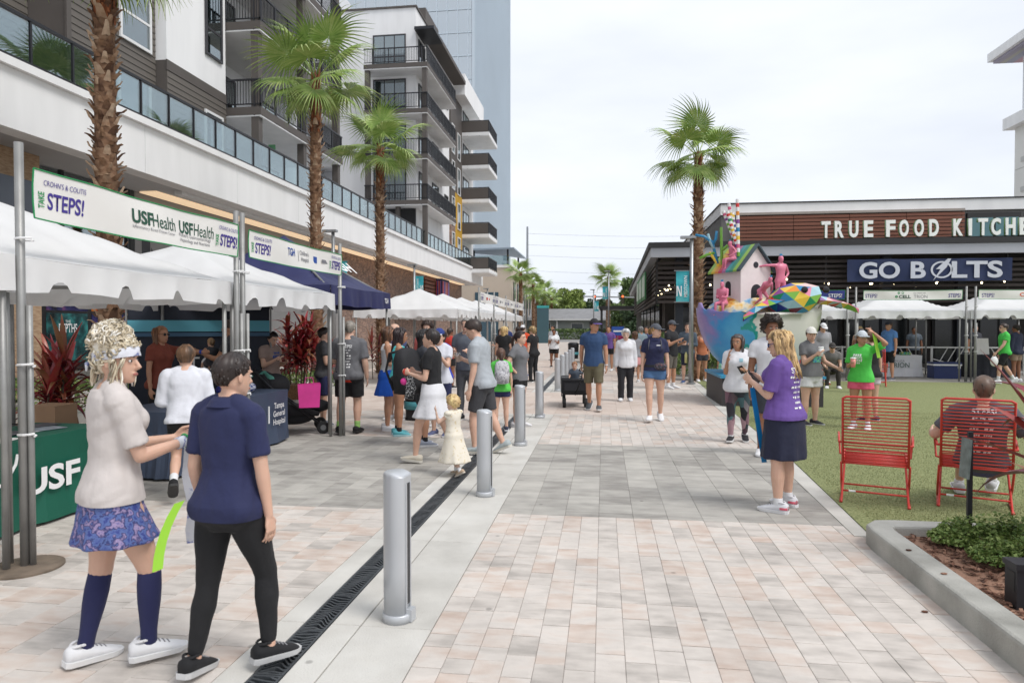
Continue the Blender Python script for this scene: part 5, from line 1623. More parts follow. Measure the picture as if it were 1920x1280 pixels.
    def shoes(s, m, root, sole=None, socks=None, sock_to=.82, accent=None):
        H = s.H
        for i in (0, 1):
            g_, hip, kn, an, Mf = s.legs[i]
            prof = [(-.054, .016, .052), (-.042, .0265, .060), (-.016, .0285, .059), (.012, .029, .054), (.035, .0295, .045), (.06, .0305, .036), (.083, .028, .029), (.099, .021, .022), (.108, .009, .015)]
            rings = []
            for y, w, h in prof:
                ring = []
                for q in range(12):
                    a = 2 * math.pi * q / 12
                    zz = .008 + (h - .008) * (.5 + .5 * math.sin(a))
                    ring.append(Mf @ V(w * H * math.cos(a) * (1.0 if math.sin(a) < .5 else .82), y * H, zz * H))
                rings.append(ring)
            mb = MB().rings(rings)
            o = mb.build('shoe', m, root, True)
            so = MB()
            so.rings([[Mf @ V((w + .0025) * H * math.cos(2 * math.pi * q / 12) if abs(math.cos(2 * math.pi * q / 12)) > .3 else 0, (y * 1.03) * H, ((.0 if y < .09 else .004) if math.sin(2 * math.pi * q / 12) < 0 else .017) * H) for q in range(12)] for y, w, h in prof])
            so.build('sole', sole or m_txtw, o)
            if s.vox < .01:
                for q in range(4):
                    yy, hz = .014 + .013 * q, .0545 - .0052 * q
                    MB().tube([Mf @ V(-.014 * H, (yy - .003) * H, (hz - .004) * H), Mf @ V(0, yy * H, (hz + .0005) * H), Mf @ V(.014 * H, (yy + .003) * H, (hz - .004) * H)], .0022 * H, 5).build('lace', mat('grey_lace', S(150, 150, 154), .8, .05, 8), o)
                MB().tube([Mf @ V(.022 * H * math.cos(a_), (-.018 + .022 * math.sin(a_)) * H, (.058 + .003 * math.cos(2 * a_)) * H) for a_ in [6.283 * t_ / 14 for t_ in range(15)]], .0045 * H, 6).build('shoe_collar', m, o, True)
            if accent:
                MB().rings([[Mf @ V((w + .0016) * H * math.cos(2 * math.pi * q / 12), y * H, (.014 + (h * .8 - .014) * (.5 + .5 * math.sin(2 * math.pi * q / 12))) * H) for q in range(12)] for y, w, h in prof[:3]]).build('heel_patch', accent, o, True)
            if socks is not None:
                k = MB(); s.seg(k, kn, an, 'shank', sock_to, 1.0, .004, 0, 5, 12)
                k.build('sock', socks, root, True)
    # ---- head gear and face
    def face_parts(s, root, brow=(70, 50, 40), lip=(176, 104, 96)):
        me_ = mat('dark_eye', (0.02, 0.015, 0.012), .25, 0); mw = mat('eye_white', S(225, 220, 215), .4, 0)
        for g_ in (1, -1):
            e = MB().ell(s.Hm @ V(g_ * .145, .352, .515), (.062 * s.hh, .035 * s.hh, .034 * s.hh), 10, 6, s.Hm3).build('eye', mw, root, True)
            MB().ell(s.Hm @ V(g_ * .145, .378, .515), (.030 * s.hh, .016 * s.hh, .031 * s.hh), 8, 6, s.Hm3).build('iris', me_, e, True)
            MB().tube([s.Hm @ V(g_ * .07, .40, .60), s.Hm @ V(g_ * .15, .395, .625), s.Hm @ V(g_ * .23, .35, .60)], [.014 * s.hh, .017 * s.hh, .008 * s.hh], 6).build('eyebrow', hairmat(brow), root)
        MB().ell(s.Hm @ V(0, .418, .21), (.105 * s.hh, .03 * s.hh, .036 * s.hh), 10, 6, s.Hm3).build('lips', mat('lip_%d' % lip[0], S(*lip), .45, .05, 5), root, True)
    def shades(s, root, col=(.015, .015, .018), up=0.0):
        m = mat('lens_%d' % int(col[2] * 1000), col, .1, 0)
        mb = MB()
        z, y = (.52, .41) if not up else (.93, .30)
        for g_ in (1, -1):
            mb.ell(s.Hm @ V(g_ * .15, y, z), (.125 * s.hh, .03 * s.hh, .085 * s.hh), 12, 6, s.Hm3)
            mb.tube([s.Hm @ V(g_ * .26, y - .04, z + .03), s.Hm @ V(g_ * .35, y - .3, z + .03)], .014 * s.hh, 5)
        mb.tube([s.Hm @ V(-.06, y + .02, z + .02), s.Hm @ V(.06, y + .02, z + .02)], .014 * s.hh, 5)
        mb.build('sunglasses', m, root, True)
    def cap(s, m, root, brim=None, back=False):
        mb = MB(); n = 24; rows = []
        for z in (.66, .72, .8, .88, .95, 1.0, 1.03):
            rows.append([s.Hm @ (hpt(2 * math.pi * i / n, min(.995, z - .02), .055) + V(0, 0, .02 + (z - .66) * .1)) for i in range(n)][::-1])
        mb.rings(rows)
        c = mb.build('cap', m, root, True)
        b = MB(); k = 12; lo = []; hi = []
        for i in range(k + 1):
            a = -R(62) + R(124) * i / k
            p = hpt(a, .66, .06); q = V(p.x * 1.08, p.y + .42 * math.cos(a * 1.25) ** .7 if abs(a * 1.25) < 1.57 else p.y, .60 - .02 * math.cos(a))
            for t in (0, .35, .7, 1.0):
                w = p.lerp(q, t); lo.append(s.Hm @ (w + V(0, 0, .03 * math.sin(t * 2.2)))); hi.append(s.Hm @ (w + V(0, 0, .03 * math.sin(t * 2.2) + .03)))
        b.v = [tuple(p) for p in lo + hi]
        N = len(lo)
        for i in range(k):
            for t in range(3):
                a = i * 4 + t
                b.f += [(a, a + 1, a + 5, a + 4), (N + a + 4, N + a + 5, N + a + 1, N + a)]
            b.f += [(i * 4 + 3, N + i * 4 + 3, N + i * 4 + 7, i * 4 + 7)]
        b.build('cap_brim', brim or m, c, True)
    def hair(s, style, rgb, root, seed=1, length=1.2, thick=.05, near=False, hl=0.0):
        r = random.Random(seed); m = hairmat(rgb)
        male = style in ('short', 'buzz', 'thin')
        def zline(p):
            a = abs((p + math.pi) % (2 * math.pi) - math.pi)
            if a < R(55): z = .84 - .03 * (a / R(55)) + hl
            elif a < R(85): z = .81 + hl - (.30 if male else .36) * (a - R(55)) / R(30)
            elif a < R(105): z = (.51 if male else .44)
            else: z = (.51 if male else .44) - (.27 if male else .24) * min(1, (a - R(105)) / R(40))
            return z
        n = 72 if near else 40; nr = 12
        mb = MB(); rows = []
        rp = [(r.uniform(0, 6.28), r.randint(7, 22)) for _ in range(5)]
        for k in range(nr + 1):
            u = k / nr; row = []
            for i in range(n):
                p = 2 * math.pi * i / n
                zl = zline(p); z = 1.0 - (1.0 - zl) * u ** .85
                th = thick * (.65 + .5 * math.sin(math.pi * (.25 + .6 * u))) * (1 + (.35 if style != 'buzz' else .1) * sum(math.sin(p * f + q + u * 2.5) for q, f in rp) / 5)
                if style in ('curly',): th *= 1 + .8 * abs(math.sin(p * 6 + u * 9) * math.sin(u * 11 + p * 3))
                if style == 'buzz': th *= .5
                row.append(s.Hm @ (hpt(p, z, th) + V(0, 0, (1 - u) ** 3 * thick * .6)))
            rows.append(row[::-1])
        rows.append([s.Hm @ hpt(2 * math.pi * i / n, zline(2 * math.pi * i / n), -.02) for i in range(n)][::-1])
        mb.rings(rows[::-1], cap=True)
        k_ = s.hh
        def lock(pts, r0, r1):
            mb.tube([s.Hm @ p for p in pts], [(r0 + (r1 - r0) * (i / (len(pts) - 1)) ** 2.5) * k_ for i in range(len(pts))], 5)
        if style in ('long', 'wavy'):
            N = 150 if near else 64
            for q in range(N):
                p = r.uniform(R(78), R(282)); z0 = r.uniform(.62, .95); pts = []
                wv = .05 if style == 'wavy' else .015; ph = r.uniform(0, 6.28); L = length * r.uniform(.8, 1.08)
                for t in range(9):
                    u = t / 8
                    z = z0 - (z0 + L - .3) * u
                    b = hpt(p, max(.30, z), thick * 1.0 + .03)
                    if z < .30:
                        e = .30 - z
                        b.x *= 1 + .10 * e; b.y = b.y - .03 * e if b.y < 0 else b.y * (1 - .2 * e); b.z = z
                    b.x += wv * math.sin(ph + u * 11); b.y += wv * math.cos(ph + u * 9)
                    pts.append(b)
                lock(pts, r.uniform(.035, .06) if near else .07, .012)
        elif style == 'pony':
            for q in range(22):
                a = r.uniform(0, 6.28); rr = r.uniform(0, .07); pts = []
                for t in range(7):
                    u = t / 6
                    pts.append(V(rr * math.cos(a) * (1 + u), -.50 - .22 * math.sin(min(1, u * 1.6) * 1.57) + rr * math.sin(a) + .10 * u * u, .70 + .06 * math.sin(u * 3) - length * u))
                lock(pts, .055, .012)
        elif style in ('curly', 'curls'):
            N = 260 if near else 90
            for q in range(N):
                p = r.uniform(0, 6.28); zl = zline(p); z = r.uniform(zl + .02, 1.0); c = hpt(p, z, thick * r.uniform(.7, 1.7))
                ax = V(r.gauss(0, 1), r.gauss(0, 1), r.gauss(0, 1)).normalized(); o_ = ax.orthogonal().normalized(); o2 = ax.cross(o_); rr = r.uniform(.035, .07)
                pts = [c + (o_ * math.cos(t * .9) + o2 * math.sin(t * .9)) * rr + ax * (t * .012) for t in range(7)]
                lock(pts, .022, .012)
        elif style in ('short', 'bob', 'thin'):
            N = 110 if near else 36
            for q in range(N):
                p = r.uniform(0, 6.28); zl = zline(p); z = zl + (1 - zl) * r.uniform(.05, .8); d = r.uniform(.10, .2) * (1.6 if style == 'bob' else 1)
                pts = [hpt(p + t * .05 * r.uniform(-1, 1), max(zl + .01, z - d * t / 3), thick * .92) for t in range(4)]
                lock(pts, .03, .008)
        o = mb.build('hair', m, root, True)
        return o

def decal(shirt, origin, normal, up, items, m, root=None):
    """print on a garment: each item (text, dx, dy, width, height) is wrapped onto the cloth"""
    me0 = shirt.data
    bv = BVHTree.FromPolygons([v.co.copy() for v in me0.vertices], [tuple(p.vertices) for p in me0.polygons])
    n = Vector(normal).normalized(); u = Vector(up); u = (u - n * u.dot(n)).normalized(); r = u.cross(n)
    vs = []; fs = []
    for it in items:
        txt, dx, dy, w, h = it[:5]
        if txt is None:
            k = 6
            co = [((i % (k + 1)) / k - .5, (i // (k + 1)) / k - .5) for i in range((k + 1) ** 2)]
            pl = [(a * (k + 1) + b, a * (k + 1) + b + 1, (a + 1) * (k + 1) + b + 1, (a + 1) * (k + 1) + b) for a in range(k) for b in range(k)]
            sk = it[5] if len(it) > 5 else 0
            co = [(dx + a * w + sk * b * h, dy + b * h) for a, b in co]
        else:
            t = text_mesh(txt, 1.0, bold=.02)
            bmh = bmesh.new(); bmh.from_mesh(t)
            bmesh.ops.triangulate(bmh, faces=bmh.faces[:])
            bmh.verts.ensure_lookup_table()
            xs = [v.co.x for v in bmh.verts]; ys = [v.co.y for v in bmh.verts]
            cx, cy = (min(xs) + max(xs)) / 2, (min(ys) + max(ys)) / 2
            sx = w / (max(xs) - min(xs)); sy = h / (max(ys) - min(ys)) if h else sx
            co = [(dx + (v.co.x - cx) * sx, dy + (v.co.y - cy) * sy) for v in bmh.verts]
            pl = [tuple(v.index for v in f.verts) for f in bmh.faces]
            bmh.free(); bpy.data.meshes.remove(t)
        o = len(vs)
        ok = True; pts = []
        for a, b in co:
            p = Vector(origin) + r * a + u * b + n * .4
            hit = bv.ray_cast(p, -n, .8)
            if hit[0] is None: ok = False; break
            pts.append(tuple(hit[0] + n * .004))
        if not ok: continue
        vs += pts; fs += [tuple(i + o for i in q) for q in pl]
    if not vs: return None
    me = bpy.data.meshes.new('shirt_print'); me.from_pydata(vs, [], fs); me.materials.append(m)
    o = link('shirt_print', me, None, shirt)
    o['kind'] = 'stuff'
    return o
# ============================================================ bollards
m_silver_paint = mat('silver_powder_coat', S(204, 207, 211), .36, .04, 3, .04, 200, metal=.3)
m_slot = mat('bollard_slot', S(44, 46, 50), .4, .05, 3)
def bollard():
    t = thing('bollard', 'silver bollard with dark light slot', 'bollard', (0, 0, 0), 0, 'silver bollards along the drain')
    r, h = .082, .865
    mb = MB(); rings = []
    prof = [(0.012, 1.0), (.3, 1.0), (.62, 1.0), (.835, 1.0), (.848, .99), (.857, .965), (.862, .92), (.865, .80), (.866, .35)]
    n = 32
    for z, k in prof:
        ring = []
        for i in range(n):
            a = 2 * math.pi * i / n
            x, y = r * k * math.cos(a), r * k * math.sin(a)
            # flat cut on the side away from the street axis
            x = min(x, .060 * k + .004)
            ring.append(V(x, y, z - (.020 * max(0, x / r) if z > .85 else 0)))
        rings.append(ring)
    mb.rings(rings).build('shaft', m_silver_paint, t, True)
    MB().bb(.064, .0665, -.020, .020, .10, .80).build('light_slot', m_slot, t)
    MB().bb(.0645, .069, -.034, -.021, .05, .80).build('slot_rim', m_silver_paint, t)
    MB().bb(.0645, .069, .021, .034, .05, .80).build('slot_rim', m_silver_paint, t)
    mb = MB().tube([(0, 0, 0), (0, 0, .045), (0, 0, .05)], [.090, .090, .085], 28); mb.build('base_collar', m_silver_paint, t, True)
    MB().bb(.05, .0985, -.03, .03, .005, .075).build('base_latch', m_silver_paint, t)
    return t
bo = bollard()
bl = [(-1.18, 3.81), (-1.18, 6.74), (-1.18, 9.67), (-1.18, 12.65), (-1.2, 18.0), (-1.2, 20.2), (-1.2, 22.4), (-1.2, 24.6), (-1.2, 26.8)]
names = ['silver bollard between the near pavers and drain, the first of the row', 'silver bollard beside the toddler in the cream dress', 'silver bollard beyond the toddler, third of the first row',
         'silver bollard that ends the first row, before the tan crossing', 'silver bollard that begins the far row behind the wagon', 'second bollard of the far row behind the wagon',
         'third bollard of the far row behind the wagon', 'fourth bollard of the far row behind the wagon', 'last bollard of the far row behind the wagon']
for i, (x, y) in enumerate(bl):
    o = bo if i == 0 else copy_tree(bo)
    o.location = (x, y, 0.001); o['label'] = names[i]; o.rotation_euler = (0, 0, R(-8))

# ============================================================ tents, poles and banners
m_vinyl = mat('white_tent_vinyl', S(244, 244, 244, .9), .5, .03, 1.5, .9, 3.2, transl=.22)
m_navyc = mat('navy_tent_fabric', S(40, 44, 92), .6, .08, 2, .1, 60)
m_post = mat('weathered_steel_post', S(158, 158, 156), .5, .14, 5, .12, 40, metal=.5)
m_rust = mat('rusty_plate', S(126, 112, 98), .8, .25, 8, .3, 50, metal=.2)
def tent(loc, label, m=m_vinyl, w=3.05, eave=2.2, peak=2.86, val=.25, scallop=True, seed=1, group='white frame tents', legs=True, pw=1.12):
    t = thing('canopy_tent', label, 'tent', loc, 0, group)
    r = random.Random(seed)
    h = w / 2; n = 26
    mb = MB()
    ph = [r.uniform(0, 6) for _ in range(4)]
    for j in range(n + 1):
        for i in range(n + 1):
            x, y = -1 + 2 * i / n, -1 + 2 * j / n
            d = max(abs(x), abs(y)); e = min(abs(x), abs(y))
            z = eave + (peak - eave) * (1 - d) ** pw
            z += .010 * math.sin(x * 17 + ph[0] + y * 4) * d * (1 - d) * 4 + .008 * math.sin(y * 19 + ph[1]) * d * (1 - d) * 4 - .03 * (1 - (e / max(d, .01)) ** 2) * math.sin(math.pi * d)
            z -= .02 * (1 - abs(e)) * (d > .97)
            mb.v.append((x * h, y * h, z))
    for j in range(n):
        for i in range(n):
            a = j * (n + 1) + i
            mb.f.append((a, a + 1, a + n + 2, a + n + 1))
    mb.build('canopy', m, t, True)
    vb = MB(); K = 64
    for sd in range(4):
        M = Matrix.Rotation(sd * math.pi / 2, 3, 'Z'); off = len(vb.v)
        for i in range(K + 1):
            s = -h + w * i / K
            zb = eave - val
            if scallop:
                q = ((s + h + .09 * math.sin(seed * 1.7 + sd)) % (.762 + .05 * math.sin(seed + sd * 2))) - .381
                zb += (.085 + .03 * math.sin(s * 2.3 + seed)) * math.sqrt(max(0, 1 - (q / .10) ** 2))
            zb += .012 * math.sin(s * 5 + ph[sd])
            sag = .02 * (1 - (s / h) ** 2)
            for k in range(4):
                u = k / 3
                wv = .018 * math.sin(s * 8.3 + ph[sd]) * u + .01 * math.sin(s * 19 + ph[3 - sd]) * u
                vb.v.append(tuple(M @ V(s, -h - .006 - .012 * u - wv, (eave - sag) * (1 - u) + zb * u)))
        for i in range(K):
            for k in range(3):
                a = off + i * 4 + k
                vb.f.append((a, a + 4, a + 5, a + 1))
    vb.build('valance', m, t, True)
    if legs:
        for sx in (-1, 1):
            for sy in (-1, 1):
                MB().tube([(sx * (h - .05), sy * (h - .05), 0), (sx * (h - .05), sy * (h - .05), eave - .02)], .024, 10).build('leg', m_post, t, True)
        fr = MB()
        for sx in (-1, 1):
            fr.tube([(sx * (h - .05), -h + .05, eave - .05), (sx * (h - .05), h - .05, eave - .05)], .02, 6).tube([(-h + .05, sx * (h - .05), eave - .05), (h - .05, sx * (h - .05), eave - .05)], .02, 6)
            for sy in (-1, 1):
                fr.tube([(sx * (h - .05), sy * (h - .05), eave - .05), (0, 0, peak - .09)], .018, 6)
        fr.build('roof_frame', m_post, t)
    return t
tent((-5.58, 2.72, 0), 'white tent over the green covered table, beside the first banner pole', seed=1)
tent((-5.58, 5.70, 0), 'white tent under the first banner, sheltering the hospital backdrop', seed=2, w=2.9)
tent((-5.58, 8.66, 0), 'white tent next to the navy tent, over the hospital table', seed=3, w=2.9)
nv = tent((-5.75, 11.75, 0), 'navy blue pop-up tent with steep peak between white tents', m_navyc, 3.0, 2.36, 3.35, .32, False, 4, 'pop-up tents', True, 1.3)
text('roof_lettering', 'TGH', m_txtw, nv, (1.02, .1, 2.80), (R(42), 0, R(90)), width=1.2, height=.3, bold=.02)
text('valance_lettering', 'TGH', m_txtw, nv, (1.53, 1.2, 2.2), (R(90), 0, R(90)), width=.22, height=.1, bold=.02)
for i, y in enumerate((20.4, 23.5, 26.6, 29.7, 32.8)):
    tent((-5.6, y, 0), ('first', 'second', 'third', 'fourth', 'last')[i] + ' white tent of the far row past the red leaved plants', seed=10 + i)
tent((9.32, 24.0, 0), 'white tent on the lawn under the green ringed sponsor banner', seed=21)
tent((12.6, 24.0, 0), 'white tent on the lawn under the orange lettered banner', seed=22)
tent((6.05, 24.0, 0), 'white lawn tent closest to the eggshell sculpture', seed=23)

def banner_pole(x, y, h, label, lean=0.0, base=True, group='banner poles'):
    t = thing('banner_pole', label, 'pole', (x, y, 0), 0, group)
    MB().tube([(0, 0, 0), (lean * .5, 0, h * .5), (lean, 0, h)], [.029, .029, .029], 10).build('post', m_post, t, True)
    MB().tube([(.045, .02, .0), (lean + .045, .02, h * .62)], .021, 8).build('inner_post', m_post, t, True)
    if base:
        MB().tube([(0, 0, .001), (0, 0, .014), (0, 0, .02)], [.24, .24, .2], 30).build('base_plate', m_rust, t)
    for z in (.93, 1.42, 2.3):
        MB().tube([(.02 + .06 * math.cos(a * .7), .01 + .045 * math.sin(a * .7), z + .002 * a) for a in range(10)], .008, 5).build('tie', m_txtw, t)
    return t
pls = [(-4.04, 4.28, 'leaning steel banner pole with round base plate beside the green table'), (-4.05, 7.13, 'steel pole at the far end of the first banner'), (-4.05, 7.26, 'steel pole at the near end of the second banner'),
       (-4.05, 10.14, 'steel pole at the far end of the second banner by the navy tent')]
for x, y, l in pls:
    banner_pole(x, y, 2.98, l, .0, y < 5)
for i, y in enumerate((21.9, 25.0, 28.1, 31.2, 34.3)):
    banner_pole(-4.03, y, 2.98, ('first', 'second', 'third', 'fourth', 'last')[i] + ' steel banner pole along the far tent row', 0, False)
for i, x in enumerate((7.5, 7.75, 10.92, 11.18, 14.2)):
    banner_pole(x, 22.42, 2.92, 'steel banner pole ' + ('between the sculpture side tent and the next', 'at the left end of the green ringed banner', 'at the right end of the green ringed banner', 'at the left end of the orange lettered banner', 'at the right end of the orange lettered banner')[i], 0, False, 'lawn banner poles')

m_ban = mat('white_banner_vinyl', S(238, 236, 232, .9), .6, .03, 2, .05, 40)
m_green = mat('green_print', S(34, 150, 86), .6, 0); m_purple = mat('purple_print', S(72, 58, 150), .6, 0); m_usf = mat('dark_green_print', S(36, 84, 66), .6, 0)
m_greyp = mat('grey_print', S(130, 130, 136), .6, 0); m_redp = mat('red_print', S(214, 70, 60), .6, 0); m_orange = mat('orange_print', S(232, 96, 44), .6, 0); m_bluep = mat('blue_print', S(40, 84, 168), .6, 0)
def banner(axis, a0, a1, fixed, z0, z1, label, items, edge=m_green, m=m_ban, group='sponsor banners', sag=.015):
    """cloth strip facing +X (axis 'Y') or -Y (axis 'X'); items (text, u, v, width, height, material, bold)"""
    L = a1 - a0
    c = ((fixed, (a0 + a1) / 2, (z0 + z1) / 2) if axis == 'Y' else ((a0 + a1) / 2, fixed, (z0 + z1) / 2))
    t = thing('sponsor_banner', label, 'banner', c, R(90) if axis == 'Y' else 0, group)
    hz = (z1 - z0) / 2; n = 30
    def wv(u, v): return .012 * math.sin(u * 9 + v * 3) + .008 * math.sin(u * 21)
    def zz(u, v): return (v - .5) * 2 * hz - sag * math.sin(math.pi * u)
    mb = MB()
    for j in range(4):
        for i in range(n + 1):
            u, v = i / n, j / 3
            mb.v.append((-L / 2 + L * u, wv(u, v), zz(u, v)))
    for j in range(3):
        for i in range(n):
            a = j * (n + 1) + i
            mb.f.append((a, a + 1, a + n + 2, a + n + 1))
    mb.build('cloth', m, t, True)
    if edge:
        for v in (0, 1):
            MB().tube([(-L / 2 + L * i / n, wv(i / n, v) - .002, zz(i / n, v)) for i in range(n + 1)], .006, 5).build('hem', edge, t)
        for u in (0, 1):
            MB().tube([(-L / 2 + L * u, wv(u, j / 3) - .002, zz(u, j / 3)) for j in range(4)], .006, 5).build('hem', edge, t)
    for (txt, u, v, w, h, mm, bd, *rest) in items:
        x = -L / 2 + L * u
        rot = (R(90), R(-90) if rest and rest[0] else 0, 0)
        if txt is None:
            o = MB().add([(-w / 2, 0, -h / 2), (w / 2, 0, -h / 2), (w / 2, 0, h / 2), (-w / 2, 0, h / 2)], [(0, 1, 2, 3)]).build('sponsor_mark', mm, t)
            o.location = (x, wv(u, v) - .006, zz(u, v)); continue
        flat = not (rest and rest[0])
        o = text('lettering', txt, mm, t, (x, 0 if flat else wv(u, v) - .008, zz(u, v)), rot, width=w, height=h, bold=bd)
        if flat:      # the print follows the ripples of the cloth
            for q in o.data.vertices: q.co.z = -wv((x + q.co.x + L / 2) / L, max(0, min(1, v + q.co.y / (2 * hz)))) + .005
    return t
def steps(u, side=0):
    return [('STEPS!', u, .42, .33, .125, m_purple, .02), ('TAKE', u - .083, .40, .12, .055, m_green, .02, True), ("CROHN'S & COLITIS", u - .005, .78, .38, .04, m_purple, 0)]
banner('Y', 4.36, 7.08, -4.0, 2.47, 2.82, 'white sponsor banner with university health names over the first tent',
       steps(.11) + [('USF', .42, .56, .27, .12, m_usf, .03), ('Health', .53, .56, .34, .12, m_usf, 0), ('Inflammatory Bowel Disease Center', .48, .30, .58, .035, m_greyp, 0), ('USF', .66, .56, .23, .12, m_usf, .03), ('Health', .765, .56, .31, .12, m_usf, 0),
                     ('Pediatric Gastroenterology\nHepatology and Nutrition', .71, .26, .52, .09, m_greyp, 0)] + steps(.93))
banner('Y', 7.32, 10.08, -4.0, 2.49, 2.80, 'white sponsor banner with hospital names before the navy tent',
       steps(.12) + [('TGH', .38, .6, .2, .1, m_bluep, .02), ("Children's\nHospital", .52, .5, .3, .16, m_greyp, .01), ('|', .45, .5, .01, .14, m_greyp, 0), (None, .66, .5, .12, .09, m_bluep, 0), (None, .77, .5, .2, .05, m_greyp, 0)] + steps(.92))
for i in range(4):
    y0 = 21.98 + i * 3.1
    banner('Y', y0, y0 + 2.95, -3.99, 2.5, 2.84, ('white sponsor banner with red script over the second far tent', 'white sponsor banner over the third far tent', 'white sponsor banner over the fourth far tent', 'white sponsor banner over the last far tent')[i],
           steps(.12) + steps(.92) + [(None, .42, .5, .3, .09, m_redp if i == 0 else m_greyp, 0), (None, .58, .5, .26, .06, m_redp if i == 0 else m_greyp, 0)], None)
banner('X', 7.95, 10.78, 22.36, 2.53, 2.81, 'white lawn banner with green rings and sponsor name', [('STEPS!', .08, .42, .34, .12, m_purple, .01), ('CELL', .42, .36, .34, .1, m_usf, .03), ('TRION', .58, .36, .4, .1, m_greyp, 0), ('CELLTRION USA', .57, .74, .36, .04, m_greyp, 0), ('STEPS!', .92, .42, .34, .12, m_purple, .01),
       ('o', .36, .76, .07, .07, m_green, .04), ('o', .40, .76, .07, .07, m_green, .01), ('o', .335, .36, .08, .08, m_green, .06)])
banner('X', 11.24, 14.12, 22.36, 2.53, 2.81, 'white lawn banner with orange sponsor name', [('STEPS!', .09, .42, .34, .12, m_purple, .01), ('Optum', .5, .45, .62, .15, m_orange, .02), ('STEPS!', .92, .42, .34, .12, m_purple, .01)])
banner('X', 5.2, 7.42, 22.4, 2.55, 2.83, 'blue lawn banner about water beside the turtle flipper', [('& WATER', .42, .45, .8, .14, m_txtw, .02), ('STEPS!', .87, .42, .4, .12, m_txtw, .01)], m_green, mat('blue_banner_vinyl', S(48, 60, 140), .6, .04, 3))

# ============================================================ tables
def covered_table(x0, x1, y0, y1, h, m, label, seed=1, sag=.02):
    t = thing('covered_table', label, 'table', ((x0 + x1) / 2, (y0 + y1) / 2, 0), 0, 'cloth covered tables')
    sx, sy = (x1 - x0) / 2, (y1 - y0) / 2
    r = random.Random(seed); a0, a1 = r.uniform(0, 6), r.uniform(0, 6)
    rings = []; per = []
    K = 20
    for i in range(K): per.append((-sx + 2 * sx * i / K, -sy, 0, -1))
    for i in range(K): per.append((sx, -sy + 2 * sy * i / K, 1, 0))
    for i in range(K): per.append((sx - 2 * sx * i / K, sy, 0, 1))
    for i in range(K): per.append((-sx, sy - 2 * sy * i / K, -1, 0))
    for z in (h, h - .02, h * .7, h * .4, .03):
        u = 1 - z / h; ring = []
        for k, (x, y, nx_, ny_) in enumerate(per):
            f = u * (.022 * math.sin(k * .9 + a0) + .015 * math.sin(k * 2.1 + a1)) - .05 * math.sin(math.pi * u) * .6 + .03 * u
            ring.append(V(x + nx_ * f, y + ny_ * f, z))
        rings.append(ring)
    MB().rings(rings[::-1]).build('table_cloth', m, t, False)
    tb = MB().bb(-sx + .01, sx - .01, -sy + .01, sy - .01, h - .035, h - .004); tb.build('table_top', m_dkmetal, t)
    for ax in (-1, 1):
        for ay in (-1, 1):
            MB().tube([(ax * (sx - .12), ay * (sy - .12), 0), (ax * (sx - .12), ay * (sy - .12), h - .04)], .014, 6).build('leg', m_dkmetal, t)
    return t
m_gcloth = mat('green_table_cloth', S(0, 92, 72), .65, .06, 2)
tb1 = covered_table(-5.52, -4.76, 3.5, 6.0, .76, m_gcloth, 'table under green cloth printed with university name, beside the near pole', 1)
m_big = m_txtw
text('cloth_lettering', 'USF', m_big, tb1, (.42, .55, .40), (R(90), 0, R(90)), width=.62, height=.22, bold=.03)
bull = MB().tube([(0, -.62, .34), (0, -.56, .44), (0, -.44, .42), (0, -.34, .47), (0, -.26, .58), (0, -.24, .66)], .012, 6).tube([(0, -.64, .40), (0, -.70, .30), (0, -.66, .20), (0, -.6, .17)], .012, 6)
b_ = bull.build('cloth_emblem', m_big, tb1); b_.location = (.405, .45, 0)
pp = thing('brochure_spread', 'printed leaflets spread on the green covered table', 'leaflets', (-5.1, 4.9, .762))
for i in range(12):
    o = MB().box((0, 0, 0), (.21, .28, .004)).build('leaflet', (m_ban, mat('leaflet_print', S(150, 160, 170), .5, .3, 12), mat('leaflet_dark', S(80, 84, 92), .5, .3, 12))[i % 3], pp)
    o.location = (rnd.uniform(-.22, .22), -.9 + .16 * i, .004 + .003 * (i % 3)); o.rotation_euler = (0, 0, rnd.uniform(-.5, .5))
m_slate = mat('slate_table_cloth', S(68, 80, 102), .6, .06, 2)
tb2 = covered_table(-5.5, -4.70, 6.9, 9.7, .76, m_slate, 'table under slate blue cloth printed with hospital name', 2)
text('cloth_lettering', 'Tampa\nGeneral\nHospital', m_big, tb2, (.45, 1.02, .44), (R(90), 0, R(90)), width=.36, height=.34, bold=.01)
MB().tube([(.445, .72, .34), (.445, .72, .58)], .012, 6).build('cloth_emblem', m_big, tb2)
gb = thing('goody_bags', 'heap of blue and white patterned bags on the hospital table', 'bag', (-5.1, 8.95, .762))
m_bagp = ramp_mat('blue_white_pattern', [(0.4, S(40, 50, 120)), (0.5, S(70, 84, 160)), (0.56, S(220, 224, 236))], kind='noise', scale=26, rough=.5)
for i in range(3):
    MB().ell((0, -.2 + .2 * i, .07), (.18, .13, .09), 12, 8).build('bag', m_bagp if i else mat('royal_blue_plastic', S(44, 52, 140), .4, .1, 6), gb, True)
tb3 = covered_table(8.6, 10.5, 24.3, 24.95, .74, mat('white_table_cloth', S(226, 226, 230), .7, .03, 2), 'white clothed sponsor table under the lawn tent', 3)
text('cloth_lettering', 'CELLTRION USA', m_greyp, tb3, (.0, -.40, .56), width=.75, height=.07)
text('cloth_lettering', 'CELLTRION', m_usf, tb3, (.0, -.40, .42), width=1.05, height=.16)
tb4 = covered_table(12.0, 13.5, 24.4, 25.0, .76, mat('black_table_cloth', S(32, 34, 44), .7, .08, 2), 'black clothed table under the orange lettered lawn tent', 4)
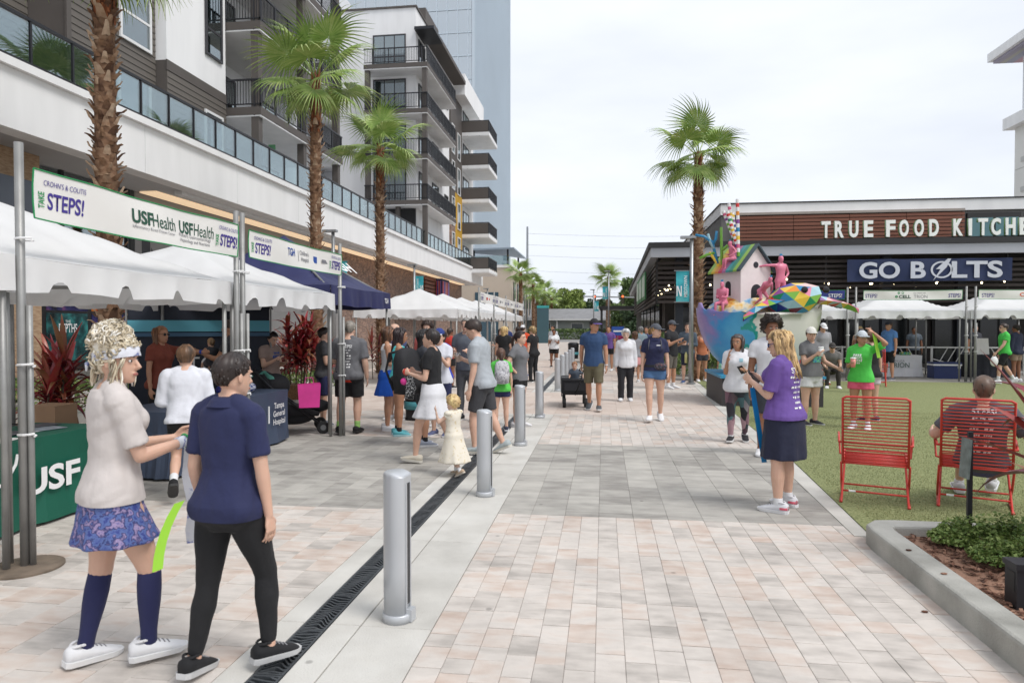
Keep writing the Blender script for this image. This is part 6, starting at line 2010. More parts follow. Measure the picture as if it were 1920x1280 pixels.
for (nm, lab, x, y, z, d, m) in (('gift_box', 'small green box on the white clothed lawn table', 9.35, 24.5, .745, (.3, .2, .12), m_green), ('flower_bunch', 'yellow and teal trinkets on the white clothed lawn table', 10.05, 24.5, .745, (.3, .2, .1), ramp_mat('trinkets', [(.3, S(60, 140, 150)), (.5, S(220, 190, 60)), (.7, S(60, 150, 80))], 'voronoi', 30))):
    o = MB().box((0, 0, d[2] / 2), d).build(nm, m); o.location = (x, y, z); tag(o, lab, nm.split('_')[1])
es = thing('easel_poster', 'small white poster standing on the black clothed table', 'poster', (12.5, 24.6, .762))
MB().box((0, 0, .28), (.38, .015, .54), m=Matrix.Rotation(-.15, 3, 'X')).build('sheet', m_ban, es)
MB().tube([(0, .16, 0), (0, .03, .4)], .008, 5).build('strut', m_dkmetal, es)
# cooler on the lawn
ck = thing('cooler', 'blue picnic cooler with white lid rim beside the white clothed table', 'cooler', (11.0, 23.9, .016))
MB().prism([(-.40, -.22), (.40, -.22), (.42, .22), (-.42, .22)], 0, .42).build('body', mat('cooler_blue', S(36, 52, 104), .45, .05, 3), ck)
MB().bb(-.43, .43, -.235, .235, .422, .47).build('lid_rim', m_txtw, ck)
MB().bb(-.42, .42, -.225, .225, .472, .53).build('lid', MATS['cooler_blue'], ck)
MB().bb(.30, .38, -.25, -.236, .33, .45).build('latch', m_txtw, ck)

# hospital backdrop under the tents
bd = thing('backdrop', 'dark navy fabric backdrop with teal stripe behind the hospital table', 'backdrop', (-6.5, 10.35, 0), R(30))
w = MB()
for j in range(9):
    for i in range(21):
        w.v.append((-1.05 + 2.1 * i / 20, .02 * math.sin(i * .9 + j * .3), .1 + 1.95 * j / 8))
for j in range(8):
    for i in range(20):
        a = j * 21 + i; w.f.append((a, a + 1, a + 22, a + 21))
w.build('fabric', mat('deep_navy_fabric', S(34, 40, 54), .7, .1, 2), bd, True)
MB().bb(-1.05, 1.05, -.035, -.028, 1.62, 1.80).build('teal_stripe', mat('teal_stripe', S(96, 172, 190), .7, .05, 2), bd)
MB().bb(-1.05, 1.05, -.035, -.028, 1.54, 1.60).build('blue_stripe', mat('steel_blue_stripe', S(66, 100, 128), .7, .05, 2), bd)
text('backdrop_lettering', 'TGH c', m_txtw, bd, (.22, -.04, 1.1), width=.84, height=.22)
MB().tube([(.05 + .06 * i, -.04, .90 - .05 * math.sin(math.pi * i / 8)) for i in range(9)], .012, 5).build('yellow_swoosh', mat('yellow_swoosh', S(214, 206, 70), .6, 0), bd)
for x in (-1.07, 1.07):
    MB().tube([(x, 0, 0), (x, 0, 2.08)], .015, 8).build('stand_pole', m_post, bd)
    MB().tube([(x, -.25, .015), (x, .25, .015)], .014, 6).build('stand_foot', m_post, bd)

# ============================================================ red lounge chairs
m_redm = mat('coral_red_steel', S(214, 66, 56), .4, .04, 5)
def lounge_chair():
    t = thing('lawn_chair', 'red wire lawn chair', 'chair', (0, 0, 0), 0, 'red wire lawn chairs')
    # facing +y; sitter looks to +y; back leans towards -y
    w = .27
    def side(u): return V(0, -.30 - .16 * u, .40 + .64 * u)      # back frame from seat (u=0) to top (u=1)
    f = MB()
    f.tube([side(0) + V(-w, 0, 0), side(.97) + V(-w, 0, 0), side(1) + V(-w + .03, 0, 0), side(1) + V(w - .03, 0, 0), side(.97) + V(w, 0, 0), side(0) + V(w, 0, 0)], .0115, 8)
    f.build('back_frame', m_redm, t, True)
    sm = MB().tube([(-w, 0, 0), (w, 0, 0)], .0062, 6).mesh('back_slat', True); sm.materials.append(m_redm)
    for i in range(20):
        o = link('back_slat', sm, None, t, side(.03 + .92 * i / 19))
    ss = MB().tube([(-w, 0, 0), (w, 0, 0)], .0062, 6).mesh('seat_slat', True); ss.materials.append(m_redm)
    for i in range(14):
        link('seat_slat', ss, None, t, (0, -.27 + .50 * i / 13, .395 + .035 * (i / 13) + (.01 if i == 13 else 0)))
    for g_ in (-1, 1):
        MB().tube([(g_ * w, -.30, .40), (g_ * w, .24, .44)], .0115, 8).build('seat_rail', m_redm, t, True)
        MB().tube([(g_ * (w + .03), -.33, .60), (g_ * (w + .05), .10, .63), (g_ * (w + .05), .14, .60), (g_ * (w + .035), .10, .42), (g_ * w, .06, .42)], .0105, 8).build('armrest', m_redm, t, True)
        MB().tube([(g_ * (w - .01), .20, .43), (g_ * (w + .01), -.20, .02), (g_ * (w + .01), -.23, .012)], .0105, 8).build('leg', m_redm, t, True)
        MB().tube([(g_ * (w + .012), -.28, .40), (g_ * (w + .02), .0, .17), (g_ * (w + .02), .22, .02), (g_ * (w + .02), .25, .012)], .0105, 8).build('leg', m_redm, t, True)
        MB().tube([(g_ * (w + .02), -.22, .012), (g_ * (w + .02), .25, .012)], .009, 6).build('floor_rail', m_redm, t, True)
    MB().tube([(-w - .03, -.33, .60), (w + .03, -.33, .60)], .0105, 8).build('arm_crossbar', m_redm, t, True)
    c = MB().tube([(-w, -.12, .10), (w, -.12, .10)], .009, 8).build('leg_crossbar', m_redm, t, True)
    MB().tube([(-w, .05, .13), (w, .05, .13)], .009, 8).build('leg_crossbar', m_redm, t, True)
    MB().tube([(-w + .05, -.122, .10), (-w + .11, -.122, .10)], .0102, 8).build('maker_tag', m_txtw, c)
    return t
lc = lounge_chair()
lc.location = (2.60, 6.98, .016); lc.rotation_euler = (0, 0, R(-20)); lc['label'] = 'empty red wire lawn chair on the turf behind the kerbed planter'
dup(lc, (3.46, 6.92, .016), R(-24), 'red wire lawn chair carrying the seated man in grey')
dup(lc, (7.6, 20.5, .016), R(160), 'red wire lawn chair at the man in the blue polo')
dup(lc, (6.15, 20.9, .016), R(200), 'red wire lawn chair holding the crouched person by the sculpture')
# info stake and light box in the planter
st = thing('plant_sign', 'black stake with a small information panel in the planter', 'sign', (2.70, 5.46, .08))
MB().bb(-.016, .016, -.012, .012, 0, .84).build('stake', m_dkmetal, st)
pnl = MB().box((-.04, -.02, .65), (.012, .13, .30), m=Matrix.Rotation(.06, 3, 'Y')).build('panel', mat('panel_grey_green', S(120, 132, 128), .5, .25, 20), st)
lb = thing('garden_light', 'black box light standing on the bark mulch', 'light', (2.42, 4.28, .07))
MB().bb(-.075, .075, -.06, .06, 0, .24).build('housing', m_dkmetal, lb); MB().bb(-.085, .085, -.07, .07, .241, .275).build('lid', m_dkmetal, lb)
MB().bb(-.0775, -.0752, -.04, .04, .11, .22).build('cover_plate', m_dark, lb)

# ============================================================ stroller, wagon, bins
m_blackf = mat('black_fabric', S(34, 34, 38), .8, .15, 6, .2, 90)
m_rubber = mat('black_rubber', (.016, .016, .017), .75, .1, 10)
m_hub = mat('grey_plastic', S(120, 122, 124), .5, .05, 5)
def wheel(parent, c, r, w, axis='X'):
    N = 18
    mb = MB()
    prof = [(-w / 2, r * .72), (-w / 2, r * .95), (-w / 4, r), (w / 4, r), (w / 2, r * .95), (w / 2, r * .72)]
    rings = []
    for (u, q) in prof:
        rings.append([V(c[0] + u, c[1] + q * math.cos(2 * math.pi * i / N), c[2] + q * math.sin(2 * math.pi * i / N)) if axis == 'X' else V(c[0] + q * math.cos(2 * math.pi * i / N), c[1] + u, c[2] + q * math.sin(2 * math.pi * i / N)) for i in range(N)])
    o = mb.rings(rings).build('wheel', m_rubber, parent, True)
    h = MB().tube([(c[0] - w * .52, c[1], c[2]), (c[0] + w * .52, c[1], c[2])] if axis == 'X' else [(c[0], c[1] - w * .52, c[2]), (c[0], c[1] + w * .52, c[2])], r * .45, 12)
    h.build('hub', m_hub, o)
    return o
sr = thing('stroller', 'black stroller with hood folded back beside the hospital table', 'stroller', (-4.95, 10.35, 0), R(-62))
fr = MB().tube([(-.26, .45, .12), (-.26, -.35, .78), (-.26, -.55, 1.02), (.26, -.55, 1.02), (.26, -.35, .78), (.26, .45, .12)], .015, 8).build('frame', m_dkmetal, sr, True)
fs_ = MB().rings([[V(x, y, z) for x, y, z in ((-.25, yy, zz), (.25, yy, zz), (.25, yy - .03, zz - th), (-.25, yy - .03, zz - th))] for yy, zz, th in ((.42, .34, .06), (.2, .42, .12), (-.05, .48, .22), (-.28, .72, .24), (-.42, .98, .12))])
fs_.build('seat', m_blackf, sr, True)
MB().ell((0, -.26, .76), (.26, .24, .20), 16, 10).build('hood', m_blackf, sr, True)
MB().ell((0, .02, .26), (.24, .34, .13), 14, 8).build('basket', m_blackf, sr, True)
MB().ell((0, .40, .42), (.24, .2, .10), 14, 8).build('foot_muff', m_blackf, sr, True)
for x in (-.28, .28):
    wheel(sr, (x, -.34, .125), .125, .05); wheel(sr, (x, .46, .10), .10, .045)
pk_ = thing('gift_bag', 'bright pink paper bag resting on the stroller', 'bag', (-4.50, 10.0, .46), R(25))
MB().add([(-.15, -.09, 0), (.15, -.09, 0), (.15, .09, 0), (-.15, .09, 0), (-.17, -.10, .36), (.17, -.10, .36), (.165, .10, .37), (-.17, .10, .35)], [(3, 2, 1, 0), (0, 1, 5, 4), (1, 2, 6, 5), (2, 3, 7, 6), (3, 0, 4, 7)]).build('paper_bag', mat('hot_pink_paper', S(222, 58, 150), .5, .08, 6), pk_)
MB().tube([(-.07, -.10, .35), (-.05, -.10, .46), (.05, -.10, .46), (.07, -.10, .35)], .006, 6).build('handle', MATS['hot_pink_paper'], pk_)
tl = thing('shawl', 'mint green cloth draped over the black bag by the seated woman', 'cloth', (-5.35, 10.0, .45), R(10))
sh_ = MB()
for j in range(8):
    for i in range(9):
        u, v = i / 8, j / 7
        sh_.v.append((-.26 + .52 * u + .08 * v, -.12 * math.sin(u * 9) * .3 + .18 * v, .52 - .5 * v + .05 * math.sin(u * 11 + v * 3)))
for j in range(7):
    for i in range(8):
        a = j * 9 + i; sh_.f.append((a, a + 1, a + 10, a + 9))
sh_.build('cloth', mat('mint_cloth', S(128, 206, 186), .7, .12, 5), tl, True)
MB().ell((0, .14, .26), (.34, .2, .30), 14, 10).build('bag', m_blackf, tl, True)

wg = thing('folding_wagon', 'black fabric folding wagon pulled by the man in the blue tee', 'wagon', (-.62, 14.75, 0), R(4))
bx_ = MB().rings([[V(x * k, y * k2, z) for x, y in ((-.27, -.44), (.27, -.44), (.27, .44), (-.27, .44))] for z, k, k2 in ((.27, .95, .97), (.30, 1, 1), (.55, 1.02, 1.01), (.58, 1.02, 1.01))])
bx_.build('tub', m_blackf, wg)
MB().tube([(-.28, -.45, .60), (.28, -.45, .60), (.28, .45, .60), (-.28, .45, .60), (-.28, -.45, .60)], .013, 8).build('top_frame', m_dkmetal, wg, True)
for x in (-.28, .28):
    for y in (-.45, .45):
        MB().tube([(x, y, .60), (x, y, .24)], .011, 6).build('corner_post', m_dkmetal, wg)
        wheel(wg, (x * .8, y * .84, .10), .10, .07)
MB().tube([(0, -.46, .27), (.10, -.62, .55), (.16, -.72, .80)], .011, 8).build('pull_bar', m_dkmetal, wg, True)
MB().tube([(.07, -.72, .80), (.11, -.73, .86), (.20, -.73, .86), (.25, -.72, .80), (.07, -.72, .80)], .012, 8).build('pull_handle', m_dkmetal, wg, True)
MB().bb(-.22, .22, -.472, -.458, .36, .52).build('front_pocket', m_dkmetal, wg)

def bin_(loc, label):
    t = thing('litter_bin', label, 'bin', loc, R(5), 'litter bins')
    MB().tube([(0, 0, 0), (0, 0, .06), (0, 0, .72), (0, 0, .80), (0, 0, .86)], [.27, .26, .29, .29, .20], 20).build('body', m_dkmetal, t, True)
    MB().tube([(0, 0, .2), (0, 0, .34)], .292, 20).build('label_band', mat('teal_band', S(90, 170, 180), .5, .1, 3), t, True)
    MB().bb(-.16, .16, -.31, -.25, .60, .70).build('mouth', m_black, t)
bin_((-1.6, 36.5, 0), 'dark litter bin with teal band near the traffic cone')
bin_((-3.35, 12.2, 0), 'dark litter bin near the woman in the white skirt')
cn = thing('traffic_cone', 'lime green traffic cone on the far paving', 'cone', (-.35, 37.2, 0))
MB().tube([(0, 0, .03), (0, 0, .72)], [.15, .03], 16).build('cone', mat('lime_plastic', S(160, 230, 40), .5, .03, 4), cn, True)
MB().bb(-.19, .19, -.19, .19, 0, .035).build('base', MATS['lime_plastic'], cn)
kd = thing('yard_sign', 'small blue yard sign among the far crowd', 'sign', (.55, 27.2, 0))
MB().bb(-.24, .24, -.01, .01, 1.35, 1.7).build('board', m_bluep, kd); MB().tube([(0, .02, 0), (0, .02, 1.4)], .012, 6).build('stake', m_post, kd)
MB().bb(-.17, .17, -.016, -.011, 1.49, 1.55).build('sign_print', m_txtw, kd)
fs2 = thing('totem_sign', 'tall teal grey directory totem near the far palms', 'sign', (-6.2, 70, 0))
MB().bb(-.6, .6, -.15, .15, 0, 3.6).build('panel', mat('totem_blue_grey', S(70, 104, 114), .5, .05, 1), fs2); MB().bb(-.61, .61, -.16, .16, 3.601, 3.85).build('cap', mat('totem_teal', S(70, 180, 180), .5, .05, 1), fs2)
# storage bags behind the green table
tbx = thing('tote_bag', 'black boxy tote with white stitching on the ground behind the green table', 'bag', (-6.7, 7.2, 0))
MB().bb(-.3, .3, -.2, .2, 0, .42).build('body', m_blackf, tbx); MB().tube([(-.12, -.2, .42), (-.12, -.2, .58), (.12, -.2, .58), (.12, -.2, .42)], .012, 6).build('handle', m_blackf, tbx)
cbx = thing('cardboard_box', 'plain brown cardboard box behind the blonde walker', 'box', (-6.9, 7.75, 0))
MB().bb(-.2, .2, -.18, .18, 0, .72).build('carton', mat('cardboard', S(176, 142, 112), .85, .06, 4), cbx)
gc = thing('graduation_cord', 'gold and green drapery hanging from the near tent leg', 'cloth', (-4.3, 4.05, 0))
for i in range(6):
    MB().tube([(.0, -.05 * i, 1.30 - .06 * i), (.02, -.05 * i - .03, 1.0), (.0, -.05 * i - .02, .72 + .03 * i)], .024, 6).build('strand', mat('gold_cord', S(206, 168, 60), .6, .15, 9) if i % 3 else m_green, gc, True)

# ============================================================ eggshell and turtle sculpture
scu = thing('sculpture', 'colourful faceted turtle with a little house in a broken eggshell on a dark plinth', 'sculpture', (3.5, 16.1, 0))
part(scu, 'plinth', MB().bb(2.5, 4.55, 14.96, 17.2, .0, .60), mat('plinth_charcoal', S(58, 56, 58), .6, .08, 1))
part(scu, 'plinth_top', MB().bb(2.46, 4.59, 14.92, 17.24, .602, .66), mat('plinth_blue', S(60, 150, 190), .5, .06, 2))
def bowl_mat():
    m = bpy.data.materials.new('painted_eggshell'); m.use_nodes = True; t = m.node_tree; b = t.nodes['Principled BSDF']; b.inputs['Roughness'].default_value = .3
    tc = t.nodes.new('ShaderNodeTexCoord'); sx = t.nodes.new('ShaderNodeSeparateXYZ'); t.links.new(tc.outputs['Object'], sx.inputs[0])
    nz = t.nodes.new('ShaderNodeTexNoise'); nz.inputs['Scale'].default_value = 2.2; nz.inputs['Detail'].default_value = 7; t.links.new(tc.outputs['Object'], nz.inputs['Vector'])
    ma = t.nodes.new('ShaderNodeMath'); ma.operation = 'MULTIPLY_ADD'; ma.inputs[1].default_value = 1.5; t.links.new(nz.outputs[0], ma.inputs[0])
    a2 = t.nodes.new('ShaderNodeMath'); a2.operation = 'MULTIPLY_ADD'; a2.inputs[1].default_value = -.12; t.links.new(sx.outputs['Z'], a2.inputs[0]); t.links.new(sx.outputs['X'], a2.inputs[2])
    t.links.new(a2.outputs[0], ma.inputs[2])
    mr = t.nodes.new('ShaderNodeMapRange'); mr.inputs[1].default_value = -1.15; mr.inputs[2].default_value = 2.1; t.links.new(ma.outputs[0], mr.inputs[0])
    rp = t.nodes.new('ShaderNodeValToRGB'); e = rp.color_ramp.elements
    st = [(0.02, S(176, 150, 200)), (0.14, S(140, 130, 196)), (0.22, S(60, 156, 216)), (0.40, S(84, 178, 224)), (.415, S(34, 160, 150)), (0.455, S(40, 168, 156)), (0.46, S(236, 233, 225)), (0.85, S(230, 229, 220)), (.97, S(150, 180, 70))]
    while len(e) < len(st): e.new(.5)
    for q, (p, c) in zip(e, st): q.position = p; q.color = (*c, 1)
    t.links.new(mr.outputs[0], rp.inputs[0]); t.links.new(rp.outputs[0], b.inputs['Base Color'])
    return m
bw = MB(); N = 72; rw = random.Random(9); prof = [(.66, .42), (.72, .62), (.85, .80), (1.05, .99), (1.3, 1.15), (1.55, 1.25), (1.8, 1.32), (2.0, 1.345)]
jag = []
a = 0
while len(jag) < N:
    k = rw.choice((3, 4, 5)); hgt = rw.uniform(.05, .26)
    for q in range(k): jag.append(hgt * (1 - abs(2 * (q + .5) / k - 1)))
jag = jag[:N]
inner = []
rings = []
cx, cy = 3.46, 16.1
for z, r_ in prof:
    rings.append([V(cx + r_ * math.cos(2 * math.pi * i / N), cy + r_ * .82 * math.sin(2 * math.pi * i / N), z) for i in range(N)])
def rimz(i):
    a = 2 * math.pi * i / N
    front = max(0, -math.sin(a)) ** 2 * max(0, .5 + .5 * math.cos(a - 5.2))
    return 2.06 + jag[i] * (1 - .9 * front) - .14 * front + .12 * max(0, math.cos(a)) ** 6
rings.append([V(cx + 1.352 * math.cos(2 * math.pi * i / N), cy + 1.352 * .82 * math.sin(2 * math.pi * i / N), rimz(i)) for i in range(N)])
rings.append([V(cx + 1.312 * math.cos(2 * math.pi * i / N), cy + 1.312 * .82 * math.sin(2 * math.pi * i / N), rimz(i) - .004) for i in range(N)])
for z, r_ in prof[::-1][:6]:
    rings.append([V(cx + (r_ - .05) * math.cos(2 * math.pi * i / N), cy + (r_ - .05) * .82 * math.sin(2 * math.pi * i / N), z) for i in range(N)])
bw.rings(rings, cap=True)
part(scu, 'eggshell', bw, bowl_mat(), smooth=True)
pal = [S(220, 60, 60), S(240, 150, 50), S(244, 206, 70), S(130, 190, 70), S(40, 150, 100), S(40, 140, 190), S(60, 80, 170), S(150, 80, 160), S(226, 110, 150), S(240, 196, 190), S(170, 210, 220), S(120, 40, 50)]
pm = [mat('facet_paint_%d' % i, c, .35, .04, 4) for i, c in enumerate(pal)]
def facets(mb, name, seed, shades=None):
    o = part(scu, name, mb, pm)
    r = random.Random(seed); idx = shades or list(range(12))
    for p in o.data.polygons: p.material_index = r.choice(idx)
    return o
def icos(c, r, sub, jit, seed, m=None):
    bmh = bmesh.new(); bmesh.ops.create_icosphere(bmh, subdivisions=sub, radius=1.0)
    rr = random.Random(seed); mb = MB()
    vs = []
    for v in bmh.verts:
        q = v.co * (1 + rr.uniform(-jit, jit)); q = Vector((q.x * r[0], q.y * r[1], q.z * r[2]))
        vs.append(Vector(c) + (m @ q if m else q))
    mb.add(vs, [tuple(v.index for v in f.verts) for f in bmh.faces]); bmh.free()
    return mb
hm = icos((4.05, 15.35, 2.28), (.56, .44, .36), 2, .05, 3, Matrix.Rotation(R(-12), 3, 'Y') @ Matrix.Rotation(R(-15), 3, 'Z'))
facets(hm, 'turtle_head', 5)
for sx in (-.02, .47):
    part(scu, 'turtle_eye', MB().ell((4.18 + sx, 14.97 if sx < .1 else 15.18, 2.47), (.07, .05, .07), 10, 8), mat('glossy_black', (.01, .01, .012), .15, 0))
part(scu, 'turtle_shell', icos((3.15, 16.2, 1.86), (.86, .78, .60), 3, .015, 4), ramp_mat('painted_shell', [(.3, S(40, 90, 170)), (.42, S(110, 170, 214)), (.5, S(240, 226, 190)), (.58, S(236, 180, 60)), (.66, S(200, 50, 50)), (.8, S(60, 150, 90))], scale=2.6, rough=.35, detail=3), smooth=True)
def flipper(p0, p1, w0, w1, th, seed, name, drop=.0):
    mb = MB(); p0, p1 = V(*p0), V(*p1); d = (p1 - p0); s_ = V(-d.y, d.x, 0).normalized(); n = 6; rr = random.Random(seed); rings = []
    for i in range(n + 1):
        u = i / n; c = p0 + d * u + V(0, 0, -drop * u * u); w = w0 + (w1 - w0) * u
        if i == n: w *= .15
        rings.append([c + s_ * w + V(0, 0, rr.uniform(-.02, .02)), c + V(0, 0, th * (1 - .6 * u)), c - s_ * w + V(0, 0, rr.uniform(-.02, .02)), c - V(0, 0, th * .6)])
    nn = 4; vs = [p for r_ in rings for p in r_]; fs = []
    for i in range(n):
        for j in range(4):
            k = (j + 1) % 4; a, b, c_, e = i * 4 + j, i * 4 + k, (i + 1) * 4 + k, (i + 1) * 4 + j
            fs += [(a, b, c_), (a, c_, e)] if (i + j) % 2 else [(a, b, e), (b, c_, e)]
    mb.add(vs, fs)
    facets(mb, name, seed)
flipper((4.45, 15.5, 2.26), (5.5, 15.75, 2.26), .30, .14, .12, 11, 'front_flipper', .20)
flipper((3.75, 15.35, 2.26), (2.92, 14.95, 2.2), .34, .14, .10, 12, 'front_flipper', .34)
# the house
hx, hy, th_ = 3.12, 16.2, R(30)
def HP(x, y, z): return V(hx, hy, 2.15) + Matrix.Rotation(th_, 3, 'Z') @ V(x, y, z)
wl = MB(); a, b = .42, .46; ez, rz_ = .86, 1.34
wl.add([HP(-a, -b, 0), HP(a, -b, 0), HP(a, b, 0), HP(-a, b, 0), HP(-a, -b, ez), HP(a, -b, ez), HP(a, b, ez), HP(-a, b, ez), HP(0, -b, rz_), HP(0, b, rz_)],
       [(0, 1, 5, 8, 4), (1, 2, 6, 5), (2, 3, 7, 9, 6), (3, 0, 4, 7), (4, 8, 9, 7), (5, 6, 9, 8)])
hw = part(scu, 'house_wall', wl, mat('house_white', S(240, 228, 228), .6, .03, 12, .1, 20))
rcols = [S(60, 80, 90), S(220, 190, 70), S(214, 80, 110), S(80, 160, 170), S(150, 190, 90), S(230, 150, 80), S(190, 120, 170), S(70, 150, 130)]
for sgn in (-1, 1):
    for i in range(9):
        y0, y1 = -b - .09 + (2 * b + .18) * i / 9, -b - .09 + (2 * b + .18) * (i + 1) / 9
        c = rcols[0] if i == 0 else rcols[1 + (i * 3) % 7]
        e0, e1 = HP(sgn * (a + .09), y0, ez - .10), HP(sgn * (a + .09), y1, ez - .10); t0, t1 = HP(0, y0, rz_ + .005), HP(0, y1, rz_ + .005)
        up_ = V(0, 0, .045)
        part(scu, 'roof_plank', MB().add([e0, e1, t1, t0, e0 + up_, e1 + up_, t1 + up_, t0 + up_], [(0, 1, 2, 3), (4, 5, 6, 7), (0, 1, 5, 4), (1, 2, 6, 5), (2, 3, 7, 6), (3, 0, 4, 7)]), mat('roof_paint_%d' % rcols.index(c), c, .5, .05, 4))
dk = mat('starry_black', (.012, .012, .02), .4, 0)
def disc(cx_, cz_, r_, arch=False, side=False):
    pts = []
    for i in range(16):
        an = math.pi * i / 15 if arch else 2 * math.pi * i / 16
        pts.append((cx_ + r_ * math.cos(an), cz_ + r_ * math.sin(an)))
    if arch: pts += [(cx_ - r_, cz_ - .24), (cx_ + r_, cz_ - .24)]
    f = (lambda p, e: HP(-a - e, p[0], p[1])) if side else (lambda p, e: HP(p[0], -b - e, p[1]))
    n = len(pts); return MB().add([f(p, .006) for p in pts] + [f(p, -.01) for p in pts], [tuple(range(n))] + [(i, (i + 1) % n, n + (i + 1) % n, n + i) for i in range(n)])
part(scu, 'round_window', disc(0, .92, .07), dk, hw)
part(scu, 'arched_door', disc(.02, .34, .15, True), dk, hw)
part(scu, 'side_window', disc(-.05, .48, .09, True, True), dk, hw)
# striped sticks and branch tree
rs2 = random.Random(3)
for (xa, za, xb, zb, yy) in ((3.0, 3.28, 2.97, 4.56, 15.95), (2.97, 3.55, 2.68, 4.32, 16.05), (2.96, 3.5, 2.81, 4.49, 16.1), (2.98, 3.5, 2.76, 4.30, 15.98), (2.99, 3.5, 2.9, 4.3, 16.15)):
    n = 14
    stick = None
    for i in range(n):
        p, q = V(xa + (xb - xa) * i / n, yy, za + (zb - za) * i / n), V(xa + (xb - xa) * (i + 1) / n, yy, za + (zb - za) * (i + 1) / n)
        part(scu, 'stick_band', MB().tube([p, q], .038, 10), m_txtw if i % 2 else pm[rs2.randrange(9)])
for pts, c in (([(2.72, 16.3, 2.95), (2.6, 16.3, 3.15), (2.42, 16.3, 3.42)], 2), ([(2.6, 16.3, 3.15), (2.52, 16.3, 3.5), (2.47, 16.3, 3.66), (2.3, 16.3, 3.78), (2.1, 16.3, 3.82)], 5), ([(2.52, 16.3, 3.5), (2.44, 16.3, 3.65), (2.38, 16.3, 3.84)], 10), ([(2.5, 16.3, 3.6), (2.56, 16.3, 3.72), (2.58, 16.3, 3.9)], 5),
               ([(2.54, 16.3, 3.4), (2.36, 16.3, 3.36), (2.2, 16.3, 3.28)], 3), ([(2.7, 16.25, 3.1), (2.68, 16.25, 3.5), (2.67, 16.25, 3.98)], 3), ([(2.69, 16.25, 3.45), (2.82, 16.25, 3.56)], 3)):
    part(scu, 'branch', MB().tube(pts, [.036 - .008 * i / len(pts) for i in range(len(pts))], 8), pm[c], smooth=True)
# pink figures of the sculpture
m_pinkf = mat('bubblegum_pink', S(228, 128, 156), .4, .05, 6)
def pinky(loc, rz, H, **k):
    f = Fig(H=H, sex='m', vox=.016, **k)
    o = f.body(m_pinkf, scu, 'pink_figure')
    o.location = (loc[0] - 3.5, loc[1] - 16.1, loc[2]); o.rotation_euler = (0, 0, rz)
    m = MB(); 
    for i in range(3): m.tube([f.Hm @ V(-.1 + .1 * i, 0, .95), f.Hm @ V(-.16 + .16 * i, -.05, 1.25)], .012 * H, 5)
    m.build('crest', pm[5], o)
pinky((3.9, 15.9, 2.13), R(200), 1.15, arms=(((.8, -.2, .0), (.6, -.3, -.1)), 'hip'), legs=('stand', 'ease'))
pinky((2.62, 15.62, 1.93), R(150), 1.0, legs=('sit', 'sit'), arms=('hold', 'fwd'), lean=.15)
pinky((2.90, 16.0, 2.98), R(100), .86, legs=('sit', 'sit'), arms=('hold', 'rest'), lean=.2)
pinky((3.42, 15.55, 2.12), R(205), .9, legs=(((.2, .5, -.8), (.1, -1, -.5), -40), ((.2, .6, -.8), (.1, -1, -.5), -40)), arms=(((.3, .5, -1), (.2, .3, -1)), ((.5, .5, -1), (.1, .4, -1))), lean=.95)
# ============================================================ people
def person(label, loc, face, H=1.7, sex='f', skin_='light', hair=None, top=None, bottom=None, shoes=None, near=0, group=None, face_on=None, extra=None, **k):
    root = thing('person', label, 'person', (loc[0], loc[1], loc[2] if len(loc) > 2 else 0), R(face), group)
    vox = (.0205, .0138, .0050)[near]
    f = Fig(H=H, sex=sex, vox=vox, **k)
    f.root = root
    f.body(skin(skin_), root)
    seed = int(abs(loc[0] * 131 + loc[1] * 71)) % 997
    f.seed = seed
    if hair: f.hair(hair[0], hair[1], root, seed, near=near == 2, **(hair[2] if len(hair) > 2 else {}))
    hem = -.02
    if top:
        kw = dict(top[2]) if len(top) > 2 else {}
        hem = kw.get('hem', -.02)
        f.shirt = f.top(top[0], top[1] if not isinstance(top[1], tuple) else cloth(S(*top[1])), root, seed, **kw)
    if bottom:
        kw = dict(bottom[2]) if len(bottom) > 2 else {}
        kw.setdefault('waist', hem + .02)
        f.pants = f.bottom(bottom[0], bottom[1] if not isinstance(bottom[1], tuple) else cloth(S(*bottom[1])), root, seed, **kw)
    if shoes:
        f.shoes(cloth(S(*shoes[0])), root, cloth(S(*shoes[1])) if len(shoes) > 1 and shoes[1] else None, cloth(S(*shoes[2])) if len(shoes) > 2 and shoes[2] else None, *(shoes[3:]))
    if face_on is None: face_on = near > 0
    if face_on: f.face_parts(root)
    if extra: extra(f, root)
    return f
def world(f, p):
    r = f.root
    return Matrix.Translation(r.location) @ Matrix.Rotation(r.rotation_euler.z, 4, 'Z') @ Vector(p)
def wdir(f, d): return Matrix.Rotation(f.root.rotation_euler.z, 3, 'Z') @ Vector(d)
def back_pt(f, t): return f.P + f.up * t * f.H
WHITE = (236, 236, 238); BLACK = (24, 24, 27); NAVY = (36, 42, 82); GREY = (118, 118, 122); LGREY = (190, 194, 200); KHAKI = (112, 106, 86)
DKBR = (50, 36, 30); BRN = (96, 66, 46); BLOND = (206, 172, 120); GRAYH = (150, 148, 146)
PR_W = m_txtw

def SPONS(y0, k=1.0):
    """heading and rows of small sponsor marks, too fine to read"""
    r = random.Random(int(y0 * 1000)); out = [('STEPS!', 0, y0, .17 * k, .045 * k)]
    for row in range(7):
        n = r.choice((1, 2, 2, 3)); tot = r.uniform(.10, .21) * k; y = y0 - (.055 + .040 * row) * k; x = -tot / 2
        for q in range(n):
            w = tot / n * r.uniform(.6, .9)
            m_ = r.randint(2, 4)
            for c in range(m_): out.append((None, x + w * (c + .5) / m_, y + r.uniform(-.002, .002), w / m_ * .72, r.uniform(.010, .020) * k, .2))
            x += tot / n
    return out
def MARKS(x, y, w, h, n=4): return [(None, x - w / 2 + w * (c + .5) / n, y, w / n * .7, h, .2) for c in range(n)]
